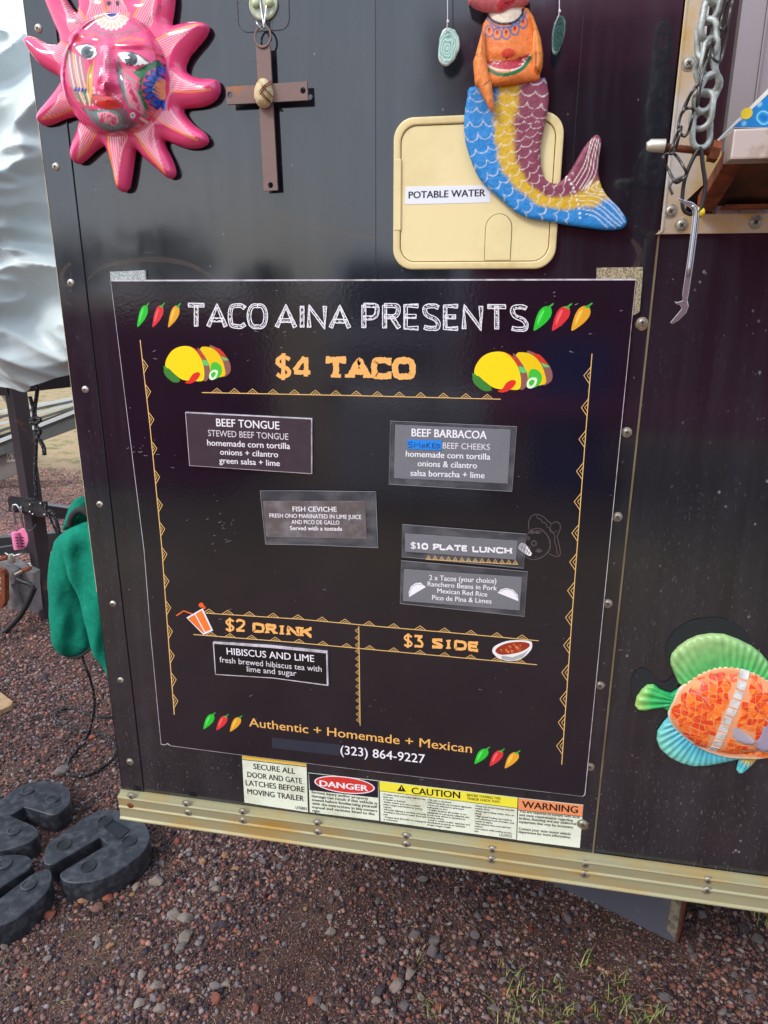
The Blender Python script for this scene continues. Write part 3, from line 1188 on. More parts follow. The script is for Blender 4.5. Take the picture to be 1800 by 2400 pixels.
# ---------------------------------------------------------------- service window
tx0, tx1 = 0.7585, 0.7835
zi0, zi1 = W(1552, 547)[2], W(1597, 503)[2]
m = MB()
m.slab([(tx0 - 0.002, zi0), (tx1, zi1), (tx1, 2.42), (tx0 + 0.0, 2.42)], -0.0045, 0.0)
m.slab([(tx0 - 0.002, zi0 - 0.0001), (tx0 + 0.001, zi0 + 0.002), (tx0 + 0.001, 2.42), (tx0 - 0.002, 2.42)], -0.0062, -0.0045)
m.build('window_trim', ALU2, trailer, bevel=0.0006)
m = MB()
m.slab([(tx0 - 0.0075, zi0 - 0.0012), (1.9, zi0 - 0.0012), (1.9, zi1), (tx1 + 0.0006, zi1)], -0.0045, 0.0)
m.build('window_trim', ALU2, trailer, bevel=0.0006)
m = MB()
m.slab([(tx1, 2.395), (1.9, 2.395), (1.9, 2.42), (tx0, 2.42)], -0.0046, -0.0001)
m.slab([(1.875, zi1), (1.9, zi1), (1.9, 2.395), (1.875, 2.395)], -0.0046, -0.0001)
m.build('window_trim', ALU2, trailer)
for p in [(1614, 149), (1572, 495), (1597, 528), (1771, 521)]:
    screw(SM_F, p, y=-0.0045)
MAROON = mat('dark maroon panel', c8(44, 20, 28), 0.25, bs=8, bstr=0.05)
xg0, xg1 = W(1720, 150)[0], 1.875
m = MB()
m.box((tx1 + 0.0005, 0.012, zi1), (xg0, 0.016, 2.395))
m.build('gasket_panel', MAROON, trailer)
m = MB()
m.box((xg0, -0.004, zi1), (xg0 + 0.026, 0.02, 2.395))
m.box((xg0 + 0.0265, -0.006, zi1), (xg0 + 0.0285, 0.02, 2.395))
m.box((xg0 + 0.029, -0.002, zi1), (xg0 + 0.052, 0.02, 2.395))
m.box((xg0 + 0.0525, 0.0, zi1), (xg0 + 0.0545, 0.02, 2.395))
m.box((xg0 + 0.055, 0.004, zi1), (xg0 + 0.09, 0.02, 2.395))
m.build('window_frame', ALUG, trailer)
m = MB()
m.box((xg0 + 0.09, 0.008, zi1), (xg1, 0.012, 2.395))
m.build('window_pane', mat('tinted window glass', (0.03, 0.035, 0.04), 0.05), trailer)

# fold-out shelf with its rusty frame
D = -0.15
shelf = thing('folding_shelf', 'rust-streaked steel shelf frame with blue patterned board under the service window', 'shelf', (0.95, -0.08, 1.63))
FRAME = mat('rust-streaked bare steel', c8(196, 180, 172), 0.5, 0.35, dirt=c8(150, 96, 44), dirt_scale=22, dirt_range=(0.5, 0.68), bs=60, bstr=0.3)
a = W(1714, 302, D)
b_ = W(1711, 374, D)
xs0 = b_[0]
m = MB()
m.box((xs0, D, b_[2]), (1.75, D + 0.03, a[2]))
m.build('front_tube', FRAME, shelf, bevel=0.002)
zw_ = W(1598, 500)[2] + 0.001
m = MB()
m.prism([(xs0 + 0.002, D + 0.03, b_[2] + 0.001), (xs0 + 0.022, D + 0.03, b_[2] + 0.001), (xs0 + 0.022, D + 0.03, a[2] - 0.010), (xs0 + 0.002, D + 0.03, a[2] - 0.010)],
        [(xs0 + 0.002, -0.0062, zw_), (xs0 + 0.022, -0.0062, zw_), (xs0 + 0.022, -0.0062, zw_ + 0.018), (xs0 + 0.002, -0.0062, zw_ + 0.018)])
m.build('side_tube', RUSTY, shelf, bevel=0.0015)
m = MB()
m.prism([(xs0 + 0.022, D + 0.031, b_[2] + 0.010), (1.75, D + 0.031, b_[2] + 0.010), (1.75, D + 0.031, b_[2] + 0.016), (xs0 + 0.022, D + 0.031, b_[2] + 0.016)],
        [(xs0 + 0.022, -0.0065, zw_ + 0.006), (1.75, -0.0065, zw_ + 0.006), (1.75, -0.0065, zw_ + 0.012), (xs0 + 0.022, -0.0065, zw_ + 0.012)])
m.build('underside', mat('brown stained plywood', c8(96, 54, 30), 0.8, dirt=c8(34, 20, 16), dirt_scale=9, dirt_range=(0.4, 0.6), bs=40), shelf)
m = MB()
m.box((xs0 + 0.03, -0.03, zw_ + 0.001), (1.75, -0.0066, zw_ + 0.005))
m.build('hinge_strip', RUSTY, shelf)
m = MB()
q = [W(*p, -0.003) for p in [(1598, 480), (1606, 440), (1614, 372), (1690, 352), (1690, 392), (1640, 440)]]
m.prism([(p[0], -0.0055, p[2]) for p in q], [(p[0], -0.0005, p[2]) for p in q])
m.build('corner_plate', ALU2, trailer)
# printed board lying on the frame, tilted up
bp = [(1663, 346), (1802, 206), (1960, 60), (2010, 300), (1722, 300), (1692, 326)]
front = [tuple(W(x, y, -0.10)) for x, y in bp]
back = [tuple(np.array(p) + (0, 0.006, 0)) for p in front]
m = MB()
m.prism(front, back)
m.build('printed_board', mat('white board edge', c8(232, 226, 214), 0.4), shelf)
pr = [(1676, 338), (1802, 219), (1955, 80), (2000, 298), (1722, 298), (1692, 322)]
BLUEP, nt, b = new_mat('blue tropical print')
vo = N(nt, 'ShaderNodeTexVoronoi', Scale=75.0)
nt.links.new(coords(nt), vo.inputs['Vector'])
nt.links.new(ramp(nt, vo.outputs['Distance'], [(0.16, c8(24, 110, 190)), (0.34, c8(40, 160, 216)), (0.42, c8(150, 214, 240)), (0.5, c8(30, 130, 200))]), b.inputs['Base Color'])
b.inputs['Roughness'].default_value = 0.3
m = MB()
f1 = [tuple(W(x, y, -0.1004)) for x, y in pr]
m.add(f1, [tuple(range(len(f1)))], 0)
q = W(1750, 266, -0.1007)
m.add([(q[0] + 0.006 * math.cos(k / 12 * 6.283), -0.1007, q[2] + 0.0055 * math.sin(k / 12 * 6.283)) for k in range(12)], [tuple(range(12))], 1)
m.build('blue_print', [BLUEP, mat('yellow dot', c8(236, 204, 52), 0.35)], shelf, fix=False)
# eye bolt
bolt = thing('eye_bolt', 'long rusty threaded bolt with a bare silver tip screwed into the shelf frame', 'bolt', tuple(W(1686, 357, D + 0.012)))
p0, p1 = W(1560, 345, D + 0.012), W(1686, 358, D + 0.012)
m = MB()
nr = 46
pts = [tuple(p0 + (p1 - p0) * i / nr) for i in range(nr + 1)]
m.tube(pts, [0.0032 if i % 2 else 0.0040 for i in range(nr + 1)], 10)
m.build('threaded_rod', RUSTY, bolt, smooth=True)
m = MB()
t0, t1, t2 = W(1516, 343, D + 0.012), W(1524, 341, D + 0.012), W(1558, 342, D + 0.012)
m.tube([tuple(t0), tuple(t1), tuple(t2)], [0.0040, 0.0062, 0.0066], 12)
m.build('silver_tip', mat('bare zinc tip', c8(206, 202, 186), 0.4, 0.6), bolt, smooth='auto')
m = MB()
u0, u1 = W(1664, 353, D + 0.012), W(1684, 357, D + 0.012)
m.tube([tuple(u0), tuple(u1)], [0.0105, 0.0105], 6)
m.build('nut', RUSTY, bolt)

# ---------------------------------------------------------------- chains
def link_pts(c, ax, side, L, Wd, n=14):
    """stadium loop centred at c"""
    out = []
    c, ax, side = Vector(c), Vector(ax).normalized(), Vector(side).normalized()
    h = (L - Wd) / 2
    for k in range(n):
        a = 2 * math.pi * k / n
        out.append(c + ax * (math.sin(a) * Wd / 2 + (h if math.sin(a) >= 0 else -h)) + side * (math.cos(a) * Wd / 2))
    return out


GALV = mat('galvanised steel', c8(186, 192, 188), 0.5, 0.35, dirt=c8(134, 138, 132), dirt_scale=80, dirt_range=(0.4, 0.62), bs=120, bstr=0.4)
WIRE = mat('dull steel wire', c8(96, 92, 90), 0.38, 0.8)
ch = thing('galvanised_chain', 'heavy galvanised link chain hanging over the bolt in front of the window trim', 'chain', tuple(W(1665, -30, D)))
cp = [(1690, -190), (1682, -130), (1678, -70), (1672, -8), (1662, 42), (1657, 92), (1664, 130), (1656, 175), (1667, 195), (1652, 232), (1645, 268), (1644, 305), (1642, 345)]
cpts = curve_smooth(cp, 8, False)
acc, d_ = [0], 0
for i in range(1, len(cpts)):
    d_ += math.dist(cpts[i], cpts[i - 1])
    acc.append(d_)
step = 44
k = 0
s = 20
while s < d_ - 4:
    i = next(j for j in range(len(acc)) if acc[j] >= s)
    p, q = cpts[max(i - 1, 0)], cpts[min(i + 1, len(cpts) - 1)]
    yy = D + 0.004 * math.sin(k * 1.9)
    c = W(*cpts[i], yy)
    ax = Vector(W(*q, yy) - W(*p, yy))
    ax.normalize()
    ang = (0.55 if k % 2 else -0.75) + rng.uniform(-.25, .25)
    side = Vector((math.cos(ang), math.sin(ang), 0))
    side = (side - ax * side.dot(ax)).normalized()
    m = MB()
    m.tube(link_pts(c, ax, side, 0.0335, 0.0195, 18), 0.0031, 8, closed=True)
    m.build('chain_link', GALV, ch, smooth=True)
    s += step
    k += 1
wc = thing('wire_chain', 'thin dull wire chain with long links tangled round the galvanised chain', 'chain', tuple(W(1710, 0, D - 0.01)))
WIRES = [[(1722, -60), (1706, 10), (1722, -60)], [(1717, 0), (1700, 66), (1688, 60), (1706, 2)], [(1700, 66), (1668, 120), (1690, 140), (1712, 20)],
         [(1672, 96), (1646, 178), (1634, 250), (1640, 190), (1660, 110)], [(1650, 190), (1622, 215), (1602, 262), (1608, 240), (1636, 196)],
         [(1606, 256), (1622, 254), (1624, 270), (1612, 312), (1600, 318), (1590, 300), (1596, 270)],
         [(1597, 300), (1584, 345), (1574, 360), (1572, 356), (1582, 326), (1592, 304)],
         [(1570, 360), (1558, 364), (1556, 376), (1578, 420), (1588, 428), (1608, 412), (1606, 398), (1584, 364)]]
for k, wpts in enumerate(WIRES):
    m = MB()
    pp = curve_smooth(wpts, 6, True)
    pp = [tuple(W(x, y, D - 0.012 - 0.005 * math.sin(j * 0.7 + k))) for j, (x, y) in enumerate(pp)]
    m.tube(pp, 0.0015, 6, closed=True)
    m.build('chain_link', WIRE, wc, smooth=True)
m = MB()
m.tube([tuple(W(x, y, D - 0.014)) for x, y in curve_smooth([(1602, 414), (1588, 420), (1574, 428), (1570, 440), (1577, 456)], 6, False)], 0.0016, 6)
m.build('wire_hook', WIRE, wc, smooth=True)
lp = thing('wire_loop', 'dark teardrop wire loop hanging from the chain and holding the opener', 'wire', tuple(W(1640, 350, D)))
m = MB()
m.tube([tuple(W(x, y, D - 0.006)) for x, y in curve_smooth([(1636, 352), (1618, 385), (1604, 425), (1599, 470), (1604, 494), (1622, 502), (1642, 490), (1653, 440), (1647, 385), (1643, 352)], 6, True)], 0.0021, 8, closed=True)
m.build('loop', mat('dark wire', c8(60, 58, 56), 0.4, 0.8), lp, smooth=True)

# hanging opener
op = thing('bottle_opener', 'long polished steel bottle opener hanging from the wire loop', 'opener', tuple(W(1625, 490, D)))
CHROME = mat('polished steel', c8(190, 190, 194), 0.27, 0.9)
m = MB()
shaft = curve_smooth([(1590, 466), (1604, 474), (1622, 482), (1630, 496), (1628, 530), (1618, 610), (1606, 692)], 5, False)
pts = [W(x, y, D - 0.008) for x, y in shaft]
fr, bk = [], []
for (x, y) in shaft:
    fr.append((x, y))
n = len(shaft)
outl, outr = [], []
for i, (x, y) in enumerate(shaft):
    x0_, y0_ = shaft[max(i - 1, 0)]
    x1_, y1_ = shaft[min(i + 1, n - 1)]
    L = math.hypot(x1_ - x0_, y1_ - y0_)
    nx_, ny_ = -(y1_ - y0_) / L, (x1_ - x0_) / L
    w = 2.0 + 5.5 * min(1, i / 9)
    outl.append((x + nx_ * w, y + ny_ * w))
    outr.append((x - nx_ * w, y - ny_ * w))
poly = outl + [(1600, 704), (1588, 708), (1581, 706), (1583, 712), (1594, 716), (1597, 724), (1584, 740), (1570, 756), (1575, 760), (1590, 752), (1608, 734), (1614, 718), (1611, 704)] + outr[::-1]
v = [W(x, y, D - 0.008) for x, y in poly]
m.prism([tuple(p) for p in v], [tuple(p + np.array((0.0015, 0.0035, 0))) for p in v])
m.build('flat_blade', CHROME, op, bevel=0.0006)
m = MB()
mid = shaft[10:-3]
m.tube([tuple(W(x, y, D - 0.0095)) for x, y in mid], 0.0018, 6)
m.build('rib', CHROME, op, smooth=True)
m = MB()
q = W(1640, 497, D - 0.004)
m.lathe([(0.0005, 0.004), (0.004, 0.003), (0.0055, 0), (0.004, -0.003), (0.0005, -0.004)], 12, tuple(q))
m.build('yellow_bead', mat('yellow plastic', c8(236, 206, 30), 0.35), op, smooth=True)

# steel support under the rail
sp = thing('steel_support', 'dark steel channel with a rusty open end standing under the trailer rail', 'support', tuple(G(1585, 2212)))
a, b_ = G(1586, 2213), G(1225, 2040)
dv = Vector(b_ - a).normalized()
nv = Vector((-dv.y, dv.x, 0))
if nv.y < 0:
    nv = -nv
a, b_ = Vector(a), Vector(b_)
hh = 0.16
m = MB()
zz = Vector((0, 0, 1))
m.prism([a, b_, b_ + zz * hh, a + zz * hh], [a + nv * 0.006, b_ + nv * 0.006, b_ + nv * 0.006 + zz * hh, a + nv * 0.006 + zz * hh])
m.build('web', mat('worn dark steel', c8(104, 104, 114), 0.4, 0.3, dirt=c8(150, 140, 112), dirt_scale=9, dirt_range=(0.56, 0.75), bs=60, bstr=0.2), sp, bevel=0.001)
m = MB()
m.prism([a + nv * 0.006, b_ + nv * 0.006, b_ + nv * 0.05, a + nv * 0.05], [p + zz * 0.006 for p in (a + nv * 0.006, b_ + nv * 0.006, b_ + nv * 0.05, a + nv * 0.05)])
m.prism([a + nv * 0.006 + zz * (hh - 0.006), b_ + nv * 0.006 + zz * (hh - 0.006), b_ + nv * 0.05 + zz * (hh - 0.006), a + nv * 0.05 + zz * (hh - 0.006)],
        [a + nv * 0.006 + zz * hh, b_ + nv * 0.006 + zz * hh, b_ + nv * 0.05 + zz * hh, a + nv * 0.05 + zz * hh])
m.prism([a - dv * 0.001, a + nv * 0.05 - dv * 0.001, a + nv * 0.05 - dv * 0.001 + zz * hh, a - dv * 0.001 + zz * hh], [a + dv * 0.003, a + nv * 0.05 + dv * 0.003, a + nv * 0.05 + dv * 0.003 + zz * hh, a + dv * 0.003 + zz * hh])
m.build('flange', RUSTY, sp)
m = MB()
e0, e1 = a + dv * 0.004 - nv * 0.0006, a + dv * 0.026 - nv * 0.0006
m.prism([e0 + zz * 0.012, e1 + zz * 0.03, e1 + zz * (hh - .02), e0 + zz * (hh - 0.004)], [p + nv * 0.0012 for p in (e0 + zz * 0.012, e1 + zz * 0.03, e1 + zz * (hh - .02), e0 + zz * (hh - 0.004))])
m.build('worn_edge', mat('scraped pale steel', c8(150, 142, 116), 0.6, 0.2, dirt=c8(96, 86, 74), dirt_scale=50, dirt_range=(.42, .62)), sp)
m = MB()
m.box((a.x - 0.10, a.y + 0.06, 0.0), (a.x - 0.04, a.y + 0.11, ZB - 0.03))
m.build('leg', BLACKM, sp)
# cross members and wheel seen from low down only
m = MB()
for xx in (0.2, 1.0, 1.8, 2.6, 3.4):
    m.box((xx, 0.03, ZB - 0.09), (xx + 0.05, 1.9, ZB - 0.028))
m.build('cross_member', BLACKM, trailer)
for yy in (0.16, 1.75):
    m = MB()
    m.lathe([(0.14, -0.09), (0.30, -0.10), (0.335, -0.07), (0.34, 0.0), (0.335, 0.07), (0.30, 0.10), (0.14, 0.09)], 32, (2.9, yy, 0.335))
    w_ = m.build('wheel', mat('tyre rubber', (0.02, 0.02, 0.02), 0.8), trailer, smooth='auto')
# ================================================================== LETTERING
_layer = [0]
_vl = bpy.context.view_layer


def glyphs(text, bold=0.0, res=3):
    cu = bpy.data.curves.new('glyphs', 'FONT')
    cu.body = text
    cu.size = 1.0
    b_ = bold
    cu.resolution_u = res
    ob = bpy.data.objects.new('glyphs', cu)
    COL.objects.link(ob)
    dg = bpy.context.evaluated_depsgraph_get()
    me = bpy.data.meshes.new_from_object(ob.evaluated_get(dg))
    v = np.zeros(len(me.vertices) * 3)
    me.vertices.foreach_get('co', v)
    v = v.reshape(-1, 3)
    f = [tuple(p.vertices) for p in me.polygons]
    if b_ > 0:
        n = len(v)
        k = np.array((b_ * 1.15, 0, 0))
        v = np.vstack([v - k, v + k + (0, b_ * .3, 0), v + (0, -b_ * .4, 0)])
        v[:n, 2], v[n:2 * n, 2], v[2 * n:, 2] = 0.0, 1.0, 2.0
        f = f + [tuple(i + n for i in q) for q in f] + [tuple(i + 2 * n for i in q) for q in f]
    bpy.data.objects.remove(ob)
    bpy.data.curves.remove(cu)
    bpy.data.meshes.remove(me)
    return v, f


_CAPH = None


class Print:
    """flat print laid on a surface at depth y (photograph pixels in, metres out)"""

    def __init__(self, y):
        self.y = y
        self.m = MB()
        self.k = 0

    def lay(self):
        self.k += 1
        return self.y - 0.000012 * self.k

    def text(self, s, a, b, cap, col, bold=0.0, caps=None, jit=0.0):
        """a,b: baseline ends in pixels; cap: capital height in pixels"""
        global _CAPH
        if _CAPH is None:
            vv, _ = glyphs('H')
            _CAPH = vv[:, 1].max()
        v, f = glyphs(s, bold)
        y = self.lay()
        A, B = Vector(W(*a, y)), Vector(W(*b, y))
        ex = (B - A)
        L = ex.length
        ex.normalize()
        ez = Vector((-ex.z, 0, ex.x))
        mid = ((a[0] + b[0]) / 2, (a[1] + b[1]) / 2)
        hc = (Vector(W(*mid, y)) - Vector(W(mid[0], mid[1] - cap, y))).length
        sx = L / (v[:, 0].max() - v[:, 0].min())
        sz = hc / _CAPH
        x0 = v[:, 0].min()
        out = []
        for p in v:
            q = A + ex * ((p[0] - x0) * sx) + ez * (p[1] * sz) + Vector((0, -p[2] * 4e-6, 0))
            if jit:
                w = noise.noise_vector(Vector((p[0] * 9, p[1] * 9, self.k * 3.7)))
                q = q + Vector((w.x, 0, w.y)) * (jit * hc)
            out.append(q)
        self.m.add(out, f, 0, col)
        return self

    def poly(self, pts, col, smooth=0):
        if smooth:
            pts = curve_smooth(pts, smooth)
        y = self.lay()
        self.m.add([tuple(W(a, b, y)) for a, b in pts], [tuple(range(len(pts)))], 0, col)
        return self

    def line(self, pts, w, col, closed=False, smooth=0, jit=0.0, taper=False):
        """ribbon of width w pixels"""
        if smooth:
            pts = curve_smooth(pts, smooth, closed)
        if jit:
            q = []
            seq = pts + [pts[0]] if closed else pts
            for i in range(len(seq) - 1):
                a, b = seq[i], seq[i + 1]
                n = max(1, int(math.dist(a, b) / 2.5))
                q += [(a[0] + (b[0] - a[0]) * t / n, a[1] + (b[1] - a[1]) * t / n) for t in range(n)]
            if not closed:
                q.append(seq[-1])
            pts = q
        y = self.lay()
        n = len(pts)
        vs = []
        for i in range(n):
            if closed:
                a, b = pts[(i - 1) % n], pts[(i + 1) % n]
            else:
                a, b = pts[max(i - 1, 0)], pts[min(i + 1, n - 1)]
            dx, dy = b[0] - a[0], b[1] - a[1]
            L = math.hypot(dx, dy) + 1e-9
            nx, ny_ = -dy / L, dx / L
            ww = w / 2
            if taper:
                ww *= 0.35 + 0.65 * math.sin(math.pi * i / max(1, n - 1))
            w1 = ww * (1 + rng.uniform(-jit, jit))
            w2 = ww * (1 + rng.uniform(-jit, jit))
            vs.append(tuple(W(pts[i][0] + nx * w1, pts[i][1] + ny_ * w1, y)))
            vs.append(tuple(W(pts[i][0] - nx * w2, pts[i][1] - ny_ * w2, y)))
        fs = [(2 * i, 2 * i + 1, 2 * i + 3, 2 * i + 2) for i in range(n - 1)]
        if closed:
            fs.append((2 * n - 2, 2 * n - 1, 1, 0))
        self.m.add(vs, fs, 0, col)
        return self

    def tri(self, cx, cy, dx, dy, col, w=1.5, dirv=(0, -1), inner=True, base=(1, 0)):
        """outlined triangle standing on a line: half width dx along base, height dy along dirv, two smaller ones inside"""
        def P(u, v):
            return (cx + base[0] * u * dx + dirv[0] * v * dy, cy + base[1] * u * dx + dirv[1] * v * dy)
        self.line([P(-1, 0), P(0, 1), P(1, 0)], w * 1.15, col)
        if inner:
            self.line([P(-.42, .04), P(0, .5), P(.42, .04)], w * 0.95, col)
        return self

    def build(self, name, mat_, parent, label=None):
        o = self.m.build(name, mat_, parent, paint=True, fix=False, label=label)
        me = o.data
        # all print faces the camera side (-y)
        bm = bmesh.new()
        bm.from_mesh(me)
        bm.normal_update()
        fl = [f for f in bm.faces if f.normal.y > 0]
        bmesh.ops.reverse_faces(bm, faces=fl)
        bm.to_mesh(me)
        bm.free()
        return o


WHITE = c8(236, 232, 238)
GOLD = c8(236, 178, 96)
ORANGE = c8(242, 178, 100)

# hand-drawn letter skeletons (unit box, y up)
def _ov(n=14, rx=.46, ry=.5):
    return [(.5 + rx * math.sin(6.2832 * k / n), .5 + ry * math.cos(6.2832 * k / n)) for k in range(n + 1)]


SK = {
    'T': [[(0, 1), (1, 1)], [(.5, 1), (.5, 0)]],
    'A': [[(0, 0), (.5, 1), (1, 0)], [(.2, .34), (.8, .34)]],
    'C': [[(.95, .82), (.72, .97), (.45, 1), (.15, .85), (.03, .5), (.15, .15), (.45, 0), (.72, .03), (.95, .18)]],
    'O': [_ov()],
    'I': [[(.5, 1), (.5, 0)]],
    'N': [[(.05, 0), (.05, 1), (.95, 0), (.95, 1)]],
    'P': [[(.1, 0), (.1, 1)], [(.1, 1), (.6, 1), (.88, .88), (.92, .72), (.85, .55), (.6, .45), (.1, .45)]],
    'R': [[(.1, 0), (.1, 1)], [(.1, 1), (.6, 1), (.86, .88), (.9, .74), (.82, .58), (.6, .5), (.1, .5)], [(.5, .5), (.95, 0)]],
    'E': [[(.95, 1), (.08, 1), (.08, 0), (.95, 0)], [(.08, .52), (.8, .52)]],
    'S': [[(.92, .86), (.7, .98), (.38, 1), (.12, .86), (.1, .68), (.3, .54), (.7, .44), (.92, .28), (.86, .1), (.6, 0), (.3, .01), (.06, .12)]],
    'D': [[(.08, 0), (.08, 1), (.5, 1), (.85, .82), (.95, .5), (.85, .18), (.5, 0), (.08, 0)]],
    'K': [[(.08, 0), (.08, 1)], [(.92, 1), (.1, .42)], [(.35, .58), (.95, 0)]],
    'L': [[(.08, 1), (.08, 0), (.92, 0)]],
    'U': [[(.06, 1), (.06, .3), (.25, .04), (.5, 0), (.75, .04), (.94, .3), (.94, 1)]],
    'H': [[(.06, 0), (.06, 1)], [(.94, 0), (.94, 1)], [(.06, .5), (.94, .5)]],
    '$': [[(.92, .8), (.7, .9), (.38, .92), (.14, .8), (.12, .66), (.3, .54), (.7, .44), (.9, .3), (.84, .14), (.6, .07), (.3, .08), (.06, .17)], [(.52, 1.08), (.48, -.08)]],
    '4': [[(.70, 0), (.70, 1)], [(.64, 1), (.08, .34)], [(.0, .26), (1.0, .26)]],
    '2': [[(.06, .78), (.25, .97), (.55, 1), (.85, .85), (.86, .62), (.55, .36), (.1, .06)], [(.05, .04), (.97, .04)]],
    '3': [[(.08, .98), (.92, .98)], [(.86, .96), (.45, .62)], [(.4, .6), (.78, .5), (.92, .3), (.8, .08), (.45, 0), (.05, .1)]],
    '1': [[(.2, .82), (.5, 1), (.5, 0)]],
    '0': [_ov(14, .42, .5)],
}
WID = {'I': .22, '1': .35, 'S': .8, 'E': .72, 'P': .8, 'R': .85, 'L': .75, 'A': 1.1, 'O': 1.05, 'T': 1.0, 'N': .95, '$': .75, '4': .95, '2': .8, '3': .8, 'D': .95, 'C': .95, 'K': .92, 'U': .9, 'H': .92, '0': .85}
WIDC = dict(WID, I=.62)
WIDC['1'] = .5


def letters(pr, s, a, b, cap, fn, wid, gap=.28):
    """lay letters of a word between a and b (baseline ends)"""
    tot = sum(wid[c] for c in s) + gap * (len(s) - 1)
    ux, uy = (b[0] - a[0]) / tot, (b[1] - a[1]) / tot
    L = math.hypot(b[0] - a[0], b[1] - a[1])
    pos = 0.0
    for c in s:
        w = wid[c]

        def P(u, v, pos=pos, w=w):
            t = pos + u * w
            return (a[0] + ux * t, a[1] + uy * t - v * cap)
        fn(pr, c, P, L / tot * w)
        pos += w + gap


def chunky(pr, c, P, wpx, col=ORANGE, wt=0.25):
    cap = abs(P(0, 1)[1] - P(0, 0)[1])
    t = cap * (wt if c not in '$234' else wt * .68)
    for st_ in SK[c]:
        # keep strokes inside the letter box
        def sh(p):
            return P(min(max(p[0], .08), .92) if c not in 'I1' else p[0], min(max(p[1], t / cap * .5), 1 - t / cap * .5) if c != '$' else p[1])
        pts = [sh(p) for p in st_]
        pr.line(pts, t * (1.15 if c not in '$' else 1), col, jit=0.16)
        closed = st_[0] == st_[-1]
        if not closed and c not in '$234':
            for e, o in ((0, 1), (-1, -2)):
                dx, dy = pts[e][0] - pts[o][0], pts[e][1] - pts[o][1]
                if abs(dy) > abs(dx) * 0.9 and c not in '$23S4C' or (c in 'CS' and False):
                    x, y = pts[e]
                    h = t * .95
                    pr.line([(x - h, y), (x + h, y)], t * .62, col, jit=0.2)
                else:
                    x, y = pts[e]
                    pr.line([(x, y - t * .7), (x, y + t * .7)], t * .7, col, jit=0.2)
    if c in 'O0':
        pass


def sketchy(pr, c, P, wpx, col=WHITE):
    cap = abs(P(0, 1)[1] - P(0, 0)[1])
    t = cap * 0.17
    for st_ in SK[c]:
        def sh(p):
            return P(min(max(p[0], .06), .94) if c != 'I' else p[0], min(max(p[1], t / cap * .5), 1 - t / cap * .5))
        pts = [sh(p) for p in st_]
        if len(pts) > 6:
            pts = curve_smooth(pts, 3, False)
        closed = st_[0] == st_[-1]
        n = len(pts)
        for side in (-1, 1):
            off = []
            for i in range(n):
                a_, b_ = pts[max(i - 1, 0)], pts[min(i + 1, n - 1)]
                dx, dy = b_[0] - a_[0], b_[1] - a_[1]
                L = math.hypot(dx, dy) + 1e-9
                off.append((pts[i][0] - dy / L * side * t * .42, pts[i][1] + dx / L * side * t * .42))
            pr.line(off, 2.3, col, jit=0.3)
        if not closed:
            for e in (0, -1):
                i, j = (0, 1) if e == 0 else (-1, -2)
                dx, dy = pts[i][0] - pts[j][0], pts[i][1] - pts[j][1]
                L = math.hypot(dx, dy)
                x, y = pts[i]
                pr.line([(x - dy / L * t * .5, y + dx / L * t * .5), (x + dy / L * t * .5, y - dx / L * t * .5)], 2.2, col, jit=0.3)
        # chalk hatching between the two lines
        for _ in range(3):
            s = rng.uniform(-.26, .26) * t
            k = 0.0
            tot = sum(math.dist(pts[i], pts[i + 1]) for i in range(n - 1))
            while k < tot - 3:
                ln = rng.uniform(3, 11)
                q = []
                for d in (k, min(k + ln, tot)):
                    acc_ = 0
                    for i in range(n - 1):
                        L = math.dist(pts[i], pts[i + 1])
                        if acc_ + L >= d or i == n - 2:
                            u = min(1, (d - acc_) / (L + 1e-9))
                            dx, dy = (pts[i + 1][0] - pts[i][0]) / (L + 1e-9), (pts[i + 1][1] - pts[i][1]) / (L + 1e-9)
                            q.append((pts[i][0] + dx * u * L - dy * s, pts[i][1] + dy * u * L + dx * s))
                            break
                        acc_ += L
                if len(q) == 2:
                    pr.line(q, rng.uniform(.8, 1.7), col)
                k += ln + rng.uniform(1.5, 8)


# ================================================================== MENU BOARD
PRINT = vmat('board print', rough=0.22, spec=0.5)
PRINTM = vmat('matt print', rough=0.5)
BOARD, nt, b = new_mat('glossy black printed board')
nt.links.new(ramp(nt, tnoise(nt, 4, 3), [(0.35, (0.006, 0.0055, 0.011)), (0.7, (0.010, 0.009, 0.016))]), b.inputs['Base Color'])
b.inputs['Roughness'].default_value = 0.10
b.inputs['IOR'].default_value = 1.66
hh_ = mixc(nt, 0.22, tnoise(nt, 210, 2, 0.5), tnoise(nt, 9, 2, 0.5))
bump(nt, b, hh_, 0.05, 0.0016)
WEDGE = mat('white foam edge', c8(204, 196, 204), 0.6, dirt=c8(150, 140, 140), dirt_scale=60)

YB = -0.0062
board = thing('menu_board', 'large glossy black taco menu board with thin white edge fixed to the trailer side', 'menu board', tuple(W(870, 1250, YB)))
bo = [(258.7, 656), (1491, 653.3), (1457, 999), (1371.5, 1863), (1366, 1867), (1120, 1838), (870, 1808), (620, 1777), (400, 1748.5), (392, 1744), (386, 1747), (377, 1745), (352, 1480), (337, 1290), (301, 1000)]
m = MB()
m.prism(WL(bo, YB), [(x, -0.0004, z) for x, _, z in WL(bo, YB)])
m.build('backing', WEDGE, board)
bi = [(260.2, 659.5), (1489.4, 657), (1455.4, 999), (1370, 1861), (1365, 1866), (1120, 1837), (870, 1807), (620, 1776), (401, 1747.4), (393, 1741), (386, 1745), (378, 1743), (353.3, 1480), (338.4, 1290), (302.3, 1000)]
m = MB()
m.prism([(x, YB - 0.0003, z) for x, _, z in WL(bi, YB)], [(x, YB + 0.001, z) for x, _, z in WL(bi, YB)])
m.build('printed_face', BOARD, board)
YP = YB - 0.0005

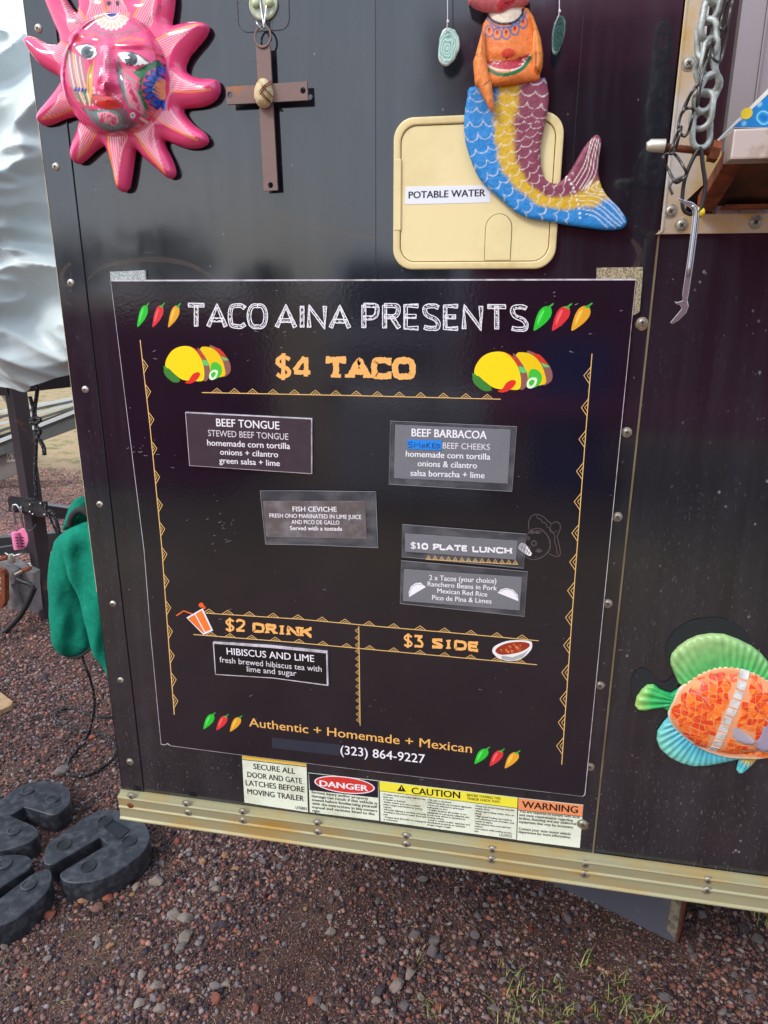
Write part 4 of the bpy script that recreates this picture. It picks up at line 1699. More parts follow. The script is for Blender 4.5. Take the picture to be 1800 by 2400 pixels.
p = Print(YP)
letters(p, 'TACO', (439, 769), (625, 771), 59, sketchy, WID, .13)
letters(p, 'AINA', (646, 771), (821, 773), 59, sketchy, WID, .2)
letters(p, 'PRESENTS', (849, 773), (1236, 777), 63, sketchy, WID, .22)
p.build('title_lettering', PRINT, board, label='white chalk-style title TACO AINA PRESENTS')
p = Print(YP)
letters(p, '$4', (646, 886), (731, 887), 54, chunky, WIDC, .08)
letters(p, 'TACO', (764, 887), (971, 889), 50, chunky, WIDC, .12)
letters(p, '$2', (528, 1478.6), (575, 1481), 29, chunky, WIDC, .1)
letters(p, 'DRINK', (593, 1482), (730, 1494), 23, chunky, WIDC, .16)
letters(p, '$3', (946, 1515.5), (992, 1518), 29, chunky, WIDC, .1)
letters(p, 'SIDE', (1013, 1518.5), (1120, 1527.5), 23, chunky, WIDC, .16)
p.build('price_lettering', PRINT, board, label='chunky orange price headings')
p = Print(YP)
p.text('Authentic + Homemade + Mexican', (584, 1702), (1106, 1765), 20, GOLD, 0.006)
p.build('slogan_lettering', PRINT, board, label='gold slogan Authentic + Homemade + Mexican')
p = Print(YP)
p.text('(323) 864-9227', (798, 1767), (996, 1789), 20, WHITE, 0.008)
p.build('telephone_lettering', PRINT, board)

# zigzag rules
def interp(pts, v, k):
    """x (or y) along a polyline at the other coordinate v"""
    pts = sorted(pts, key=lambda q: q[k])
    for i in range(len(pts) - 1):
        if pts[i][k] <= v <= pts[i + 1][k] or i == len(pts) - 2:
            t = (v - pts[i][k]) / (pts[i + 1][k] - pts[i][k])
            return pts[i][1 - k] + (pts[i + 1][1 - k] - pts[i][1 - k]) * t


YEL = c8(228, 184, 112)
p = Print(YP)
ln = [(473, 920), (820, 927), (1173.6, 935.6)]
p.line(ln, 2, YEL)
for x in (508.5, 549.5, 592, 640, 690, 739, 787, 835, 884.5, 936, 986, 1039.5, 1092, 1142):
    p.tri(x, interp(ln, x, 0), 13, 11, YEL, 1.5, base=(1, .018))
p.build('zigzag_rule', PRINT, board)
p = Print(YP)
ln = [(328.3, 797), (351.6, 1000), (379, 1280), (386, 1380), (397, 1530), (408.5, 1675)]
p.line(ln, 2, YEL)
for y in (858, 918, 983, 1051, 1118, 1184, 1240, 1299, 1362, 1424, 1480, 1537, 1593, 1643):
    p.tri(interp(ln, y, 1), y, 17, 11, YEL, 1.5, dirv=(1, -.02), base=(.09, 1))
p.build('zigzag_rule', PRINT, board)
p = Print(YP)
ln = [(1387.5, 829), (1374, 999), (1359, 1200), (1341, 1440), (1316.5, 1792)]
p.line(ln, 2, YEL)
for y in (880, 955, 1029, 1104, 1175.5, 1249, 1317, 1384, 1447, 1512, 1576, 1638, 1693, 1748):
    p.tri(interp(ln, y, 1), y, 20, 15, YEL, 1.5, dirv=(-1, .02), base=(-.075, 1))
p.build('zigzag_rule', PRINT, board)
p = Print(YP)
ln = [(482, 1437), (700, 1451), (900, 1469.5), (1070, 1484), (1262.5, 1501.8)]
p.line(ln, 1.8, YEL)
for x in (490, 534, 584.7, 640.4, 698.5, 755, 808.5, 865, 923, 984.7, 1042.5, 1104, 1165, 1224):
    p.tri(x, interp(ln, x, 0), 14, 10, YEL, 1.4, base=(1, .08))
p.build('zigzag_rule', PRINT, board)
p = Print(YP)
ln = [(453, 1487), (680, 1505), (900, 1525), (1258.6, 1558)]
p.line(ln, 1.8, YEL)
for x in (495, 539, 590, 645.5, 701, 757, 812.6, 866.6, 923, 984.7, 1042.5, 1104, 1164, 1220):
    p.tri(x, interp(ln, x, 0), 13, 9, YEL, 1.3, base=(1, .08))
p.build('zigzag_rule', PRINT, board)
p = Print(YP)
ln = [(841, 1468), (844, 1700.7)]
p.line(ln, 1.8, YEL)
for y in (290, 340, 390, 432, 485, 532, 580, 630, 678, 725, 775, 825, 870, 910):
    y = 1380 + y / 2.9625
    p.tri(interp(ln, y, 1), y, 7, 9, YEL, 1.1, dirv=(-1, 0), base=(0, 1), inner=True)
p.build('zigzag_rule', PRINT, board)

# chillies
CB = [(.0, 1.0), (.04, .78), (.16, .45), (.34, .2), (.58, .08), (.8, .12), (.9, .28), (.84, .48), (.62, .7), (.34, .88), (.1, 1.0)]
CS = [(.56, .12), (.76, .06), (.98, -.05), (1.0, .0), (.84, .11), (.9, .2), (.74, .16)]
for x0, x1, y0, y1, col in [(321.5, 349.5, 711.5, 765, 'g'), (357, 386, 711.5, 766, 'r'), (394, 424, 712, 766, 'y'),
                            (1250.6, 1298, 713, 773.7, 'g'), (1293.6, 1341, 713, 774, 'r'), (1339, 1389, 712, 774, 'y'),
                            (476.7, 505.4, 1671, 1708, 'g'), (507, 536, 1675, 1711, 'r'), (539, 568, 1678, 1714, 'y'),
                            (1112, 1148.6, 1752, 1790, 'g'), (1147.5, 1183, 1756, 1795, 'r'), (1183, 1220, 1760, 1800, 'y')]:
    cl = {'g': c8(40, 190, 50), 'r': c8(214, 52, 58), 'y': c8(226, 160, 44)}[col]
    hi = {'g': c8(90, 226, 96), 'r': c8(240, 100, 100), 'y': c8(246, 196, 84)}[col]
    S = lambda pts: [(x0 + (x1 - x0) * u, y0 + (y1 - y0) * v) for u, v in pts]
    p = Print(YP)
    p.poly(S(CB), cl, 3)
    p.poly(S([(.2, .62), (.34, .34), (.52, .2), (.5, .34), (.34, .6), (.2, .82)]), hi, 3)
    p.poly(S(CS), c8(60, 170, 60))
    p.build('chilli_print', PRINT, board, label={'g': 'green chilli', 'r': 'red chilli', 'y': 'yellow chilli'}[col])


def tacos(A):
    """pair of tacos in enlargement coordinates, A maps to pixels"""
    p = Print(YP)
    Y1, Y2 = c8(250, 214, 24), c8(236, 196, 20)
    R1, G1, BR, GR, LM = c8(206, 58, 34), c8(96, 200, 110), c8(140, 92, 84), c8(70, 190, 60), c8(222, 244, 208)
    P_ = lambda pts, c, s=3: p.poly([A(u, v) for u, v in pts], c, s)
    # rear taco
    P_([(628, 486), (672, 490), (712, 520), (742, 560), (756, 600), (752, 635), (730, 655), (700, 650)], BR)
    P_([(650, 487), (690, 495), (715, 520), (738, 558), (724, 562), (700, 540), (690, 528)], R1, 0)
    P_([(700, 540), (735, 556), (745, 562), (722, 566), (712, 562)], G1, 0)
    P_([(575, 496), (625, 486), (668, 508), (700, 550), (718, 600), (720, 655), (640, 660), (600, 600)], Y2)
    P_([(640, 590), (670, 575), (700, 600), (702, 640), (680, 668), (640, 672)], GR)
    # front taco
    P_([(560, 490), (596, 530), (628, 590), (634, 640), (622, 676), (596, 684), (590, 600)], BR)
    P_([(512, 480), (548, 496), (580, 520), (602, 548), (590, 560), (570, 545), (556, 520)], R1, 0)
    P_([(588, 560), (616, 566), (632, 592), (612, 596), (596, 592)], G1, 0)
    P_([(370, 600), (378, 555), (410, 508), (455, 484), (510, 482), (550, 508), (582, 556), (598, 610), (600, 660), (588, 686), (540, 686), (470, 678), (420, 640), (385, 620)], Y1)
    P_([(632, 640), (656, 620), (680, 628), (672, 664), (650, 680), (630, 672)], LM)
    P_([(640, 645), (656, 632), (668, 640), (660, 660), (645, 666)], GR)
    # peppers in front
    P_([(362, 615), (390, 612), (420, 640), (452, 670), (455, 690), (420, 694), (385, 670), (366, 645)], c8(62, 128, 52))
    P_([(358, 598), (378, 602), (384, 622), (364, 616)], c8(50, 150, 50), 0)
    P_([(486, 695), (510, 680), (528, 650), (556, 634), (576, 642), (566, 668), (540, 692), (510, 702)], c8(222, 52, 40))
    return p


tacos(lambda u, v: (240 + u / 2.5136, 620 + v / 2.5136)).build('taco_print', PRINT, board, label='pair of yellow tacos beside the left border')
tacos(lambda u, v: (1107 + (u / 2.5136 - 143.5) * 1.195 + 0.0, 824 + (v / 2.5136 - 191) * 1.087)).build('taco_print', PRINT, board, label='pair of yellow tacos beside the right border')
p = Print(YP)
z5 = lambda pts: Z(pts, 340, 1380, 2.9625)
p.line(z5([(217, 187), (268, 153), (330, 176)]), 3, c8(236, 104, 44))
p.poly([(340 + (390 + 18 * math.cos(k)) / 2.9625, 1380 + (113 + 17 * math.sin(k)) / 2.9625) for k in np.linspace(0, 6.28, 13)[:-1]], c8(236, 96, 40))
p.poly([(340 + (410 + 12 * math.cos(k)) / 2.9625, 1380 + (130 + 12 * math.sin(k)) / 2.9625) for k in np.linspace(0, 6.28, 11)[:-1]], c8(222, 84, 36))
p.poly(z5([(287, 200), (400, 135), (472, 290), (405, 320)]), WHITE)
p.poly(z5([(298, 206), (344, 179), (412, 304), (404, 310)]), c8(236, 116, 48))
p.poly(z5([(350, 175), (394, 149), (458, 284), (418, 300)]), c8(240, 124, 52))
p.build('drink_print', PRINT, board, label='orange drink glass with straw')
p = Print(YP)
z6 = lambda pts: Z(pts, 840, 1420, 2.592)
p.poly(z6([(813, 272), (832, 242), (900, 214), (980, 208), (1045, 215), (1056, 240), (1045, 272), (1000, 315), (935, 336), (868, 325), (828, 300)]), c8(230, 228, 226), 3)
p.poly(z6([(868, 302), (935, 312), (1000, 290), (1035, 268), (1000, 312), (935, 334), (872, 324)]), c8(168, 168, 168), 0)
p.poly(z6([(832, 276), (850, 250), (905, 226), (985, 218), (1036, 228), (1036, 250), (990, 278), (920, 294), (862, 296)]), c8(150, 52, 30), 3)
for _ in range(34):
    a_ = rng.uniform(0, 6.28)
    rr = math.sqrt(rng.random()) * 0.86
    cx, cy = 938 + 88 * rr * math.cos(a_), 258 + 28 * rr * math.sin(a_) - 0.14 * 88 * rr * math.cos(a_)
    s_ = rng.uniform(5, 9)
    p.poly(z6([(cx + s_ * math.cos(k), cy + s_ * .7 * math.sin(k)) for k in np.linspace(0, 6.28, 8)[:-1]]), rng.choice([c8(206, 110, 60), c8(224, 140, 84), c8(186, 72, 40), c8(170, 60, 34)]))
p.build('bean_bowl_print', PRINT, board, label='white bowl of beans')

# grinning skull in a wide hat, drawn in thin grey lines
p = Print(YP)
z4 = lambda pts: Z(pts, 880, 960, 3.318)
GK = c8(104, 92, 96)
p.line(z4([(1195, 935), (1190, 890), (1205, 840), (1245, 815), (1300, 830), (1345, 870), (1375, 885), (1400, 872), (1430, 885), (1438, 920), (1425, 960), (1412, 985), (1425, 1040), (1438, 1110), (1425, 1140), (1390, 1138), (1350, 1120)]), 1.1, GK, smooth=4)
p.line(z4([(1250, 825), (1268, 850), (1285, 848), (1300, 878), (1322, 880), (1335, 912), (1352, 920), (1362, 950), (1380, 958), (1395, 985), (1392, 1020), (1405, 1060), (1410, 1100), (1420, 1130)]), 1.0, GK, smooth=4)
p.line(z4([(1365, 890), (1360, 930), (1385, 955), (1415, 940)]), .9, GK, smooth=4)
p.line(z4([(1175, 990), (1195, 950), (1240, 925), (1290, 930), (1335, 975), (1360, 1030), (1355, 1090), (1320, 1130), (1270, 1160), (1220, 1165), (1160, 1140), (1130, 1110)]), 1.1, GK, smooth=4)
for cx, cy, rr in ((1232, 1040, 22), (1232, 1040, 15), (1187, 1000, 14), (1187, 1000, 9), (1195, 1075, 11)):
    p.line(z4([(cx + rr * math.cos(k), cy + rr * math.sin(k)) for k in np.linspace(0, 6.28, 13)[:-1]]), .8, GK, closed=True)
for cx, cy in ((1260, 965), (1270, 1110), (1215, 965)):
    for k in range(-2, 3):
        a_ = -1.57 + k * .55
        q = [(cx, cy), (cx + 18 * math.cos(a_ - .2), cy + 18 * math.sin(a_ - .2)), (cx + 30 * math.cos(a_), cy + 30 * math.sin(a_)), (cx + 18 * math.cos(a_ + .2), cy + 18 * math.sin(a_ + .2))]
        p.line(z4(q), .7, GK, closed=True, smooth=3)
for k in range(9):
    a_ = -1.2 + k * .36
    cx, cy = 1262 + 84 * math.cos(a_), 1045 + 100 * math.sin(a_)
    p.line(z4([(cx + 10 * math.cos(t), cy + 10 * math.sin(t)) for t in np.linspace(a_ - 1.6, a_ + 1.6, 7)]), .7, GK)
p.poly(z4([(1108, 1076), (1133, 1036), (1172, 1052), (1215, 1118), (1196, 1138), (1145, 1108)]), WHITE, 2)
for q in ([(1120, 1060), (1170, 1088), (1205, 1128)], [(1130, 1095), (1150, 1042)], [(1152, 1108), (1172, 1055)], [(1172, 1120), (1190, 1080)], [(1186, 1130), (1203, 1100)]):
    p.line(z4(q), 1.0, c8(20, 18, 22))
p.build('skull_print', PRINT, board, label='thin grey line drawing of a grinning skull in a wide hat')
# masked-out line
m = MB()
q = [(637, 1729.4), (797.4, 1746), (795.7, 1771.5), (637, 1753)]
m.prism(WL(q, YP - 0.0006), [(x, YP + 0.0001, z) for x, _, z in WL(q, YP - 0.0006)])
m.build('cover_tape', mat('slate vinyl patch', c8(44, 48, 62), 0.35), board, label='blank dark vinyl patch over a line of print')
# nicks and dust on the board
sc_ = MB()
for _ in range(150):
    px, py = r9.uniform(290, 1460), r9.uniform(680, 1840)
    if r9.random() < .5:
        px, py = r9.choice([(330, 1050), (345, 1060), (500, 1240), (540, 1260), (520, 1220), (1170, 850), (660, 800), (520, 1490), (560, 1700), (1140, 1590), (900, 1650), (1290, 700)])
        px += r9.gauss(0, 26)
        py += r9.gauss(0, 18)
    a = r9.uniform(-.5, .3)
    L = r9.choice([1.5, 2, 3, 7]) * r9.uniform(.6, 1.4)
    A_, B_ = Vector(W(px, py, YP)), Vector(W(px + math.cos(a) * L, py + math.sin(a) * L, YP))
    d = (B_ - A_).normalized()
    n_ = Vector((-d.z, 0, d.x)) * 0.00035
    sc_.add([A_ - n_, B_ - n_ * .4, B_ + n_ * .4, A_ + n_], [(0, 1, 2, 3)])
sc_.build('nicks', mat('pale nick', c8(150, 144, 150), 0.5), board, fix=False, kind='stuff')

# woven fastening strips holding the board
WOVEN, nt, b = new_mat('grey woven strip')
wv = N(nt, 'ShaderNodeTexVoronoi', Scale=700.0)
nt.links.new(coords(nt, (1, 1, 0.6)), wv.inputs['Vector'])
nt.links.new(ramp(nt, wv.outputs['Distance'], [(0.2, c8(120, 126, 128)), (0.7, c8(190, 196, 196))]), b.inputs['Base Color'])
b.inputs['Roughness'].default_value = 0.9
bump(nt, b, wv.outputs['Distance'], 0.7, 0.0006)
WOVEN2, nt, b = new_mat('beige woven strip')
wv = N(nt, 'ShaderNodeTexVoronoi', Scale=650.0)
nt.links.new(coords(nt, (1, 1, 0.6)), wv.inputs['Vector'])
nt.links.new(ramp(nt, wv.outputs['Distance'], [(0.2, c8(92, 80, 62)), (0.7, c8(176, 162, 132))]), b.inputs['Base Color'])
b.inputs['Roughness'].default_value = 0.9
bump(nt, b, wv.outputs['Distance'], 0.7, 0.0006)
for q, mt, lab in (([(258, 637), (300, 635), (339.5, 633), (341, 660), (259, 660)], WOVEN, 'grey woven strip at the upper left corner of the board'),
                   ([(1399, 627.4), (1506.8, 626), (1506, 652), (1398, 658)], WOVEN2, 'beige woven strip over the upper right corner of the board'),
                   ([(1482, 652.4), (1506, 652.4), (1499, 731), (1484, 739), (1474, 739)], WOVEN2, 'frayed beige strip down the right edge of the board')):
    m = MB()
    m.prism(WL(q, -0.0042), [(x, -0.0003, z) for x, _, z in WL(q, -0.0042)])
    st_ = m.build('woven_strip', mt, None, label=lab, cat='strip')
    st_['group'] = 'woven strips fixing the board'

# ================================================================== CARDS ON THE BOARD
LAM, nt, b = new_mat('clear laminate')
nt.links.new(ramp(nt, tnoise(nt, 26, 3, .5, (1, 1, 2)), [(0.4, c8(84, 84, 92)), (0.65, c8(124, 122, 128))]), b.inputs['Base Color'])
b.inputs['Roughness'].default_value = 0.08
b.inputs['Alpha'].default_value = 0.38  # grey film made denser to carry its glare
bump(nt, b, tnoise(nt, 30, 3, 0.5), 0.5, 0.004)
PAPER, nt, b = new_mat('grey-black card under film')
nt.links.new(ramp(nt, tnoise(nt, 900, 2), [(0.35, c8(92, 92, 98)), (0.65, c8(134, 134, 140))]), b.inputs['Base Color'])  # card lightened for the glare of the film over it
b.inputs['Roughness'].default_value = 0.16
bump(nt, b, tnoise(nt, 22, 3, 0.5), 0.35, 0.004)
DARKC = mat('dark plum card', c8(60, 46, 56), 0.3, dirt=c8(66, 52, 62), dirt_scale=60)
BLKC = mat('black card', c8(18, 18, 24), 0.3)
YC = YP - 0.0004


def card(label, outer, inner, y, fill, rim=None, curl=0.0, thick=0.0012, group='small menu cards fixed to the board'):
    o3 = WL(outer, y)
    c = thing('menu_card', label, 'card', tuple(np.mean(np.array(o3), 0)), group)
    m = MB()
    m.prism(o3, [(x, YC, z) for x, _, z in o3])
    m.build('film' if rim is LAM else 'card_edge', rim or WEDGE, c)
    i3 = WL(inner, y - 0.0003)
    m = MB()
    m.prism(i3, [(x, y_ + 0.0002, z) for x, y_, z in i3])
    m.build('printed_paper', fill, c)
    if rim is LAM:
        pe = Print(y - 0.0002)
        pe.line(outer, 0.9, c8(150, 148, 154), closed=True)  # bright glare along the film edges drawn in as pale lines
        pe.line(inner, 0.8, c8(150, 148, 154), closed=True)
        pe.build('edge_glare', PRINTM, c)
    return c, y - 0.0006


c, y = card('dark card with thin white edge reading BEEF TONGUE, leftmost of the upper cards', [(434, 966), (731, 981), (731, 1111), (443.7, 1091.6)], [(435.4, 968.2), (728.8, 983.0), (729, 1109.4), (444.9, 1090.6)], YC - 0.004, DARKC)
p = Print(y)
p.text('BEEF TONGUE', (507, 998.8), (655, 1006.6), 18, WHITE, 0.012)
p.text('STEWED BEEF TONGUE', (488, 1021.7), (676, 1031), 14.5, c8(214, 206, 212))
p.text('homemade corn tortilla', (486, 1044), (680, 1052.5), 14, WHITE, 0.008)
p.text('onions + cilantro', (516, 1065.4), (652, 1072), 13.5, WHITE, 0.008)
p.text('green salsa + lime', (514, 1085.5), (656, 1092.6), 13.5, WHITE, 0.008)
p.build('lettering', PRINTM, c)

c, y = card('crinkled clear-edged card reading FISH CEVICHE in the middle of the board', [(609.5, 1150.4), (700, 1150.2), (880.7, 1152.5), (883, 1215), (886, 1284), (740, 1277.5), (622.4, 1275.5)],
            [(616.4, 1174.5), (855, 1174.5), (859.6, 1262), (624.5, 1256.8)], YC - 0.003, mat('brown-grey card', c8(96, 86, 86), 0.14, dirt=c8(124, 118, 122), dirt_scale=40, bs=30, bstr=.4, bdist=.004), LAM)
p = Print(y)
p.text('FISH CEVICHE', (686, 1198.6), (789.4, 1199.5), 11.5, WHITE, 0.012)
p.text('FRESH ONO MARINATED IN LIME JUICE', (632, 1212.8), (847, 1216.7), 9.5, WHITE, 0.01)
p.text('AND PICO DE GALLO', (683.3, 1227.9), (796, 1229.7), 9.5, WHITE, 0.01)
p.text('Served with a tostada', (680, 1242.3), (802.4, 1244), 9.5, WHITE, 0.02)
p.build('lettering', PRINTM, c)

c, y = card('clear-edged grey card reading BEEF BARBACOA with a strip of blue tape', [(914.7, 986.5), (1211.5, 999.8), (1200, 1152), (911.6, 1134.8)],
            [(926.7, 995.6), (1196.5, 1007.6), (1189.8, 1132.7), (923.7, 1119.7)], YC - 0.0026, PAPER, LAM)
p = Print(y)
p.text('BEEF BARBACOA', (964.4, 1022.4), (1140.7, 1028.7), 18, WHITE, 0.02)
p.text('BEEF CHEEKS', (1037.3, 1051), (1148, 1055), 14, c8(220, 214, 220), 0.004)
p.text('homemade corn tortilla', (951, 1070), (1149, 1077.5), 14, WHITE, 0.012)
p.text('onions & cilantro', (978.6, 1092.6), (1118, 1098), 14, WHITE, 0.01)
p.text('salsa borracha + lime', (962, 1115), (1135.6, 1121), 14, WHITE, 0.01)
p.build('lettering', PRINTM, c)
tp = thing('blue_tape', 'strip of bright blue masking tape hand-lettered SMOKED in dark ink', 'tape', tuple(W(995, 1043, y - .001)))
m = MB()
q = [(954.7, 1031.5), (957, 1030.5), (1036, 1032), (1034.3, 1055.8), (955.6, 1052), (957, 1045), (954, 1040)]
m.prism(WL(q, y - 0.0006), [(a_, y - 0.0001, b_) for a_, _, b_ in WL(q, y - 0.0006)])
m.build('strip', mat('blue masking tape', c8(24, 128, 222), 0.6, bs=300, bstr=0.3), tp)
p = Print(y - 0.0008)
INK = c8(16, 24, 58)
for st_ in ([(967, 1036), (958, 1037), (957, 1041), (966, 1043), (967, 1047), (957, 1049)], [(971, 1049), (973, 1038), (978, 1044), (983, 1038), (985, 1049)],
            [(992, 1042), (989, 1045), (991, 1049), (995, 1048), (996, 1043), (992, 1042)], [(1001, 1038), (1000, 1050)], [(1008, 1038), (1001, 1044), (1009, 1050)],
            [(1021, 1040), (1014, 1040), (1013, 1050), (1021, 1050)], [(1014, 1045), (1019, 1045)], [(1024, 1041), (1024, 1051), (1030, 1049), (1031, 1044), (1024, 1041)]):
    p.line(st_, 1.7, INK)
p.build('lettering', PRINTM, tp)

c, y = card('long clear-edged card reading $10 PLATE LUNCH beside the skull drawing', [(942.7, 1229), (1233.5, 1251.7), (1227, 1332), (941.8, 1305)],
            [(948.7, 1250.8), (1213, 1268), (1209, 1311), (950, 1292)], YC - 0.0026, PAPER, LAM)
p = Print(y)
chw = lambda pr, ch_, P, w_: chunky(pr, ch_, P, w_, WHITE, 0.24)
letters(p, '$10', (962, 1285.5), (1003, 1288.5), 15, chw, WIDC, .15)
letters(p, 'PLATE', (1016, 1288.5), (1094, 1292.5), 14, chw, WIDC, .16)
letters(p, 'LUNCH', (1108, 1294), (1199, 1298), 14, chw, WIDC, .16)
p.build('lettering', PRINTM, c)
p = Print(YP - 0.0031)
for k in range(14):
    t = k / 13
    p.tri(1004 + t * 204, 1311.5 + t * 11, 5.5, 9.5, YEL, 1.2, base=(1, .06))
p.line([(998, 1311), (1214, 1323)], 1.2, YEL)
p.build('zigzag_rule', PRINTM, c)

c, y = card('clear-edged grey card listing the plate lunch between two white taco shapes', [(940.3, 1314), (1236.5, 1339.7), (1229, 1444.6), (937.9, 1414.5)],
            [(947, 1334), (1223, 1353), (1217.5, 1430), (944.8, 1407.6)], YC - 0.0026, PAPER, LAM)
p = Print(y)
p.text('2 x Tacos (your choice)', (1006, 1359.3), (1163.3, 1367.5), 12, WHITE, 0.01)
p.text('Ranchero Beans in Pork', (1002, 1373.5), (1164.8, 1384), 11, WHITE, 0.01)
p.text('Mexican Red Rice', (1024.7, 1389.5), (1142, 1398.5), 11, WHITE, 0.01)
p.text('Pico de Pina & Limes', (1012.6, 1405.5), (1152, 1414.7), 11, WHITE, 0.01)
p.build('lettering', PRINTM, c)
p = Print(y)
p.poly(z4([(262, 1458), (258, 1420), (275, 1375), (310, 1350), (350, 1345), (392, 1380)]), WHITE)
p.line(z4([(266, 1440), (270, 1405), (290, 1372), (330, 1356), (372, 1366)]), .9, c8(70, 68, 76))
p.poly(z4([(950, 1425), (975, 1398), (1020, 1388), (1070, 1402), (1105, 1440), (1112, 1490)]), WHITE)
p.line(z4([(965, 1418), (1000, 1400), (1050, 1402), (1088, 1430), (1104, 1465)]), .9, c8(70, 68, 76))
p.build('taco_shape', PRINTM, c)

c, y = card('black card with white edge reading HIBISCUS AND LIME under the drink price', [(498.7, 1505.6), (633, 1514), (767, 1527.8), (769.4, 1607.8), (640, 1590), (504.4, 1581.5)],
            [(501.5, 1509), (633, 1518.5), (764, 1531.5), (765.5, 1604.5), (640, 1588), (506, 1579.8)], YC - 0.004, BLKC)
p = Print(y)
p.text('HIBISCUS AND LIME', (531.7, 1533.6), (736.6, 1551.5), 15.5, WHITE, 0.006)
p.text('fresh brewed hibiscus tea with', (515, 1552), (754, 1574.5), 13, c8(222, 216, 222))
p.text('lime and sugar', (579, 1574), (695, 1584.5), 13, c8(222, 216, 222))
p.build('lettering', PRINTM, c)

# ================================================================== WARNING DECALS ON THE TRAILER (lettering is a sub-part)
DEC = mat('white decal vinyl', c8(226, 232, 212), 0.4, dirt=c8(196, 198, 170), dirt_scale=18)
BK = c8(22, 22, 22)


def decal(quad, label, base=DEC):
    m = MB()
    m.prism(WL(quad, -0.0008), [(x, -0.00005, z) for x, _, z in WL(quad, -0.0008)])
    return m.build('warning_decal', base, trailer, label=label)


d = decal([(567, 1767), (718, 1784), (721.6, 1903.6), (573, 1881)], 'white decal reading SECURE ALL DOOR AND GATE LATCHES BEFORE MOVING TRAILER')
p = Print(-0.001)
p.poly([(567.5, 1767.5), (717.6, 1784.5), (718, 1795.5), (568, 1778.5)], c8(232, 190, 60))
p.line([(568, 1780), (718, 1797)], 1.6, BK)
p.build('yellow_band', PRINTM, d)
p = Print(-0.0012)
for s_, a_, b_, h_ in (('SECURE ALL', (594, 1802), (692, 1814), 12.5), ('DOOR AND GATE', (580, 1821), (708, 1837), 12.5), ('LATCHES BEFORE', (576, 1840.4), (714, 1857), 12.5), ('MOVING TRAILER', (580, 1860.6), (712, 1878), 12.5), ('UT0001', (693, 1896), (719, 1899), 6.5)):
    p.text(s_, a_, b_, h_, BK, 0.012)
p.build('lettering', PRINTM, d)
d = decal([(723, 1811.5), (886.7, 1830), (888.4, 1923.4), (726, 1903.6)], 'black and white decal with red oval reading DANGER')
p = Print(-0.001)
p.poly([(723.5, 1812), (886, 1830.6), (886.3, 1870), (726, 1852)], c8(24, 22, 34))
el = lambda rx, ry: [(807.5 + rx * math.cos(k) + 0.0 * k, 1839.5 + ry * math.sin(k) + rx * math.cos(k) * 0.115) for k in np.linspace(0, 6.283, 29)[:-1]]
p.poly(el(71, 19.5), WHITE)
p.poly(el(68, 17.4), c8(206, 52, 42))
p.build('header_print', PRINTM, d)
p = Print(-0.0012)
p.text('DANGER', (749, 1842), (863, 1854.5), 13, WHITE, 0.03)
BK2 = c8(30, 30, 28)
for s_, a_, b_ in (('Serious injury and/or property', (730, 1859), (863, 1875)), ('damage can result if this vehicle is', (730, 1868), (884, 1886)), ('towed before familiarizing yourself', (731, 1877), (884, 1894.4)),
                   ('with the instructions in the owners', (731.5, 1885.5), (884, 1903.6)), ('manual and cautions listed to the', (731.5, 1894), (878, 1911)), ('right.', (732, 1902.6), (751, 1904.8))):
    p.text(s_, a_, b_, 6, BK2, 0.016)
p.build('lettering', PRINTM, d)
d = decal([(887.7, 1830.4), (1214.2, 1869.9), (1211, 1968), (890.2, 1924.2)], 'long decal with yellow CAUTION band and three columns of small print')
p = Print(-0.001)
p.poly([(888.2, 1831), (1213.6, 1870.4), (1213.2, 1894), (888.6, 1853)], c8(236, 224, 60))
p.poly(Z([(210, 160), (240, 115), (272, 165)], 860, 1800, 2.9625), BK)
p.line(Z([(241, 130), (241, 150)], 860, 1800, 2.9625), 1.6, c8(236, 224, 60))
p.line([(888.6, 1853.5), (1213.2, 1894.5)], 1.2, BK)
p.line([(888.6, 1831), (891, 1924)], 1.4, BK)
p.line([(1213.8, 1870), (1210.6, 1967)], 1.4, BK)
p.build('header_print', PRINTM, d)
p = Print(-0.0012)
p.text('CAUTION', (964.6, 1860.4), (1078.7, 1871.4), 15, BK, 0.02)
p.text('BEFORE TOWING THIS', (1094.6, 1866), (1173, 1874.4), 5.6, BK, 0.015)
p.text('TRAILER CHECK THAT:', (1094.6, 1874), (1173, 1882.6), 5.6, BK, 0.015)
p.text('US3023', (1170, 1959.8), (1199, 1963), 6.5, BK, 0.0)
cols = [((897, 1863), (899, 1922), 100, ['-Coupler hitch and trailer ball are the', ' same size', '-Coupler is latched', '-Safety chains are criss-crossed', ' under tongue and hitched to towing', ' vehicle', '-All trailer lighting is working correctly', '-Loading is secured to trailer front and', ' rear', '-Tongue jack (if trailer is equipped)', ' is retracted']),
        ((1001, 1876), (1001, 1934.5), 103, ['-Tilt pin is latched', '-Wheel lug bolts are properly tightened', '-Tires are inflated to pressure', ' indicated on tire', '-Trailer brakes (if trailer is so', ' equipped) are properly adjusted and', ' break away device is attached to', ' towing vehicle', '-Load is within trailer capacity and', ' distributed properly to maintain', ' proper tongue weight']),
        ((1113, 1890), (1112, 1949.5), 97, ['-Heavy end of load must go onto the', ' trailer first', '-When approaching trailer, drive on', ' slowly', '-High speed loading can result in', ' over shooting front of trailer, and', ' result in injury', '-Wet surfaces may cause skid bed', ' surface', '-Use caution while loading on wet', ' bed'])]
for (ax, ay), (bx, by), wd, lines in cols:
    for i, s_ in enumerate(lines):
        t = i / (len(lines) - 1)
        x, y_ = ax + (bx - ax) * t, ay + (by - ay) * t
        n_ = len(s_.strip())
        w_ = min(wd, wd * n_ / 37)
        p.text(s_.strip(), (x, y_), (x + w_, y_ + w_ * 0.125), 3.8, BK2, 0.012)
p.build('lettering', PRINTM, d)
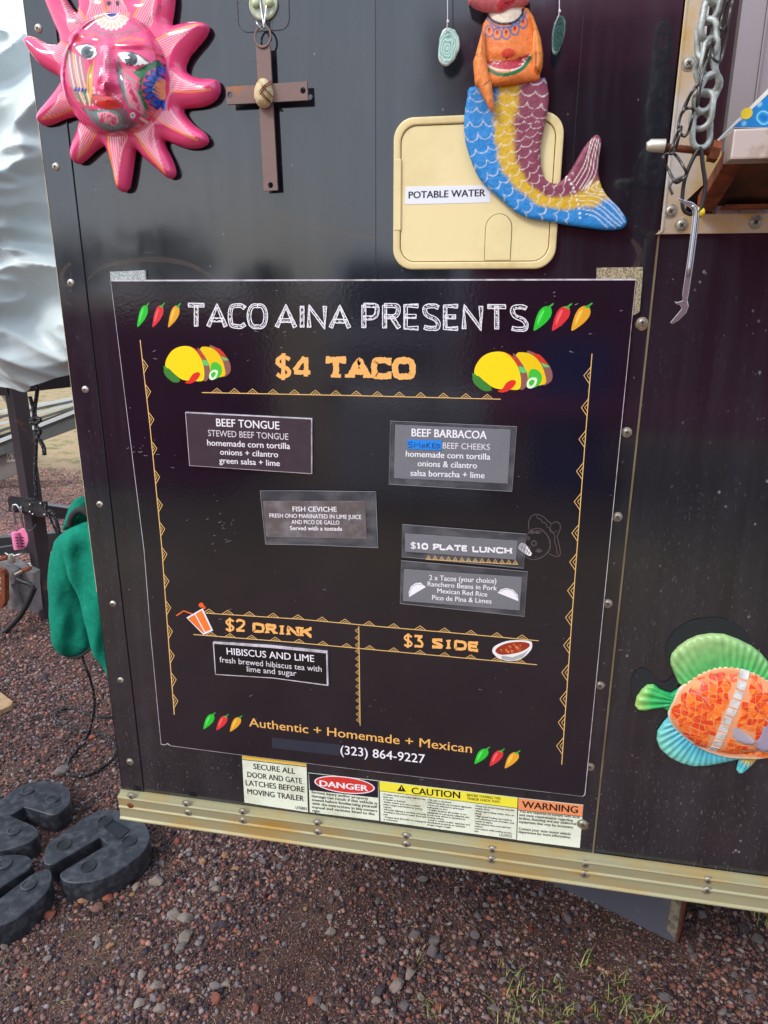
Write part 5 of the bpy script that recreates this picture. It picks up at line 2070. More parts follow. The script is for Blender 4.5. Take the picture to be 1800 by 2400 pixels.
d = decal([(1215.4, 1870.2), (1367, 1887), (1363, 1935), (1358.9, 1987.3), (1211.7, 1968.8)], 'white decal with orange WARNING band')
p = Print(-0.001)
p.poly([(1216, 1870.8), (1366.4, 1887.6), (1364.8, 1913), (1214.6, 1898)], c8(232, 142, 92))
p.line([(1214.4, 1898.6), (1364.6, 1913.6)], 1.2, BK)
p.build('header_print', PRINTM, d)
p = Print(-0.0012)
p.text('WARNING', (1223, 1892.6), (1354.5, 1906), 15.5, BK, 0.02)
for s_, l, r in (('You are required to comply with local', (1058, 308), (1475, 350)), ('and state requirements regarding', (1058, 332), (1430, 372)), ('brakes, licensing and any additional', (1057, 356), (1452, 396)),
                 ('equipment that may be necessary.', (1055, 380), (1435, 420)), ('Contact your state motor vehicle', (1052, 428), (1415, 467)), ('department for more information.', (1052, 450), (1415, 490))):
    a_, b_ = Z([l, r], 860, 1800, 2.9625)
    p.text(s_, a_, b_, 5.8, BK2, 0.014)
p.build('lettering', PRINTM, d)
# ================================================================== WATER HATCH (part of the trailer)
HATCH = mat('cream enamel', c8(230, 212, 160), 0.42, dirt=c8(196, 170, 112), dirt_scale=7, dirt_range=(0.48, 0.85), bs=500, bstr=0.05)
HATCHF = mat('cream plastic frame', c8(222, 202, 148), 0.38, dirt=c8(172, 142, 84), dirt_scale=10, dirt_range=(0.48, 0.8))
hTL, hTR, hBR, hBL = [W(*q, -0.004) for q in ((925, 271), (1321, 268), (1303, 631), (921, 631))]
hx0, hx1 = (hTL[0] + hBL[0]) / 2, (hTR[0] + hBR[0]) / 2
hz1, hz0 = (hTL[2] + hTR[2]) / 2, (hBR[2] + hBL[2]) / 2
fw = 0.0092


def ring_mesh(m, o, i, y0, y1, yi=None):
    n = len(o)
    yi = y0 if yi is None else yi
    vs = [(x, y0, z) for x, z in o] + [(x, yi, z) for x, z in i] + [(x, y1, z) for x, z in o] + [(x, y1, z) for x, z in i]
    fs = []
    for k in range(n):
        j = (k + 1) % n
        fs += [(k, j, n + j, n + k), (2 * n + k, 3 * n + k, 3 * n + j, 2 * n + j), (k, 2 * n + k, 2 * n + j, j), (n + k, n + j, 3 * n + j, 3 * n + k)]
    m.add(vs, fs)


hatch_m = MB()
o_ = rrect(hx0, hz0, hx1, hz1, 0.026, 10)
i_ = rrect(hx0 + fw, hz0 + fw, hx1 - fw, hz1 - fw, 0.020, 10)
ring_mesh(hatch_m, o_, i_, -0.0085, 0.0)
hatch = hatch_m.build('water_hatch', HATCHF, trailer, smooth='auto', bevel=0.0022, label='cream rounded hatch lettered POTABLE WATER', segs=3)
hz_a, hz_b = W(925, 373, -.008)[2], W(921, 540, -.008)[2]
m = MB()
m.slab(rrect(hx0 + fw + 0.0008, hz0 + fw + 0.0008, hx1 - fw - 0.0008, hz1 - fw - 0.0008, 0.019, 8), -0.0062, -0.0002)
m.box((hx0 + 0.0006, -0.0092, hz_b), (hx0 + fw + 0.001, -0.0005, hz_a))
m.build('door', HATCH, hatch, bevel=0.0008)
# thumb latch
lx0, lx1 = W(1136, 560, -.007)[0], W(1199, 560, -.007)[0]
lz1 = W(1168, 500, -.007)[2]
lz0 = hz0 + fw + 0.002
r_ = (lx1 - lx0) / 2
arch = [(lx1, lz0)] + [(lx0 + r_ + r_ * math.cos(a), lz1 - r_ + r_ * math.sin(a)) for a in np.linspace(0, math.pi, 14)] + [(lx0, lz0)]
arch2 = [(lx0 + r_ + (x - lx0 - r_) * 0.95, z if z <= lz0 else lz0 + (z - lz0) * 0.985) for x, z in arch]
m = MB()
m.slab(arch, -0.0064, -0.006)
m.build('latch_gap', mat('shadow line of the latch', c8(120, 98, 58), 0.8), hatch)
m = MB()
m.slab(arch2, -0.0072, -0.006)
m.build('thumb_latch', HATCH, hatch, bevel=0.0003)
m = MB()
cx_, cz_ = W(1168, 556, -.0072)[0], W(1168, 556, -.0072)[2]
ring_mesh(m, [(cx_ + .0055 * math.cos(t), cz_ + .0055 * math.sin(t)) for t in np.linspace(0, 6.283, 21)[:-1]], [(cx_ + .0049 * math.cos(t), cz_ + .0049 * math.sin(t)) for t in np.linspace(0, 6.283, 21)[:-1]], -0.0075, -0.0070)
m.build('embossed_ring', HATCH, hatch)
m = MB()
q = [(950.6, 437.6), (1149.5, 434), (1149.5, 474.5), (949, 479)]
m.prism(WL(q, -0.0066), [(x, -0.0062, z) for x, _, z in WL(q, -0.0066)])
lab = m.build('label_strip', mat('white label tape', c8(226, 228, 236), 0.35), hatch, label='white label reading POTABLE WATER')
p = Print(-0.0068)
p.text('POTABLE WATER', (957.5, 465), (1137.5, 459.5), 16, c8(26, 26, 34), 0.022)
p.m.build('lettering', PRINTM, hatch, paint=True, fix=False)
# pale tide mark above the board: leftover adhesive arc
m = MB()

# ================================================================== CROSS AND HOOK
IRON = mat('brown rusted flat iron', c8(122, 98, 92), 0.6, 0.15, dirt=c8(178, 100, 38), dirt_scale=16, dirt_range=(0.55, 0.72), bs=120, bstr=0.35)
cross = thing('iron_cross', 'rusty flat-iron cross with a cream pebble wired to its centre', 'cross', tuple(W(617, 105, -0.012)))


def plate_with_holes(m, quad, holes, y0, y1):
    """flat bar: outline plus real through-holes, made with a keyhole cut"""
    bm_pts = [(p[0], p[2]) for p in WL(quad, y0)]
    outer = bm_pts
    path = list(outer)
    for hx, hy, hr in holes:
        c = W(hx, hy, y0)
        r = hr * 0.00062
        k = min(range(len(path)), key=lambda i: (path[i][0] - c[0]) ** 2 + (path[i][1] - c[2]) ** 2)
        a0 = math.atan2(path[k][1] - c[2], path[k][0] - c[0])
        ring = [(c[0] + r * math.cos(a0 - t), c[2] + r * math.sin(a0 - t)) for t in np.linspace(0, 2 * math.pi, 13)]
        # orientation opposite to the outer path
        path = path[:k + 1] + (ring if poly_area(outer) > 0 else ring[::-1]) + path[k:]
    m.slab(path, y0, y1)


def poly_area(p):
    return sum(p[i][0] * p[(i + 1) % len(p)][1] - p[(i + 1) % len(p)][0] * p[i][1] for i in range(len(p))) / 2


m = MB()
plate_with_holes(m, [(599.5, 106), (632.6, 104.6), (640, 250), (650.7, 445.5), (618, 447.6), (608, 260)], [(634, 434, 6)], -0.0130, -0.0095)
m.build('upright_bar', IRON, cross)
m = MB()
plate_with_holes(m, [(529.5, 203.4), (719.4, 190.5), (721.5, 234.5), (531.6, 244.7)], [(539, 222.4, 6), (710, 212, 6)], -0.0170, -0.0132)
m.build('cross_bar', IRON, cross)
m = MB()
rc = W(616, 86, -0.012)
m.tube([(rc[0] + 0.0105 * math.cos(a), -0.012 + 0.002 * math.sin(a * 1.0), rc[2] + 0.0125 * math.sin(a)) for a in np.linspace(0, 2 * math.pi, 20)[:-1]], 0.0013, 7, closed=True)
m.build('ring', IRON, cross, smooth=True)
stone_p = Paint(c8(206, 186, 146))
for _ in range(16):
    stone_p.ell(618 + rng.uniform(-22, 22), 218 + rng.uniform(-34, 34), rng.uniform(3, 8), rng.uniform(3, 8), rng.choice([c8(190, 168, 124), c8(216, 198, 160), c8(180, 160, 110)]))
ell_ = [(618.4 + 21.5 * math.cos(t) * (1 - 0.12 * math.sin(t) * -1), 218.5 + 35 * math.sin(t)) for t in np.linspace(0, 2 * math.pi, 25)[:-1]]
relief('pebble', ell_, -0.018, 0.0011, 0.0135, 0.011, vmat('pebble', 0.65, bs=150, bstr=.3), cross, stone_p, y_back=-0.0172)
m = MB()
for pts in ([(599, 190), (612, 214), (634, 238)], [(598, 196), (610, 218), (638, 244)], [(636, 190), (616, 204), (597, 236)], [(638, 195), (618, 208), (600, 240)], [(603, 188), (620, 206), (640, 228)]):
    q = []
    for i, (x, y_) in enumerate(curve_smooth(pts, 6, False)):
        u = ((x - 618.4) / 23) ** 2 + ((y_ - 218.5) / 37) ** 2
        q.append(tuple(W(x, y_, -0.0172 - 0.0125 * math.sqrt(max(0, 1 - min(1, u))) - 0.001)))
    m.tube(q, 0.0007, 5)
m.build('binding_wire', RUSTY, cross, smooth=True)

hook = thing('adhesive_hook', 'clear adhesive square with a round disc and steel wire hook above the cross', 'hook', tuple(W(617, 20, -0.001)))
x0, x1 = W(557, 20)[0], W(678, 20)[0]
z0 = W(617, 74)[2]
m = MB()
m.slab(rrect(x0, z0, x1, z0 + (x1 - x0), 0.013, 6), -0.0009, -0.0001)
CLEAR, nt, b = new_mat('clear adhesive film')
b.inputs['Base Color'].default_value = c8(120, 124, 130) + (1,)
b.inputs['Alpha'].default_value = 0.16
b.inputs['Roughness'].default_value = 0.12
m.build('clear_pad', CLEAR, hook, bevel=0.0004)
m = MB()
ring_mesh(m, rrect(x0, z0, x1, z0 + (x1 - x0), 0.013, 6), rrect(x0 + .0006, z0 + .0006, x1 - .0006, z0 + (x1 - x0) - .0006, 0.0125, 6), -0.0012, -0.0009)
m.build('pad_rim', mat('dark film rim', (0.02, 0.02, 0.022), 0.4), hook)
m = MB()
c = W(618, 10, -0.001)
m.lathe([(0.0185, 0.0), (0.0185, 0.0025), (0.0165, 0.004), (0.0155, 0.0032), (0.002, 0.0036)], 30, (c[0], -0.001, c[2]))
m.build('disc', mat('milky plastic', c8(196, 204, 180), 0.25, dirt=c8(150, 160, 130), dirt_scale=60), hook, smooth='auto')
m = MB()
for dx in (-.009, .009):
    m.lathe([(0.0055, 0.0), (0.005, 0.004), (0.001, 0.0055)], 12, (c[0] + dx, -0.0045, W(617, 11, 0)[2]))
m.build('clip', mat('pale green plastic', c8(190, 200, 160), 0.3), hook, smooth=True)
m = MB()
m.tube([tuple(W(x, y, yy)) for x, y, yy in ((608, -10, -.006), (612, 20, -.007), (617, 50, -.009), (619, 66, -.012), (612, 70, -.019), (604, 58, -.022), (600, 49, -.020))], 0.0013, 8)
m.tube([tuple(W(x, y, yy)) for x, y, yy in ((628, -10, -.006), (624, 20, -.007), (620, 50, -.009), (619, 64, -.011))], 0.0012, 8)
m.build('wire_hook', CHROME, hook, smooth=True)

# ================================================================== SUN MASK
zm = lambda pts: Z(pts, 0, 0, 2.765)
mo = zm([(380, 262), (300, 275), (230, 240), (178, 221), (146, 238), (150, 285), (195, 355), (250, 420), (320, 465), (384, 506), (360, 560), (300, 640), (240, 715), (226, 765),
         (250, 803), (305, 802), (400, 762), (470, 748), (503, 762), (490, 830), (455, 920), (442, 990), (462, 1045), (500, 1055), (545, 1022), (610, 962), (662, 940),
         (690, 1000), (718, 1090), (732, 1170), (750, 1222), (785, 1240), (818, 1215), (840, 1110), (855, 1005), (868, 962), (920, 1020), (990, 1080), (1045, 1130), (1082, 1152), (1116, 1136),
         (1120, 1090), (1090, 1010), (1062, 955), (1052, 905), (1120, 932), (1200, 955), (1275, 952), (1325, 928), (1335, 895), (1312, 852), (1240, 800), (1192, 745), (1175, 700),
         (1230, 690), (1300, 680), (1370, 650), (1406, 600), (1412, 555), (1398, 512), (1350, 500), (1290, 498), (1225, 478), (1186, 440), (1203, 375), (1250, 310), (1300, 250), (1334, 195),
         (1336, 155), (1300, 133), (1230, 130), (1160, 142), (1098, 150), (1108, 60), (1116, -60), (1090, -150), (1045, -170), (990, -130), (940, -60), (905, -30), (870, -110), (830, -220),
         (780, -258), (720, -230), (680, -130), (650, -50), (590, -140), (545, -185), (505, -150), (490, -60), (494, 70), (440, 30), (400, -30), (345, -120), (295, -130), (268, -60), (282, 10), (330, 130)])
mo = curve_smooth(mo, 3)
PINK = c8(232, 72, 126)
PK2 = c8(196, 24, 84)
LT = c8(248, 196, 196)
OR = c8(246, 150, 70)
mp_ = Paint(PINK)
FC = (735, 480)      # middle of the face (enlargement pixels)


def ZM(pts):
    return Z(pts, 0, 0, 2.765)


tips = [(146, 238), (226, 770), (465, 1050), (785, 1238), (1110, 1148), (1332, 920), (1410, 565), (1330, 155), (1080, -160), (780, -255), (545, -180), (300, -130)]
# fans of pale and orange strokes running out along every ray
for tx, ty in tips:
    dx, dy = tx - FC[0], ty - FC[1]
    L = math.hypot(dx, dy)
    ux, uy = dx / L, dy / L
    nx_, ny_ = -uy, ux
    rf = 345 if abs(ux) > .6 else 385
    for k in range(9):
        s = (k - 4) / 4
        side = -1 if uy > -0.2 else 1
        s_ = s * 62
        ln_ = (L - rf - 26) * (0.28 + 0.66 * (k / 8 if ux * side < 0 else 1 - k / 8))
        a0 = (FC[0] + ux * rf + nx_ * s_, FC[1] + uy * rf + ny_ * s_)
        a2 = (FC[0] + ux * (rf + ln_) + nx_ * s_ * (0.35), FC[1] + uy * (rf + ln_) + ny_ * s_ * 0.35)
        a1 = ((a0[0] + a2[0]) / 2 + nx_ * s_ * .22, (a0[1] + a2[1]) / 2 + ny_ * s_ * .22)
        big = (k == 8 if ux * side < 0 else k == 0)
        mp_.line(ZM([a0, a1, a2]), OR if big else LT, 4.4 if big else 1.9, soft=1.6)
# forehead ornament
for k in range(-24, 25):
    a_ = math.radians(90 + k * 2.7)
    r0, r1 = 325, 350 + (6 if k % 2 else 0)
    cx, cy = 735, -110
    mp_.line(ZM([(cx + r0 * math.cos(a_), cy + r0 * math.sin(a_)), (cx + r1 * math.cos(a_ + .03), cy + r1 * math.sin(a_ + .03))]), c8(96, 84, 84), 2.0, smooth=False)
mp_.line(ZM([(560, 135), (620, 190), (700, 215), (790, 215), (850, 185), (905, 140)]), c8(110, 110, 100), 2.5)
mp_.poly(ZM([(600, 90), (640, 150), (720, 190), (790, 175), (840, 120), (842, 80), (720, 85)]), c8(246, 150, 140), 3)
for k in range(9):
    a_ = math.radians(20 + k * 17.5)
    mp_.ell(*ZM([(722 + 82 * math.cos(a_), 92 + 72 * math.sin(a_))])[0], 6.0, 12.5, c8(252, 222, 206), rot=math.degrees(a_) - 90)
    mp_.ell(*ZM([(722 + 82 * math.cos(a_), 92 + 72 * math.sin(a_))])[0], 3.2, 9, c8(248, 176, 150), rot=math.degrees(a_) - 90)
mp_.poly(ZM([(668, 80), (690, 108), (720, 122), (755, 108), (775, 82)]), c8(250, 240, 240), 1.5)
mp_.poly(ZM([(678, 80), (700, 104), (722, 112), (748, 102), (766, 82)]), c8(30, 40, 130), 1.2)
for x in (706, 762):
    mp_.ell(*ZM([(x, 22)])[0], 5, 6.5, c8(40, 16, 24))
# brows and lids
mp_.line(ZM([(495, 262), (530, 235), (580, 225), (630, 240), (655, 275)]), c8(238, 66, 50), 5.5, soft=3)
mp_.line(ZM([(724, 318), (760, 290), (830, 275), (900, 285), (960, 310), (1005, 322)]), c8(224, 34, 40), 4.2, soft=2)
mp_.line(ZM([(750, 270), (840, 245), (930, 262)]), c8(244, 110, 80), 6, soft=4)
mp_.ell(*ZM([(1020, 352)])[0], 3.6, 5, c8(200, 26, 30))
# eyes
for pts, (ix, iy), rr in (([(482, 305), (520, 292), (570, 288), (610, 305), (630, 350), (600, 380), (560, 384), (520, 352)], (566, 338), 15),
                          ([(768, 358), (800, 345), (850, 342), (900, 358), (940, 392), (978, 412), (930, 418), (880, 426), (830, 420), (792, 398)], (850, 385), 15)):
    mp_.poly(ZM(pts), c8(248, 246, 240), 1.2)
    mp_.ell(*ZM([(ix, iy)])[0], rr, rr, c8(84, 96, 108))
    mp_.ell(*ZM([(ix - 4, iy - 3)])[0], rr * .45, rr * .5, c8(26, 24, 26))
    for k in range(10):
        a_ = k * .628
        mp_.line(ZM([(ix + 24 * math.cos(a_), iy + 24 * math.sin(a_)), (ix + 38 * math.cos(a_), iy + 38 * math.sin(a_))]), c8(30, 34, 38), 1.2, smooth=False)
    mp_.line(ZM(pts + [pts[0]]), c8(30, 22, 26), 1.4)
mp_.line(ZM([(768, 358), (800, 344), (850, 340), (900, 356), (978, 412)]), c8(30, 20, 24), 2.4)
mp_.line(ZM([(482, 303), (520, 290), (570, 286), (612, 303), (632, 350)]), c8(30, 20, 24), 2.0)
# nose comb
for k in range(16):
    y_ = 300 + k * 15
    mp_.line(ZM([(652 - k * .3, y_ + 4), (672, y_ + 2), (698 + k * .2, y_)]), c8(250, 190, 206), 2.0)
mp_.line(ZM([(674, 295), (674, 540)]), c8(248, 170, 190), 1.6, smooth=False)
# lips
mp_.poly(ZM([(583, 618), (630, 614), (668, 622), (700, 612), (740, 640), (785, 685), (800, 692), (760, 705), (700, 706), (640, 690), (600, 650)]), c8(206, 32, 30), 1.2)
mp_.line(ZM([(583, 618), (630, 614), (668, 622), (700, 612), (740, 640), (800, 692), (760, 706), (700, 707), (640, 690), (600, 650), (583, 618)]), c8(36, 18, 22), 1.8)
mp_.line(ZM([(600, 628), (660, 650), (720, 660), (780, 690)]), c8(120, 16, 20), 1.4)
for q in ((605, 575), (612, 600), (750, 625), (735, 610), (765, 640), (640, 600), (620, 660), (780, 655), (600, 680), (640, 710)):
    mp_.ell(*ZM([q])[0], 2.2, 2.2, c8(250, 214, 206))
mp_.ell(*ZM([(602, 580)])[0], 4.5, 6, c8(250, 200, 170), ring=1.6)
# cheek plumes (left)
for k, cl in enumerate([c8(120, 160, 130), c8(226, 220, 196), c8(120, 140, 160), c8(232, 210, 90), c8(226, 220, 210), c8(90, 150, 120), c8(224, 200, 180), c8(70, 130, 120)]):
    x = 432 + k * 14
    mp_.line(ZM([(x, 320 + k * 8), (x + 8, 430), (x + 34, 560), (x + 66, 650 + k * 3)]), cl, 3.0, soft=1.4)
mp_.poly(ZM([(612, 385), (570, 450), (558, 560), (582, 690), (596, 600), (602, 480)]), c8(232, 160, 30), 1.6)
mp_.line(ZM([(600, 410), (575, 500), (574, 600)]), c8(70, 120, 90), 2)
for k in range(4):
    mp_.ell(*ZM([(490 + k * 22, 578 + k * 3)])[0], 3.0, 6, c8(30, 60, 150))
    mp_.line(ZM([(490 + k * 24, 595), (510 + k * 22, 640), (540 + k * 14, 680)]), c8(250, 236, 200) if k % 2 else c8(60, 140, 90), 2.6)
# green leaves and blue flower (right cheek)
mp_.poly(ZM([(760, 350), (752, 420), (760, 520), (800, 640), (830, 680), (812, 560), (790, 450)]), c8(120, 96, 110), 2)
GRN = c8(26, 110, 62)
mp_.poly(ZM([(860, 470), (905, 440), (970, 410), (1050, 385), (1048, 420), (960, 460), (925, 520), (912, 580), (940, 660), (975, 735), (930, 690), (898, 600), (905, 510)]), GRN, 2.4)
for k in range(16):
    t = k / 15
    x, y_ = 880 + 170 * t, 470 - 80 * t
    mp_.line(ZM([(x, y_), (x + 10, y_ - 24)]), c8(40, 70, 40), 2.0, smooth=False)
for k in range(16):
    t = k / 15
    x, y_ = 900 + 62 * t, 560 + 165 * t
    mp_.line(ZM([(x, y_), (x + 22, y_ - 4)]), c8(30, 90, 50), 1.8, smooth=False)
mp_.line(ZM([(770, 440), (840, 500), (915, 545)]), c8(60, 170, 110), 2.4)
mp_.line(ZM([(800, 430), (850, 455), (900, 470)]), c8(60, 150, 100), 2.0)
for k in range(10):
    a_ = math.radians(86 + k * 20.5)
    px_, py_ = 1062 + 92 * math.cos(a_), 570 - 100 * math.sin(a_) + 0
    rot = -math.degrees(a_)
    c_ = ZM([(px_, py_)])[0]
    mp_.ell(*c_, 18, 7.4, c8(20, 34, 110), rot=rot)
    mp_.ell(*c_, 13.5, 4.4, c8(38, 96, 206), rot=rot)
mp_.ell(*ZM([(1052, 580)])[0], 17, 25, c8(246, 130, 120))
mp_.ell(*ZM([(1056, 580)])[0], 15, 23, c8(250, 178, 130))
mp_.line(ZM([(1030, 520), (1000, 560), (998, 610), (1028, 645)]), c8(240, 200, 60), 1.8)
mp_.fn(lambda P, C: np.where(((P[:, 0] > 1072 / 2.765) & (P[:, 0] < 1100 / 2.765) & (np.abs(P[:, 1] - 570 / 2.765) < 52))[:, None], np.array(PINK, np.float32), C))
# bird
BD = c8(122, 84, 100)
mp_.poly(ZM([(800, 500), (850, 560), (890, 600), (935, 690), (930, 750), (890, 730), (840, 700), (815, 620)]), c8(236, 150, 170), 2)
mp_.line(ZM([(800, 500), (806, 600), (830, 680), (880, 720), (925, 750), (940, 720), (920, 650), (870, 560), (830, 505), (800, 500)]), c8(50, 160, 140), 3)
for _ in range(46):
    u, v = rng.random(), rng.random()
    mp_.ell(*ZM([(826 + 78 * v + 20 * (u - .5), 540 + 170 * v)])[0], 2.4, 2.9, c8(200, 60, 110))
mp_.poly(ZM([(520, 690), (580, 705), (680, 715), (770, 700), (840, 705), (900, 740), (915, 770), (880, 815), (820, 850), (740, 864), (660, 840), (590, 780)]), BD, 2)
for k in range(13):
    t = k / 12
    mp_.line(ZM([(545 + 30 * t, 700 + 10 * t), (600 + 90 * t, 790 - 20 * t), (690 + 150 * t, 850 - 30 * t)]), c8(170, 130, 150) if k % 2 else c8(70, 130, 130), 1.5)
mp_.poly(ZM([(625, 730), (700, 722), (760, 745), (775, 790), (740, 820), (680, 800), (640, 765)]), c8(238, 160, 180), 2)
mp_.line(ZM([(610, 726), (700, 716), (765, 738), (786, 790), (750, 832), (680, 812), (634, 770), (610, 726)]), c8(50, 170, 150), 3)
for _ in range(34):
    mp_.ell(*ZM([(650 + 105 * rng.random(), 738 + 66 * rng.random())])[0], 2.2, 2.6, c8(206, 70, 116))
mp_.poly(ZM([(815, 700), (870, 705), (915, 740), (920, 770), (880, 790), (840, 770)]), c8(214, 60, 120), 2)
mp_.ell(*ZM([(860, 748)])[0], 6.5, 6.5, c8(240, 240, 236))
mp_.ell(*ZM([(860, 748)])[0], 2.8, 2.8, c8(16, 16, 20))
mp_.poly(ZM([(903, 762), (925, 756), (962, 790), (955, 802), (905, 775)]), c8(234, 224, 206))
mp_.line(ZM([(405, 430), (440, 600), (500, 700), (580, 780)]), c8(150, 30, 70), 1.2)

YM = -0.016


def mask_extra(px, dist, XZ):
    u = (px[:, 0] * 2.765 - 738) / 330
    v = (px[:, 1] * 2.765 - 485) / 395
    r2 = u * u + v * v
    h = 0.034 * np.sqrt(np.clip(1 - r2, 0, 1)) ** 0.9
    X, Y = px[:, 0] * 2.765, px[:, 1] * 2.765
    g = lambda cx, cy, sx, sy, a: a * np.exp(-(((X - cx) / sx) ** 2 + ((Y - cy) / sy) ** 2))
    h += g(690, 400, 34, 130, 0.010) + g(698, 545, 50, 48, 0.014)
    h += g(566, 338, 62, 44, 0.003) + g(860, 385, 86, 46, 0.003)
    h -= g(600, 460, 40, 60, 0.003) + g(775, 470, 40, 60, 0.003)
    h += g(690, 655, 90, 40, 0.004) + g(690, 760, 90, 60, 0.004)
    h += g(560, 262, 90, 26, 0.004) + g(860, 292, 120, 26, 0.004)
    h += g(505, 560, 70, 110, 0.003) + g(900, 580, 90, 110, 0.003)
    return h


MASKM = vmat('glazed pottery paint', rough=0.13, coat=0.6, bs=36, bstr=0.12, bdist=0.002)
relief('sun_mask', mo, YM, 0.00125, 0.019, 0.0175, MASKM, None, mp_, mask_extra, y_back=-0.006,
       label='glossy pink painted pottery sun mask with twelve curling rays and a bird on its cheek', cat='mask')

# ================================================================== AGATE SLICES
def agate(label, cx, cy, rx, ry, tilt, dark, seed, top):
    r = random.Random(seed)
    t = thing('agate_slice', label, 'ornament', tuple(W(cx, cy, -0.03)), 'polished agate slices hanging on strings')
    ol = []
    for k in range(40):
        a = 6.283 * k / 40
        rr = 1 + 0.05 * math.sin(3 * a + seed) + r.uniform(-.035, .035)
        x, y = rx * rr * math.cos(a), ry * rr * math.sin(a)
        ol.append((cx + x * math.cos(tilt) - y * math.sin(tilt), cy + x * math.sin(tilt) + y * math.cos(tilt)))

    def f(P, C):
        Q = P - (cx, cy)
        u = (Q[:, 0] * math.cos(tilt) + Q[:, 1] * math.sin(tilt)) / rx
        v = (-Q[:, 0] * math.sin(tilt) + Q[:, 1] * math.cos(tilt)) / ry
        n1 = np.array([noise.noise(Vector((a * 2.2, b * 2.2, seed))) for a, b in zip(u, v)])
        n2 = np.array([noise.noise(Vector((a * 5, b * 5, seed + 4))) for a, b in zip(u, v)])
        rr = np.sqrt((u + .1) ** 2 + (v - .1) ** 2) + 0.16 * n1 + 0.05 * n2
        w = 0.5 + 0.5 * np.sin(rr * 30)
        if dark:
            A, B = np.array(c8(8, 40, 40)), np.array(c8(24, 84, 76))
            R_ = np.array(c8(130, 160, 150))
        else:
            A, B = np.array(c8(96, 158, 142)), np.array(c8(196, 214, 208))
            R_ = np.array(c8(206, 210, 204))
        C[:] = A * (1 - w[:, None]) + B * w[:, None]
        e = np.clip((np.sqrt(u * u + v * v) - 0.86) / 0.1, 0, 1)[:, None]
        C[:] = C * (1 - e) + R_ * e
        return C
    relief('slice', ol, -0.030, 0.0008, 0.002, 0.0022, AG, t, Paint((0, 0, 0)).fn(f), y_back=-0.0265, thin=0.0005)
    m = MB()
    tx, ty = top
    m.tube([tuple(W(x, y, yy)) for x, y, yy in ((tx, -200, -.03), (tx, ty - 14, -.031), (tx - .5, ty - 4, -.032), (cx - 4, cy - ry * .62, -.0335))], 0.0006, 5)
    m.tube([tuple(W(x, y, yy)) for x, y, yy in ((tx, ty - 14, -.031), (tx + 3, ty - 9, -.032), (tx - 1, ty - 6, -.0325), (tx, ty - 14, -.031))], 0.0008, 5)
    m.build('string', mat('waxed string', c8(206, 196, 200), 0.7), t, smooth=True)


AG = vmat('polished agate', rough=0.25, coat=0.3, bs=90, bstr=0.3, bdist=0.001)
agate('pale green banded agate slice hanging left of the mermaid', 1050, 107, 24.5, 46, 0.13, False, 2, (1049, 60))
agate('dark green agate slice seen edge-on, hanging right of the mermaid', 1308.7, 78, 14.5, 48, 0.16, True, 9, (1311, 36))

# ================================================================== MERMAID
zq = lambda pts: Z(pts, 900, 0, 2.765)
mer = thing('mermaid_figure', 'painted papier-mache mermaid with orange blouse and blue, yellow and plum scaled tail', 'figure', tuple(W(1170, 200, -0.02)))
BLU, YLW, PLM = np.array(c8(32, 132, 206)), np.array(c8(214, 172, 30)), np.array(c8(132, 54, 78))
Lp = np.array(zq([(540, 540), (520, 640), (515, 800), (530, 950), (580, 1090), (650, 1200), (780, 1320), (950, 1420), (1200, 1465), (1400, 1490), (1560, 1480)]))
Rp = np.array(zq([(1060, 480), (1070, 600), (1050, 740), (1020, 860), (1010, 1000), (1030, 1120), (1090, 1185), (1150, 1180), (1210, 1100), (1290, 960), (1380, 870)]))
SPm = curve_smooth(zq([(790, 500), (790, 640), (775, 780), (790, 900), (840, 1030), (920, 1150), (1020, 1240), (1120, 1290), (1240, 1315)]), 6, False)
SPm = np.array(SPm)
_seg = np.linalg.norm(np.diff(SPm, axis=0), axis=1)
_cum = np.concatenate([[0], np.cumsum(_seg)])


def spine_coords(P):
    best = np.full(len(P), 1e9)
    s = np.zeros(len(P))
    l = np.zeros(len(P))
    for i in range(len(SPm) - 1):
        a, b = SPm[i], SPm[i + 1]
        ab = b - a
        t = np.clip(((P - a) @ ab) / (ab @ ab), 0, 1)
        d = P - (a + t[:, None] * ab)
        dd = (d * d).sum(1)
        m_ = dd < best
        best[m_] = dd[m_]
        s[m_] = _cum[i] + t[m_] * _seg[i]
        cr = ab[0] * d[:, 1] - ab[1] * d[:, 0]
        l[m_] = (np.sign(cr) * np.sqrt(dd))[m_]
    return s, l


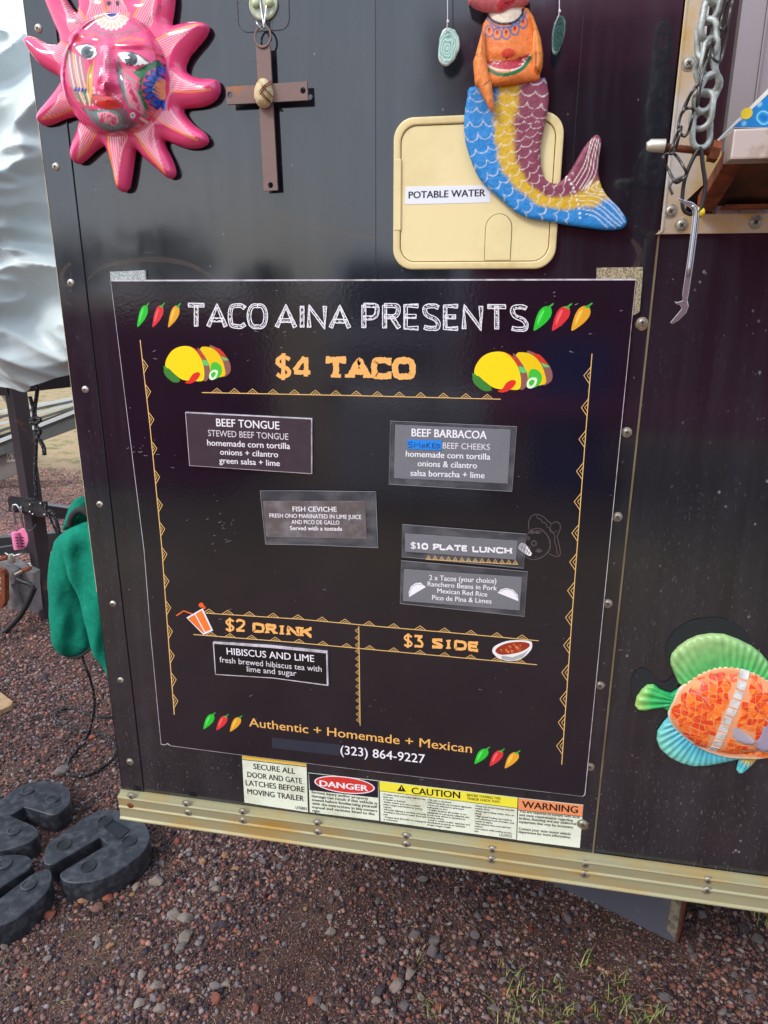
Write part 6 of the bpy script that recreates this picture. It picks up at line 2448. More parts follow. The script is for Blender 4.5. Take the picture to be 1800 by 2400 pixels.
def tail_paint(P, C):
    dl, dr = seg_dist(P, Lp), seg_dist(P, Rp)
    n1 = np.array([noise.noise(Vector((a * .03, b * .03, 2))) for a, b in P])
    n2 = np.array([noise.noise(Vector((a * .25, b * .25, 5))) for a, b in P])
    u = dl / (dl + dr + 1e-6) + 0.05 * n1 + 0.05 * n2
    # the fin: bands follow the height instead
    sm = lambda x, a, b: np.clip((x - a) / (b - a), 0, 1)[:, None]
    C = BLU * (1 - sm(u, .34, .42)) + YLW * sm(u, .34, .42)
    C = C * (1 - sm(u, .60, .68)) + PLM * sm(u, .60, .68)
    top = 1 - np.clip((P[:, 1] - 186) / 12, 0, 1)
    top = (top * np.clip((P[:, 0] - 1150) / 40, 0, 1))[:, None]
    C = C * (1 - top * .7) + np.array(c8(120, 90, 150)) * top * .7
    C = C * (1 + 0.16 * n2[:, None])
    # scales
    s, l = spine_coords(P)
    k_ = np.clip(1.15 - s / _cum[-1] * 0.45, .6, 1.2)
    fin = P[:, 0] > 1345
    row = 24.0
    colw = 31.0 * k_
    al = np.zeros(len(P))
    for dr_ in (0, 1, 2):
        r_i = np.floor(s / row) - dr_
        off = (r_i % 2) * 0.5
        cxk = (np.round(l / colw - off) + off) * colw
        d = np.sqrt((s - r_i * row) ** 2 + (l - cxk) ** 2)
        rad = 0.54 * colw
        wob = 1.5 * n1
        a_ = np.clip(1.35 - np.abs(d - rad + wob), 0, 1) * (s > r_i * row - 2)
        al = np.maximum(al, a_)
    al = np.where(fin | (s < 6) | (s > _cum[-1] - 4), 0, al)[:, None] * 0.85
    return C * (1 - al) + np.array(c8(226, 220, 214)) * al


tpn = Paint((0, 0, 0)).fn(tail_paint)
for q in ([(1235, 1170), (1300, 1060), (1345, 900)], [(1245, 1200), (1310, 1090), (1330, 1000), (1365, 895)], [(1265, 1225), (1325, 1120), (1350, 1010), (1380, 900)],
          [(1280, 1235), (1345, 1130), (1368, 1010), (1392, 900)], [(1300, 1230), (1365, 1140), (1385, 1040), (1400, 930)],
          [(1430, 1245), (1345, 1225), (1395, 1170), (1375, 1215), (1425, 1232)], [(1310, 1250), (1350, 1165), (1300, 1240), (1400, 1260), (1440, 1262)],
          [(1265, 1270), (1350, 1268), (1430, 1300), (1500, 1360), (1560, 1440)], [(1270, 1300), (1350, 1300), (1420, 1340), (1490, 1400), (1545, 1450)],
          [(1285, 1330), (1350, 1330), (1420, 1370), (1470, 1420), (1530, 1465)], [(1290, 1358), (1360, 1370), (1420, 1410), (1480, 1460), (1500, 1478)],
          [(1305, 1385), (1370, 1405), (1420, 1450), (1450, 1475)], [(1440, 1280), (1500, 1330), (1550, 1400)]):
    tpn.line(zq(q), c8(232, 226, 220), 1.8)
for x, y in ((1180, 1145), (1200, 1165), (1212, 1192), (1228, 1218), (1235, 1242), (1245, 1268), (1250, 1295), (1258, 1322), (1265, 1350), (1268, 1382), (1270, 1412)):
    tpn.ell(*zq([(x, y)])[0], 2.8, 2.4, c8(240, 236, 232))
tail_o = curve_smooth(zq([(555, 560), (540, 620), (524, 700), (517, 800), (520, 880), (537, 960), (570, 1060), (620, 1160), (700, 1240), (780, 1312), (850, 1372), (950, 1418), (1080, 1437),
                          (1200, 1460), (1350, 1480), (1450, 1490), (1540, 1482), (1575, 1450), (1570, 1410), (1530, 1350), (1470, 1290), (1430, 1240), (1400, 1170), (1390, 1080), (1405, 960),
                          (1410, 900), (1385, 868), (1350, 888), (1290, 960), (1240, 1050), (1190, 1130), (1140, 1176), (1100, 1187), (1050, 1162), (1025, 1110), (1014, 1030), (1015, 940),
                          (1032, 850), (1056, 740), (1070, 640), (1062, 560), (1045, 498), (1000, 508), (900, 528), (800, 540), (700, 548)]), 2)
PAP = vmat('painted papier-mache', rough=0.5, bs=75, bstr=0.7, bdist=0.003, wear=240)
relief('tail', tail_o, -0.016, 0.0011, 0.006, 0.004, PAP, mer, tpn, y_back=-0.0105)
ORG = c8(238, 132, 62)
tor = Paint(ORG)
tor.poly(zq([(680, 90), (700, 60), (880, 38), (905, 60), (890, 110), (840, 140), (770, 148), (710, 130)]), c8(226, 210, 190), 1.5)
tor.line(zq([(672, 100), (710, 138), (770, 156), (840, 146), (890, 104), (902, 60)]), c8(24, 22, 46), 6.5)
tor.line(zq([(662, 118), (705, 158), (770, 178), (845, 166), (900, 124), (918, 80)]), c8(36, 100, 160), 3.6)
for x, y in ((682, 196), (734, 214), (792, 210), (848, 184), (902, 140)):
    c_ = zq([(x, y)])[0]
    tor.ell(c_[0], c_[1] + 2, 9.8, 13.5, c8(36, 100, 160), ring=2.8)
    tor.ell(c_[0], c_[1] - 1, 3.4, 5.6, c8(176, 26, 26))
tor.ell(*zq([(805, 345)])[0], 17, 11, c8(224, 70, 46))
tor.poly(zq([(662, 395), (740, 398), (850, 385), (945, 345), (940, 390), (905, 430), (840, 450), (750, 448), (680, 425)]), c8(176, 30, 56), 1.5)
for _ in range(26):
    x, y = rng.uniform(690, 930), rng.uniform(370, 420)
    tor.line(zq([(x, y), (x + rng.uniform(8, 26), y - rng.uniform(-6, 12))]), rng.choice([c8(226, 204, 196), c8(110, 16, 30), c8(236, 220, 210)]), 1.6, smooth=False)
tor.line(zq([(668, 420), (730, 450), (820, 455), (900, 425), (948, 352)]), c8(230, 214, 204), 3.4)
tor.line(zq([(682, 452), (740, 480), (820, 478), (900, 440), (945, 375)]), c8(20, 110, 62), 9)
torso_o = zq([(640, 150), (670, 100), (690, 66), (760, 62), (830, 44), (880, 36), (935, 50), (970, 100), (1000, 200), (1020, 300), (1010, 420), (1012, 505), (1000, 520), (850, 540), (700, 560), (590, 555), (585, 480), (590, 400), (610, 330)])


def torso_extra(px, d, XZ):
    X, Y = px[:, 0] * 2.765 - 900 * 2.765, px[:, 1] * 2.765
    return 0.008 * np.exp(-((X - 800) / 120) ** 2) - 0.004 * np.exp(-(((X - 800) / 160) ** 2 + ((Y - 400) / 40) ** 2))


relief('torso', torso_o, -0.020, 0.0010, 0.010, 0.006, PAP, mer, tor, torso_extra, y_back=-0.013)
arm = Paint(c8(240, 140, 66))
for _ in range(18):
    x, y = rng.uniform(590, 700), rng.uniform(220, 680)
    arm.line(zq([(x, y), (x + rng.uniform(-12, 12), y + rng.uniform(10, 50))]), rng.choice([c8(226, 112, 50), c8(248, 166, 100)]), 3, soft=2.5, smooth=False)
arm.line(zq([(643, 160), (652, 260), (660, 350), (690, 480), (700, 560)]), c8(250, 196, 132), 4, soft=2)
arm.line(zq([(575, 385), (600, 352), (612, 372)]), c8(120, 60, 40), 2)
arm.line(zq([(640, 560), (672, 530), (694, 520)]), c8(120, 60, 40), 2)
relief('arm', zq([(640, 150), (612, 250), (590, 335), (573, 385), (577, 440), (585, 530), (612, 560), (645, 630), (678, 690), (700, 722), (712, 690), (705, 600), (694, 520), (670, 430), (655, 340), (648, 230)]),
       -0.036, 0.0010, 0.010, 0.010, PAP, mer, arm, y_back=-0.024)
arm2 = Paint(c8(234, 138, 58))
arm2.line(zq([(975, 200), (962, 330), (975, 430)]), c8(244, 190, 130), 3.5)
arm2.line(zq([(985, 330), (985, 440), (1010, 462)]), c8(100, 54, 30), 2.2)
arm2.line(zq([(1024, 250), (1030, 330), (1025, 420)]), c8(120, 70, 30), 2.0)
relief('arm', zq([(935, 50), (985, 130), (1018, 230), (1034, 330), (1030, 410), (1012, 462), (990, 458), (974, 430), (962, 330), (968, 200), (950, 110)]), -0.034, 0.0010, 0.009, 0.010, PAP, mer, arm2, y_back=-0.022)
hd = Paint(c8(226, 120, 128))
hd.poly(zq([(728, 30), (760, -10), (850, -20), (852, 6), (825, 36), (765, 74), (742, 76)]), c8(222, 66, 84), 3)
hd.line(zq([(780, 20), (820, 16), (850, -4)]), c8(90, 20, 40), 1.5)
relief('head', zq([(545, 5), (580, 32), (640, 55), (710, 66), (735, 78), (770, 74), (830, 40), (900, 22), (935, 0), (950, -80), (930, -180), (850, -260), (740, -290), (630, -260), (550, -180), (525, -80)]),
       -0.034, 0.0012, 0.035, 0.018, PAP, mer, hd, y_back=-0.022)

# ================================================================== FISH
zf = lambda pts: Z(pts, 1440, 1440, 4.608)
fish = thing('fish_ornament', 'green and turquoise metal fish with an orange glass mosaic body', 'fish ornament', tuple(W(1740, 1650, -0.01)))
FM = vmat('painted fin metal', rough=0.35, bs=60, bstr=0.15, bdist=0.002)


def fin(name, outline, focus, c_in, c_mid, c_out, n, H=0.006, y_back=-0.002, mul=1.0):
    fx, fy = zf([focus])[0]
    R_ = max(math.dist((fx, fy), q) for q in zf(outline))
    ci, cm, co = map(np.array, (c_in, c_mid, c_out))

    def f(P, C):
        d = np.hypot(P[:, 0] - fx, P[:, 1] - fy) / R_
        a = np.arctan2(P[:, 1] - fy, P[:, 0] - fx)
        t = np.clip((d - .35) / .65, 0, 1)[:, None]
        C = np.where(t < .5, ci + (cm - ci) * t * 2, cm + (co - cm) * (t - .5) * 2)
        nn = np.array([noise.noise(Vector((p * .06, q * .06, 3))) for p, q in P])[:, None]
        return np.clip(C * (1 + .25 * nn), 0, 1)

    def ex(px, d, XZ):
        a = np.arctan2(px[:, 1] - fy, px[:, 0] - fx)
        return 0.0011 * np.sin(a * n) * np.clip(d / 0.004, 0, 1)
    return relief(name, zf(outline), -0.008, 0.0011, 0.012, H, FM, fish, Paint((0, 0, 0)).fn(f), ex, y_back=y_back)


G1, G2, G3 = c8(24, 152, 84), c8(96, 190, 104), c8(160, 196, 112)
fin('dorsal_fin', [(700, 760), (650, 650), (614, 560), (612, 500), (628, 440), (690, 370), (790, 295), (900, 245), (1050, 220), (1200, 230), (1350, 285), (1500, 360), (1600, 440), (1680, 540), (1740, 660), (1760, 800), (1600, 760), (1300, 640), (1000, 680), (800, 800)],
    (1250, 1250), c8(16, 140, 68), c8(84, 178, 98), c8(160, 188, 124), 70, 0.007)
fin('tail_fin', [(640, 1090), (575, 1052), (520, 1022), (420, 1035), (330, 1055), (255, 1042), (226, 1000), (245, 910), (300, 830), (360, 778), (430, 773), (500, 828), (560, 853), (620, 868), (720, 800), (760, 1000)],
    (760, 960), G1, c8(60, 176, 90), c8(170, 200, 110), 30)
fin('anal_fin', [(600, 1110), (530, 1190), (470, 1280), (462, 1370), (500, 1470), (600, 1560), (720, 1620), (850, 1655), (1000, 1650), (1150, 1622), (1300, 1590), (1420, 1562), (1300, 1480), (1000, 1400), (750, 1250)],
    (1100, 1050), c8(34, 120, 178), c8(84, 174, 190), c8(128, 202, 174), 60)
fin('pelvic_fin', [(1365, 1550), (1340, 1640), (1328, 1700), (1355, 1736), (1400, 1730), (1480, 1660), (1560, 1572), (1500, 1540)],
    (1480, 1480), c8(206, 170, 60), c8(60, 180, 200), c8(130, 220, 196), 26, 0.004)
body_o = curve_smooth(zf([(582, 1100), (595, 1010), (640, 920), (720, 790), (850, 680), (1000, 598), (1150, 562), (1300, 566), (1450, 600), (1600, 670), (1730, 760), (1850, 900), (1930, 1060), (1960, 1150), (1930, 1300), (1840, 1430), (1720, 1520),
                          (1600, 1560), (1400, 1562), (1200, 1546), (1000, 1485), (850, 1405), (700, 1285), (620, 1195)]), 4)
bcx, bcz = W(*zf([(1270, 1060)])[0], -0.01)[0], W(*zf([(1270, 1060)])[0], -0.01)[2]


def body_h(x, z):
    u, v = (x - bcx) / 0.082, (z - bcz) / 0.060
    return 0.016 * np.sqrt(np.clip(1 - (u * u + v * v) * 0.9, 0, 1))


bp_ = Paint(c8(224, 150, 104))
bp_.line(body_o + [body_o[0]], c8(226, 214, 196), 7, smooth=False)
relief('body', body_o, -0.010, 0.0013, 0.006, 0.006, vmat('pink grout', rough=0.7, bs=200, bstr=.3), fish, bp_, lambda px, d, XZ: body_h(XZ[:, 0], XZ[:, 1]) * np.clip(d / .008, 0, 1), y_back=-0.006)
# glass shards, each its own tile
OT = [mat('orange glass %d' % i, c, 0.12, dirt=d_, dirt_scale=140, dirt_range=(.4, .65), spec=.6) for i, (c, d_) in enumerate(
    [(c8(226, 74, 26), c8(206, 50, 20)), (c8(238, 104, 30), c8(246, 150, 56)), (c8(216, 62, 26), c8(232, 92, 34)), (c8(242, 122, 40), c8(226, 84, 28)), (c8(232, 120, 104), c8(222, 100, 90))])]
WT = mat('pale mirror tile', c8(222, 220, 214), 0.2, 0.15, dirt=c8(170, 162, 160), dirt_scale=60)
bpoly = np.array([(W(a, b, -0.01)[0], W(a, b, -0.01)[2]) for a, b in body_o])
s0, s1 = W(*zf([(1432, 620)])[0], -0.02), W(*zf([(1062, 1500)])[0], -0.02)
stripe = [(s0[0], s0[2]), ((W(*zf([(1300, 900)])[0], -.02))[0], W(*zf([(1300, 900)])[0], -.02)[2]), ((W(*zf([(1190, 1120)])[0], -.02))[0], W(*zf([(1190, 1120)])[0], -.02)[2]), (s1[0], s1[2])]
sw = 0.0084


def tile(poly, matl, name='tile', th=0.0013, label=None):
    cx = sum(p[0] for p in poly) / len(poly)
    cz = sum(p[1] for p in poly) / len(poly)
    f, bk = [], []
    rim = []
    for x, z in poly:
        hb = 0.006 + 0.006 + float(body_h(x, z)) + 0.0018
        f.append((cx + (x - cx) * .84, -(hb + th), cz + (z - cz) * .84))
        bk.append((cx + (x - cx) * .95, -(hb - 0.0012), cz + (z - cz) * .95))
    mm = MB()
    mm.prism(f, bk)
    return mm.build(name, matl, fish, label=label)


tiles = []
gs = 0.0088
r5 = random.Random(4)
nx_, nz_ = 22, 16
pts = {}
for i in range(nx_ + 1):
    for j in range(nz_ + 1):
        pts[i, j] = (bcx - 0.092 + i * gs + r5.uniform(-.0027, .0027), bcz - 0.067 + j * gs + r5.uniform(-.0027, .0027))
cands = []
for i in range(nx_):
    for j in range(nz_):
        a, b_, c_, d_ = pts[i, j], pts[i + 1, j], pts[i + 1, j + 1], pts[i, j + 1]
        k = r5.random()
        if k < .42:
            cands += [[a, b_, c_], [a, c_, d_]]
        elif k < .78:
            cands += [[a, b_, d_], [b_, c_, d_]]
        else:
            cands += [[a, b_, c_, d_]]
purple = [W(*q, -0.02)[[0, 2]] for q in zf([(1240, 1190), (1290, 1150), (1420, 1200), (1560, 1330), (1640, 1130), (1750, 1050), (1900, 1200), (1800, 1520), (1560, 1530), (1480, 1430), (1330, 1380), (1250, 1300)])]
for pl in cands:
    c0 = (sum(p[0] for p in pl) / len(pl), sum(p[1] for p in pl) / len(pl))
    shr = [(c0[0] + (x - c0[0]) * .9, c0[1] + (z - c0[1]) * .9) for x, z in pl]
    A_ = np.array(shr)
    if not inside(A_ * 1000, bpoly * 1000).all() or seg_dist(A_, bpoly, True).min() < 0.0008:
        continue
    if seg_dist(np.array(shr + [c0]), np.array(stripe)).min() < sw * .86:
        continue
    if inside(np.array([c0]) * 1000, np.array(purple) * 1000)[0]:
        continue
    far_r = c0[0] > W(1830, 1600, -.02)[0]
    if len(tiles) >= 240:
        break
    pk = c0[0] < W(1660, 1600, -.02)[0] and c0[1] > W(1660, 1640, -.02)[1 + 1] and r5.random() < .25
    tiles.append(tile(shr, OT[4] if pk else r5.choice(OT[:4])))
# the band of square mirror tiles
tot = sum(math.dist(stripe[i], stripe[i + 1]) for i in range(3))
n = 10
for k in range(n):
    for part in (0,):
        d0, d1 = tot * k / n + 0.0004, tot * (k + 1) / n - 0.0004

        def at_(d):
            for i in range(3):
                L = math.dist(stripe[i], stripe[i + 1])
                if d <= L or i == 2:
                    t = d / L
                    return (stripe[i][0] + (stripe[i + 1][0] - stripe[i][0]) * t, stripe[i][1] + (stripe[i + 1][1] - stripe[i][1]) * t)
                d -= L
        a, b_ = at_(d0), at_(d1)
        dx, dz = b_[0] - a[0], b_[1] - a[1]
        L = math.hypot(dx, dz)
        px_, pz_ = -dz / L * sw * .82, dx / L * sw * .82
        tile([(a[0] - px_, a[1] - pz_), (a[0] + px_, a[1] + pz_), (b_[0] + px_, b_[1] + pz_), (b_[0] - px_, b_[1] - pz_)], WT, 'mirror_tile')
# lilac glass fin and gill
LIL = vmat('lilac slumped glass', rough=0.15, coat=.4)
lp_ = Paint(c8(164, 156, 168))
lp_.line(zf([(1240, 1190), (1260, 1320), (1380, 1410), (1510, 1430)]), c8(206, 200, 190), 4)
relief('glass_petal', zf([(1240, 1200), (1290, 1160), (1340, 1175), (1450, 1280), (1530, 1370), (1510, 1420), (1400, 1410), (1290, 1370), (1245, 1310)]), -0.027, 0.0009, 0.008, 0.006, LIL, fish, lp_, y_back=-0.022)
relief('glass_petal', zf([(1510, 1360), (1540, 1270), (1600, 1140), (1680, 1060), (1800, 1080), (1840, 1200), (1800, 1380), (1700, 1490), (1590, 1500), (1530, 1450)]), -0.026, 0.0010, 0.010, 0.007, LIL, fish,
       Paint(c8(150, 140, 160)), y_back=-0.020)
# eye and mouth beyond the frame
m = MB()
c_ = W(1826, 1636, -0.02)
m.lathe([(0.0065, 0.0), (0.006, 0.003), (0.004, 0.005), (0.001, 0.006)], 16, (c_[0], -0.024, c_[2]))
m.build('eye', mat('black glass bead', (0.01, 0.01, 0.01), 0.08), fish, smooth=True)
# dark clean ghosts where the fish used to hang
GHOST = mat('unweathered paint', (0.015, 0.021, 0.026), 0.14)
m = MB()
gh = curve_smooth(Z([(560, 480), (560, 330), (640, 190), (800, 80), (980, 40), (1150, 40), (1350, 130), (1480, 260), (1400, 320), (1200, 240), (900, 260), (700, 380), (640, 500)], 1440, 1440, 4.608), 3)
m.add(WL(gh, -0.0002), [tuple(range(len(gh)))])
m.build('clean_patch', GHOST, trailer, fix=True)
m = MB()
gh = curve_smooth(Z([(185, 860), (190, 700), (240, 600), (320, 580), (400, 630), (470, 710), (560, 730), (640, 660), (700, 720), (640, 830), (540, 850), (420, 780), (300, 800), (240, 900), (205, 960)], 1440, 1440, 4.608), 3)
m.add(WL(gh, -0.0002), [tuple(range(len(gh)))])
m.build('clean_patch', GHOST, trailer, fix=True)
# ================================================================== LEFT BACKGROUND: covered cooker trailer behind the food trailer
za = lambda pts: Z(pts, 0, 880, 3.073)
zt_ = lambda pts: Z(pts, 0, 400, 3.687)
zl = lambda pts: Z(pts, 0, 1140, 6.144)
rig = thing('cooker_trailer', 'black square-tube trailer frame with post, crossbar and coupler beside the food trailer', 'trailer frame', (-1.6, 1.78, 0.0))
PAINTED = mat('chipped black paint', c8(66, 57, 63), 0.35, 0.2, dirt=c8(120, 74, 66), dirt_scale=9, dirt_range=(0.6, 0.66), bs=70, bstr=0.3)
pb = G(*(104, 1449))
ang = math.radians(30)
s_ = 0.052
ca_, sa_ = math.cos(ang), math.sin(ang)


def obox(m, c, w, d, z0, z1, ang):
    ux, uy = Vector((math.cos(ang), math.sin(ang), 0)), Vector((-math.sin(ang), math.cos(ang), 0))
    c = Vector((c[0], c[1], 0))
    q = [c + ux * a * w / 2 + uy * b * d / 2 for a, b in ((-1, -1), (1, -1), (1, 1), (-1, 1))]
    m.prism([(p.x, p.y, z0) for p in q], [(p.x, p.y, z1) for p in q])


m = MB()
obox(m, (pb[0] + .012, pb[1] + .02), 0.056, 0.07, 0.0, 1.30, -0.30)
m.build('post', PAINTED, rig, bevel=0.002)
m = MB()
a_, b_ = W(22, 1182, 1.72), W(250, 1215, 1.95)
m.bar(a_, b_, 0.05, 0.055)
m.build('crossbar', PAINTED, rig, bevel=0.002)
m = MB()
a_, b_ = W(20, 905, 1.8), W(260, 880, 2.1)
m.bar(a_, b_, 0.06, 0.06)
a_, b_ = W(-300, 930, 1.7), W(24, 908, 1.8)
m.bar(a_, b_, 0.06, 0.06)
m.build('upper_rail', PAINTED, rig)
# coupler plate with bolts
m = MB()
q = zl([(290, 265), (345, 240), (590, 205), (640, 215), (665, 400), (640, 440), (540, 440), (385, 375), (300, 330)])
m.prism([tuple(W(x, y, 1.66)) for x, y in q], [tuple(W(x, y, 1.672)) for x, y in q])
m.build('coupler_plate', BLACKM, rig, bevel=0.0015)
for x, y in ((310, 300), (437, 260), (437, 365), (478, 398), (647, 405), (590, 245)):
    m = MB()
    c = W(*zl([(x, y)])[0], 1.656)
    m.lathe([(0.0055, 0.0), (0.005, 0.004), (0.002, 0.006)], 8, tuple(c))
    m.build('bolt', STEEL, rig, smooth=True)
m = MB()
q = zl([(105, 175), (150, 135), (320, 150), (520, 180), (500, 215), (390, 200), (340, 245), (290, 270), (300, 350), (140, 355), (120, 260)])
m.prism([tuple(W(x, y, 1.69)) for x, y in q], [tuple(W(x, y, 1.705)) for x, y in q])
m.build('lock_plate', BLACKM, rig, bevel=0.0015)
m = MB()
pts = [tuple(W(x, y, 1.60)) for x, y in curve_smooth(zl([(490, 1450), (480, 1500), (400, 1680), (300, 1850), (160, 2010), (40, 2110), (-120, 2160)]), 5, False)]
m.tube(pts, 0.0125, 10)
pts = [tuple(W(x, y, 1.60)) for x, y in curve_smooth(zl([(240, 1330), (330, 1370), (420, 1400), (490, 1450)]), 5, False)]
m.tube(pts, 0.010, 10)
m.build('black_hose', mat('black rubber hose', (0.015, 0.015, 0.016), 0.5), rig, smooth=True)
m = MB()
pts = [tuple(W(x, y, 1.62)) for x, y in curve_smooth(zl([(380, 540), (370, 580), (420, 640), (480, 610), (515, 555)]), 5, False)]
m.tube(pts, 0.003, 7)
m.build('wire_ring', WIRE, rig, smooth=True)
m = MB()
m.bar(W(-70, 1300, 1.72), W(40, 1284, 1.72), 0.03, 0.03)
m.bar(W(-70, 1285, 2.2), W(200, 1262, 2.2), 0.05, 0.10)
m.build('lower_rail', BLACKM, rig)
# tongue beam of pale steel and clamps
BEAM = mat('scuffed grey steel', c8(150, 146, 146), 0.5, 0.4, dirt=c8(90, 84, 84), dirt_scale=12, bs=50, bstr=.3)
m = MB()
q = zl([(0, 1080), (100, 1080), (480, 1250), (480, 1430), (520, 1830), (300, 1730), (240, 1420), (0, 1180)])
f_ = [W(x, y, 1.70) for x, y in q]
m.prism([tuple(p) for p in f_], [tuple(p + np.array((0.0, 0.05, 0))) for p in f_])
m.build('tongue_beam', BEAM, rig, bevel=0.002)
m = MB()
q = zl([(0, 1120), (100, 1150), (210, 1210), (235, 1290), (210, 1400), (160, 1420), (210, 1560), (290, 1780), (120, 1770), (100, 1300), (0, 1180)])
f_ = [W(x, y, 1.66) for x, y in q]
m.prism([tuple(p) for p in f_], [tuple(p + np.array((0.0, 0.03, 0))) for p in f_])
m.build('bracket', BEAM, rig, bevel=0.002)
for (ax, ay), (bx, by), w in (((-40, 1060), (110, 1020), .010), ((230, 1270), (330, 1215), .008)):
    m = MB()
    m.tube([tuple(W(*zl([(ax, ay)])[0], 1.64)), tuple(W(*zl([(bx, by)])[0], 1.64))], w, 8)
    m.build('clamp_screw', RUSTY if ax < 0 else STEEL, rig, smooth='auto')
m = MB()
m.tube([tuple(W(*q, 1.64)) for q in zl([(330, 1215), (440, 1170)])], 0.010, 8)
m.build('clamp_screw', RUSTY, rig, smooth='auto')
for pts in ([(75, 960), (120, 985), (170, 1010), (240, 990), (310, 972)], [(390, 1120), (430, 1105), (445, 1150), (455, 1170)]):
    m = MB()
    m.tube([tuple(W(*q, 1.63)) for q in zl(pts)], 0.0045, 7)
    m.build('clamp_handle', STEEL, rig, smooth=True)
m = MB()
m.lathe([(0.014, -.02), (0.016, 0), (0.012, .02)], 10, tuple(W(*zl([(165, 1040)])[0], 1.63)), axis='z')
m.build('clamp_boss', STEEL, rig, smooth='auto')
m = MB()
o_c = [W(x, y, 1.60) for x, y in zl([(-60, 1180), (60, 1200), (100, 1260), (105, 1640), (60, 1740), (-60, 1740)])]
i_c = [W(x, y, 1.60) for x, y in zl([(-60, 1265), (30, 1270), (45, 1300), (50, 1500), (20, 1550), (-60, 1560)])]
ring_mesh(m, [(p[0], p[2]) for p in o_c], [(p[0], p[2]) for p in i_c], 1.585, 1.615)
m.build('rusty_clamp', RUSTY, rig, bevel=0.002)

# padlock
pl_ = thing('padlock', 'pink combination padlock hanging from the lock plate', 'padlock', tuple(W(48, 1262, 1.67)))
m = MB()
PKL = mat('pink lock enamel', c8(240, 132, 176), 0.35)
m.tube([tuple(W(*q, 1.66)) for q in zl([(222, 660), (262, 900)])], 0.0185, 14)
m.build('dial_barrel', PKL, pl_, smooth='auto', bevel=0.002)
m = MB()
q = zl([(262, 640), (340, 590), (395, 680), (412, 780), (380, 870), (330, 905), (275, 915), (250, 760)])
m.prism([tuple(W(x, y, 1.665)) for x, y in q], [tuple(W(x, y, 1.70)) for x, y in q])
m.build('lock_body', PKL, pl_, bevel=0.004)
m = MB()
for k in range(4):
    for dx in (0, 78):
        c = W(*zl([(235 + dx + k * 8, 738 + k * 42)])[0], 1.641 if dx == 0 else 1.6625)
        m.box((c[0] - .006, c[1] - .001, c[2] - .0022), (c[0] + .006, c[1] + .002, c[2] + .0022))
m.build('dial_slots', mat('dark slot', (0.05, 0.02, 0.03), 0.6), pl_, kind='stuff')
m = MB()
m.tube([tuple(W(*q, 1.675)) for q in zl([(240, 650), (215, 480), (185, 320), (195, 265), (240, 262), (290, 330), (330, 600)])], 0.0055, 8)
m.build('shackle', CHROME, pl_, smooth=True)

# rope with knots beside the post
ROPE, nt, b = new_mat('black rope flecked white')
wv = N(nt, 'ShaderNodeTexVoronoi', Scale=170.0)
nt.links.new(coords(nt, (1, 1, .6)), wv.inputs['Vector'])
nt.links.new(ramp(nt, wv.outputs['Distance'], [(0.18, c8(170, 166, 170)), (0.28, c8(24, 22, 26))]), b.inputs['Base Color'])
b.inputs['Roughness'].default_value = 0.8
rp = thing('tie_rope', 'black flecked rope knotted and hanging down beside the frame post', 'rope', tuple(W(88, 890, 1.7)))
m = MB()
m.tube([tuple(W(*q, 1.66)) for q in curve_smooth(za([(275, 60), (262, 160), (250, 250), (258, 330), (262, 420), (258, 560), (255, 700), (262, 870)]), 5, False)], 0.008, 8)
m.build('main_line', ROPE, rp, smooth=True)
m = MB()
m.tube([tuple(W(*q, 1.65)) for q in curve_smooth(za([(215, 150), (235, 220), (245, 290), (220, 330), (260, 345), (290, 315), (240, 305), (250, 340)]), 5, False)], 0.008, 8)
m.tube([tuple(W(*q, 1.645)) for q in curve_smooth(za([(262, 370), (290, 400), (270, 440), (290, 470), (315, 520), (320, 572)]), 5, False)], 0.009, 8)
m.build('knot', ROPE, rp, smooth=True)
m = MB()
m.tube([tuple(W(*q, 1.63)) for q in curve_smooth(za([(330, 905), (335, 970), (375, 985), (405, 1040), (430, 1150)]), 5, False)], 0.008, 8)
m.tube([tuple(W(*q, 1.63)) for q in curve_smooth(za([(345, 985), (385, 1080), (420, 1150)]), 5, False)], 0.006, 8)
m.build('strap_end', ROPE, rp, smooth=True)

# tarp
TARP, nt, b = new_mat('silver-grey tarpaulin')
nt.links.new(ramp(nt, tnoise(nt, 3, 5, .6), [(0.3, c8(196, 208, 208)), (0.7, c8(216, 227, 228))]), b.inputs['Base Color'])
b.inputs['Roughness'].default_value = 0.42
rd = N(nt, 'ShaderNodeTexNoise', Scale=3.4, Detail=5.0, Roughness=0.55)
rd.noise_type = 'RIDGED_MULTIFRACTAL'
nt.links.new(coords(nt, (1.0, 1.0, 1.5)), rd.inputs['Vector'])
rd2 = N(nt, 'ShaderNodeTexNoise', Scale=8.5, Detail=4.0, Roughness=0.6)
rd2.noise_type = 'RIDGED_MULTIFRACTAL'
nt.links.new(coords(nt, (1.0, 1.0, 1.9)), rd2.inputs['Vector'])
bump(nt, b, mixc(nt, 0.3, rd.outputs['Fac'], rd2.outputs['Fac']), 0.75, 0.028)
nu, nv_ = 170, 200
bot = [(-420, 880), (-200, 895), (0, 902), (41, 910), (69, 917.5), (103, 900), (165, 880), (240, 862), (330, 850)]
vs, fs = [], []
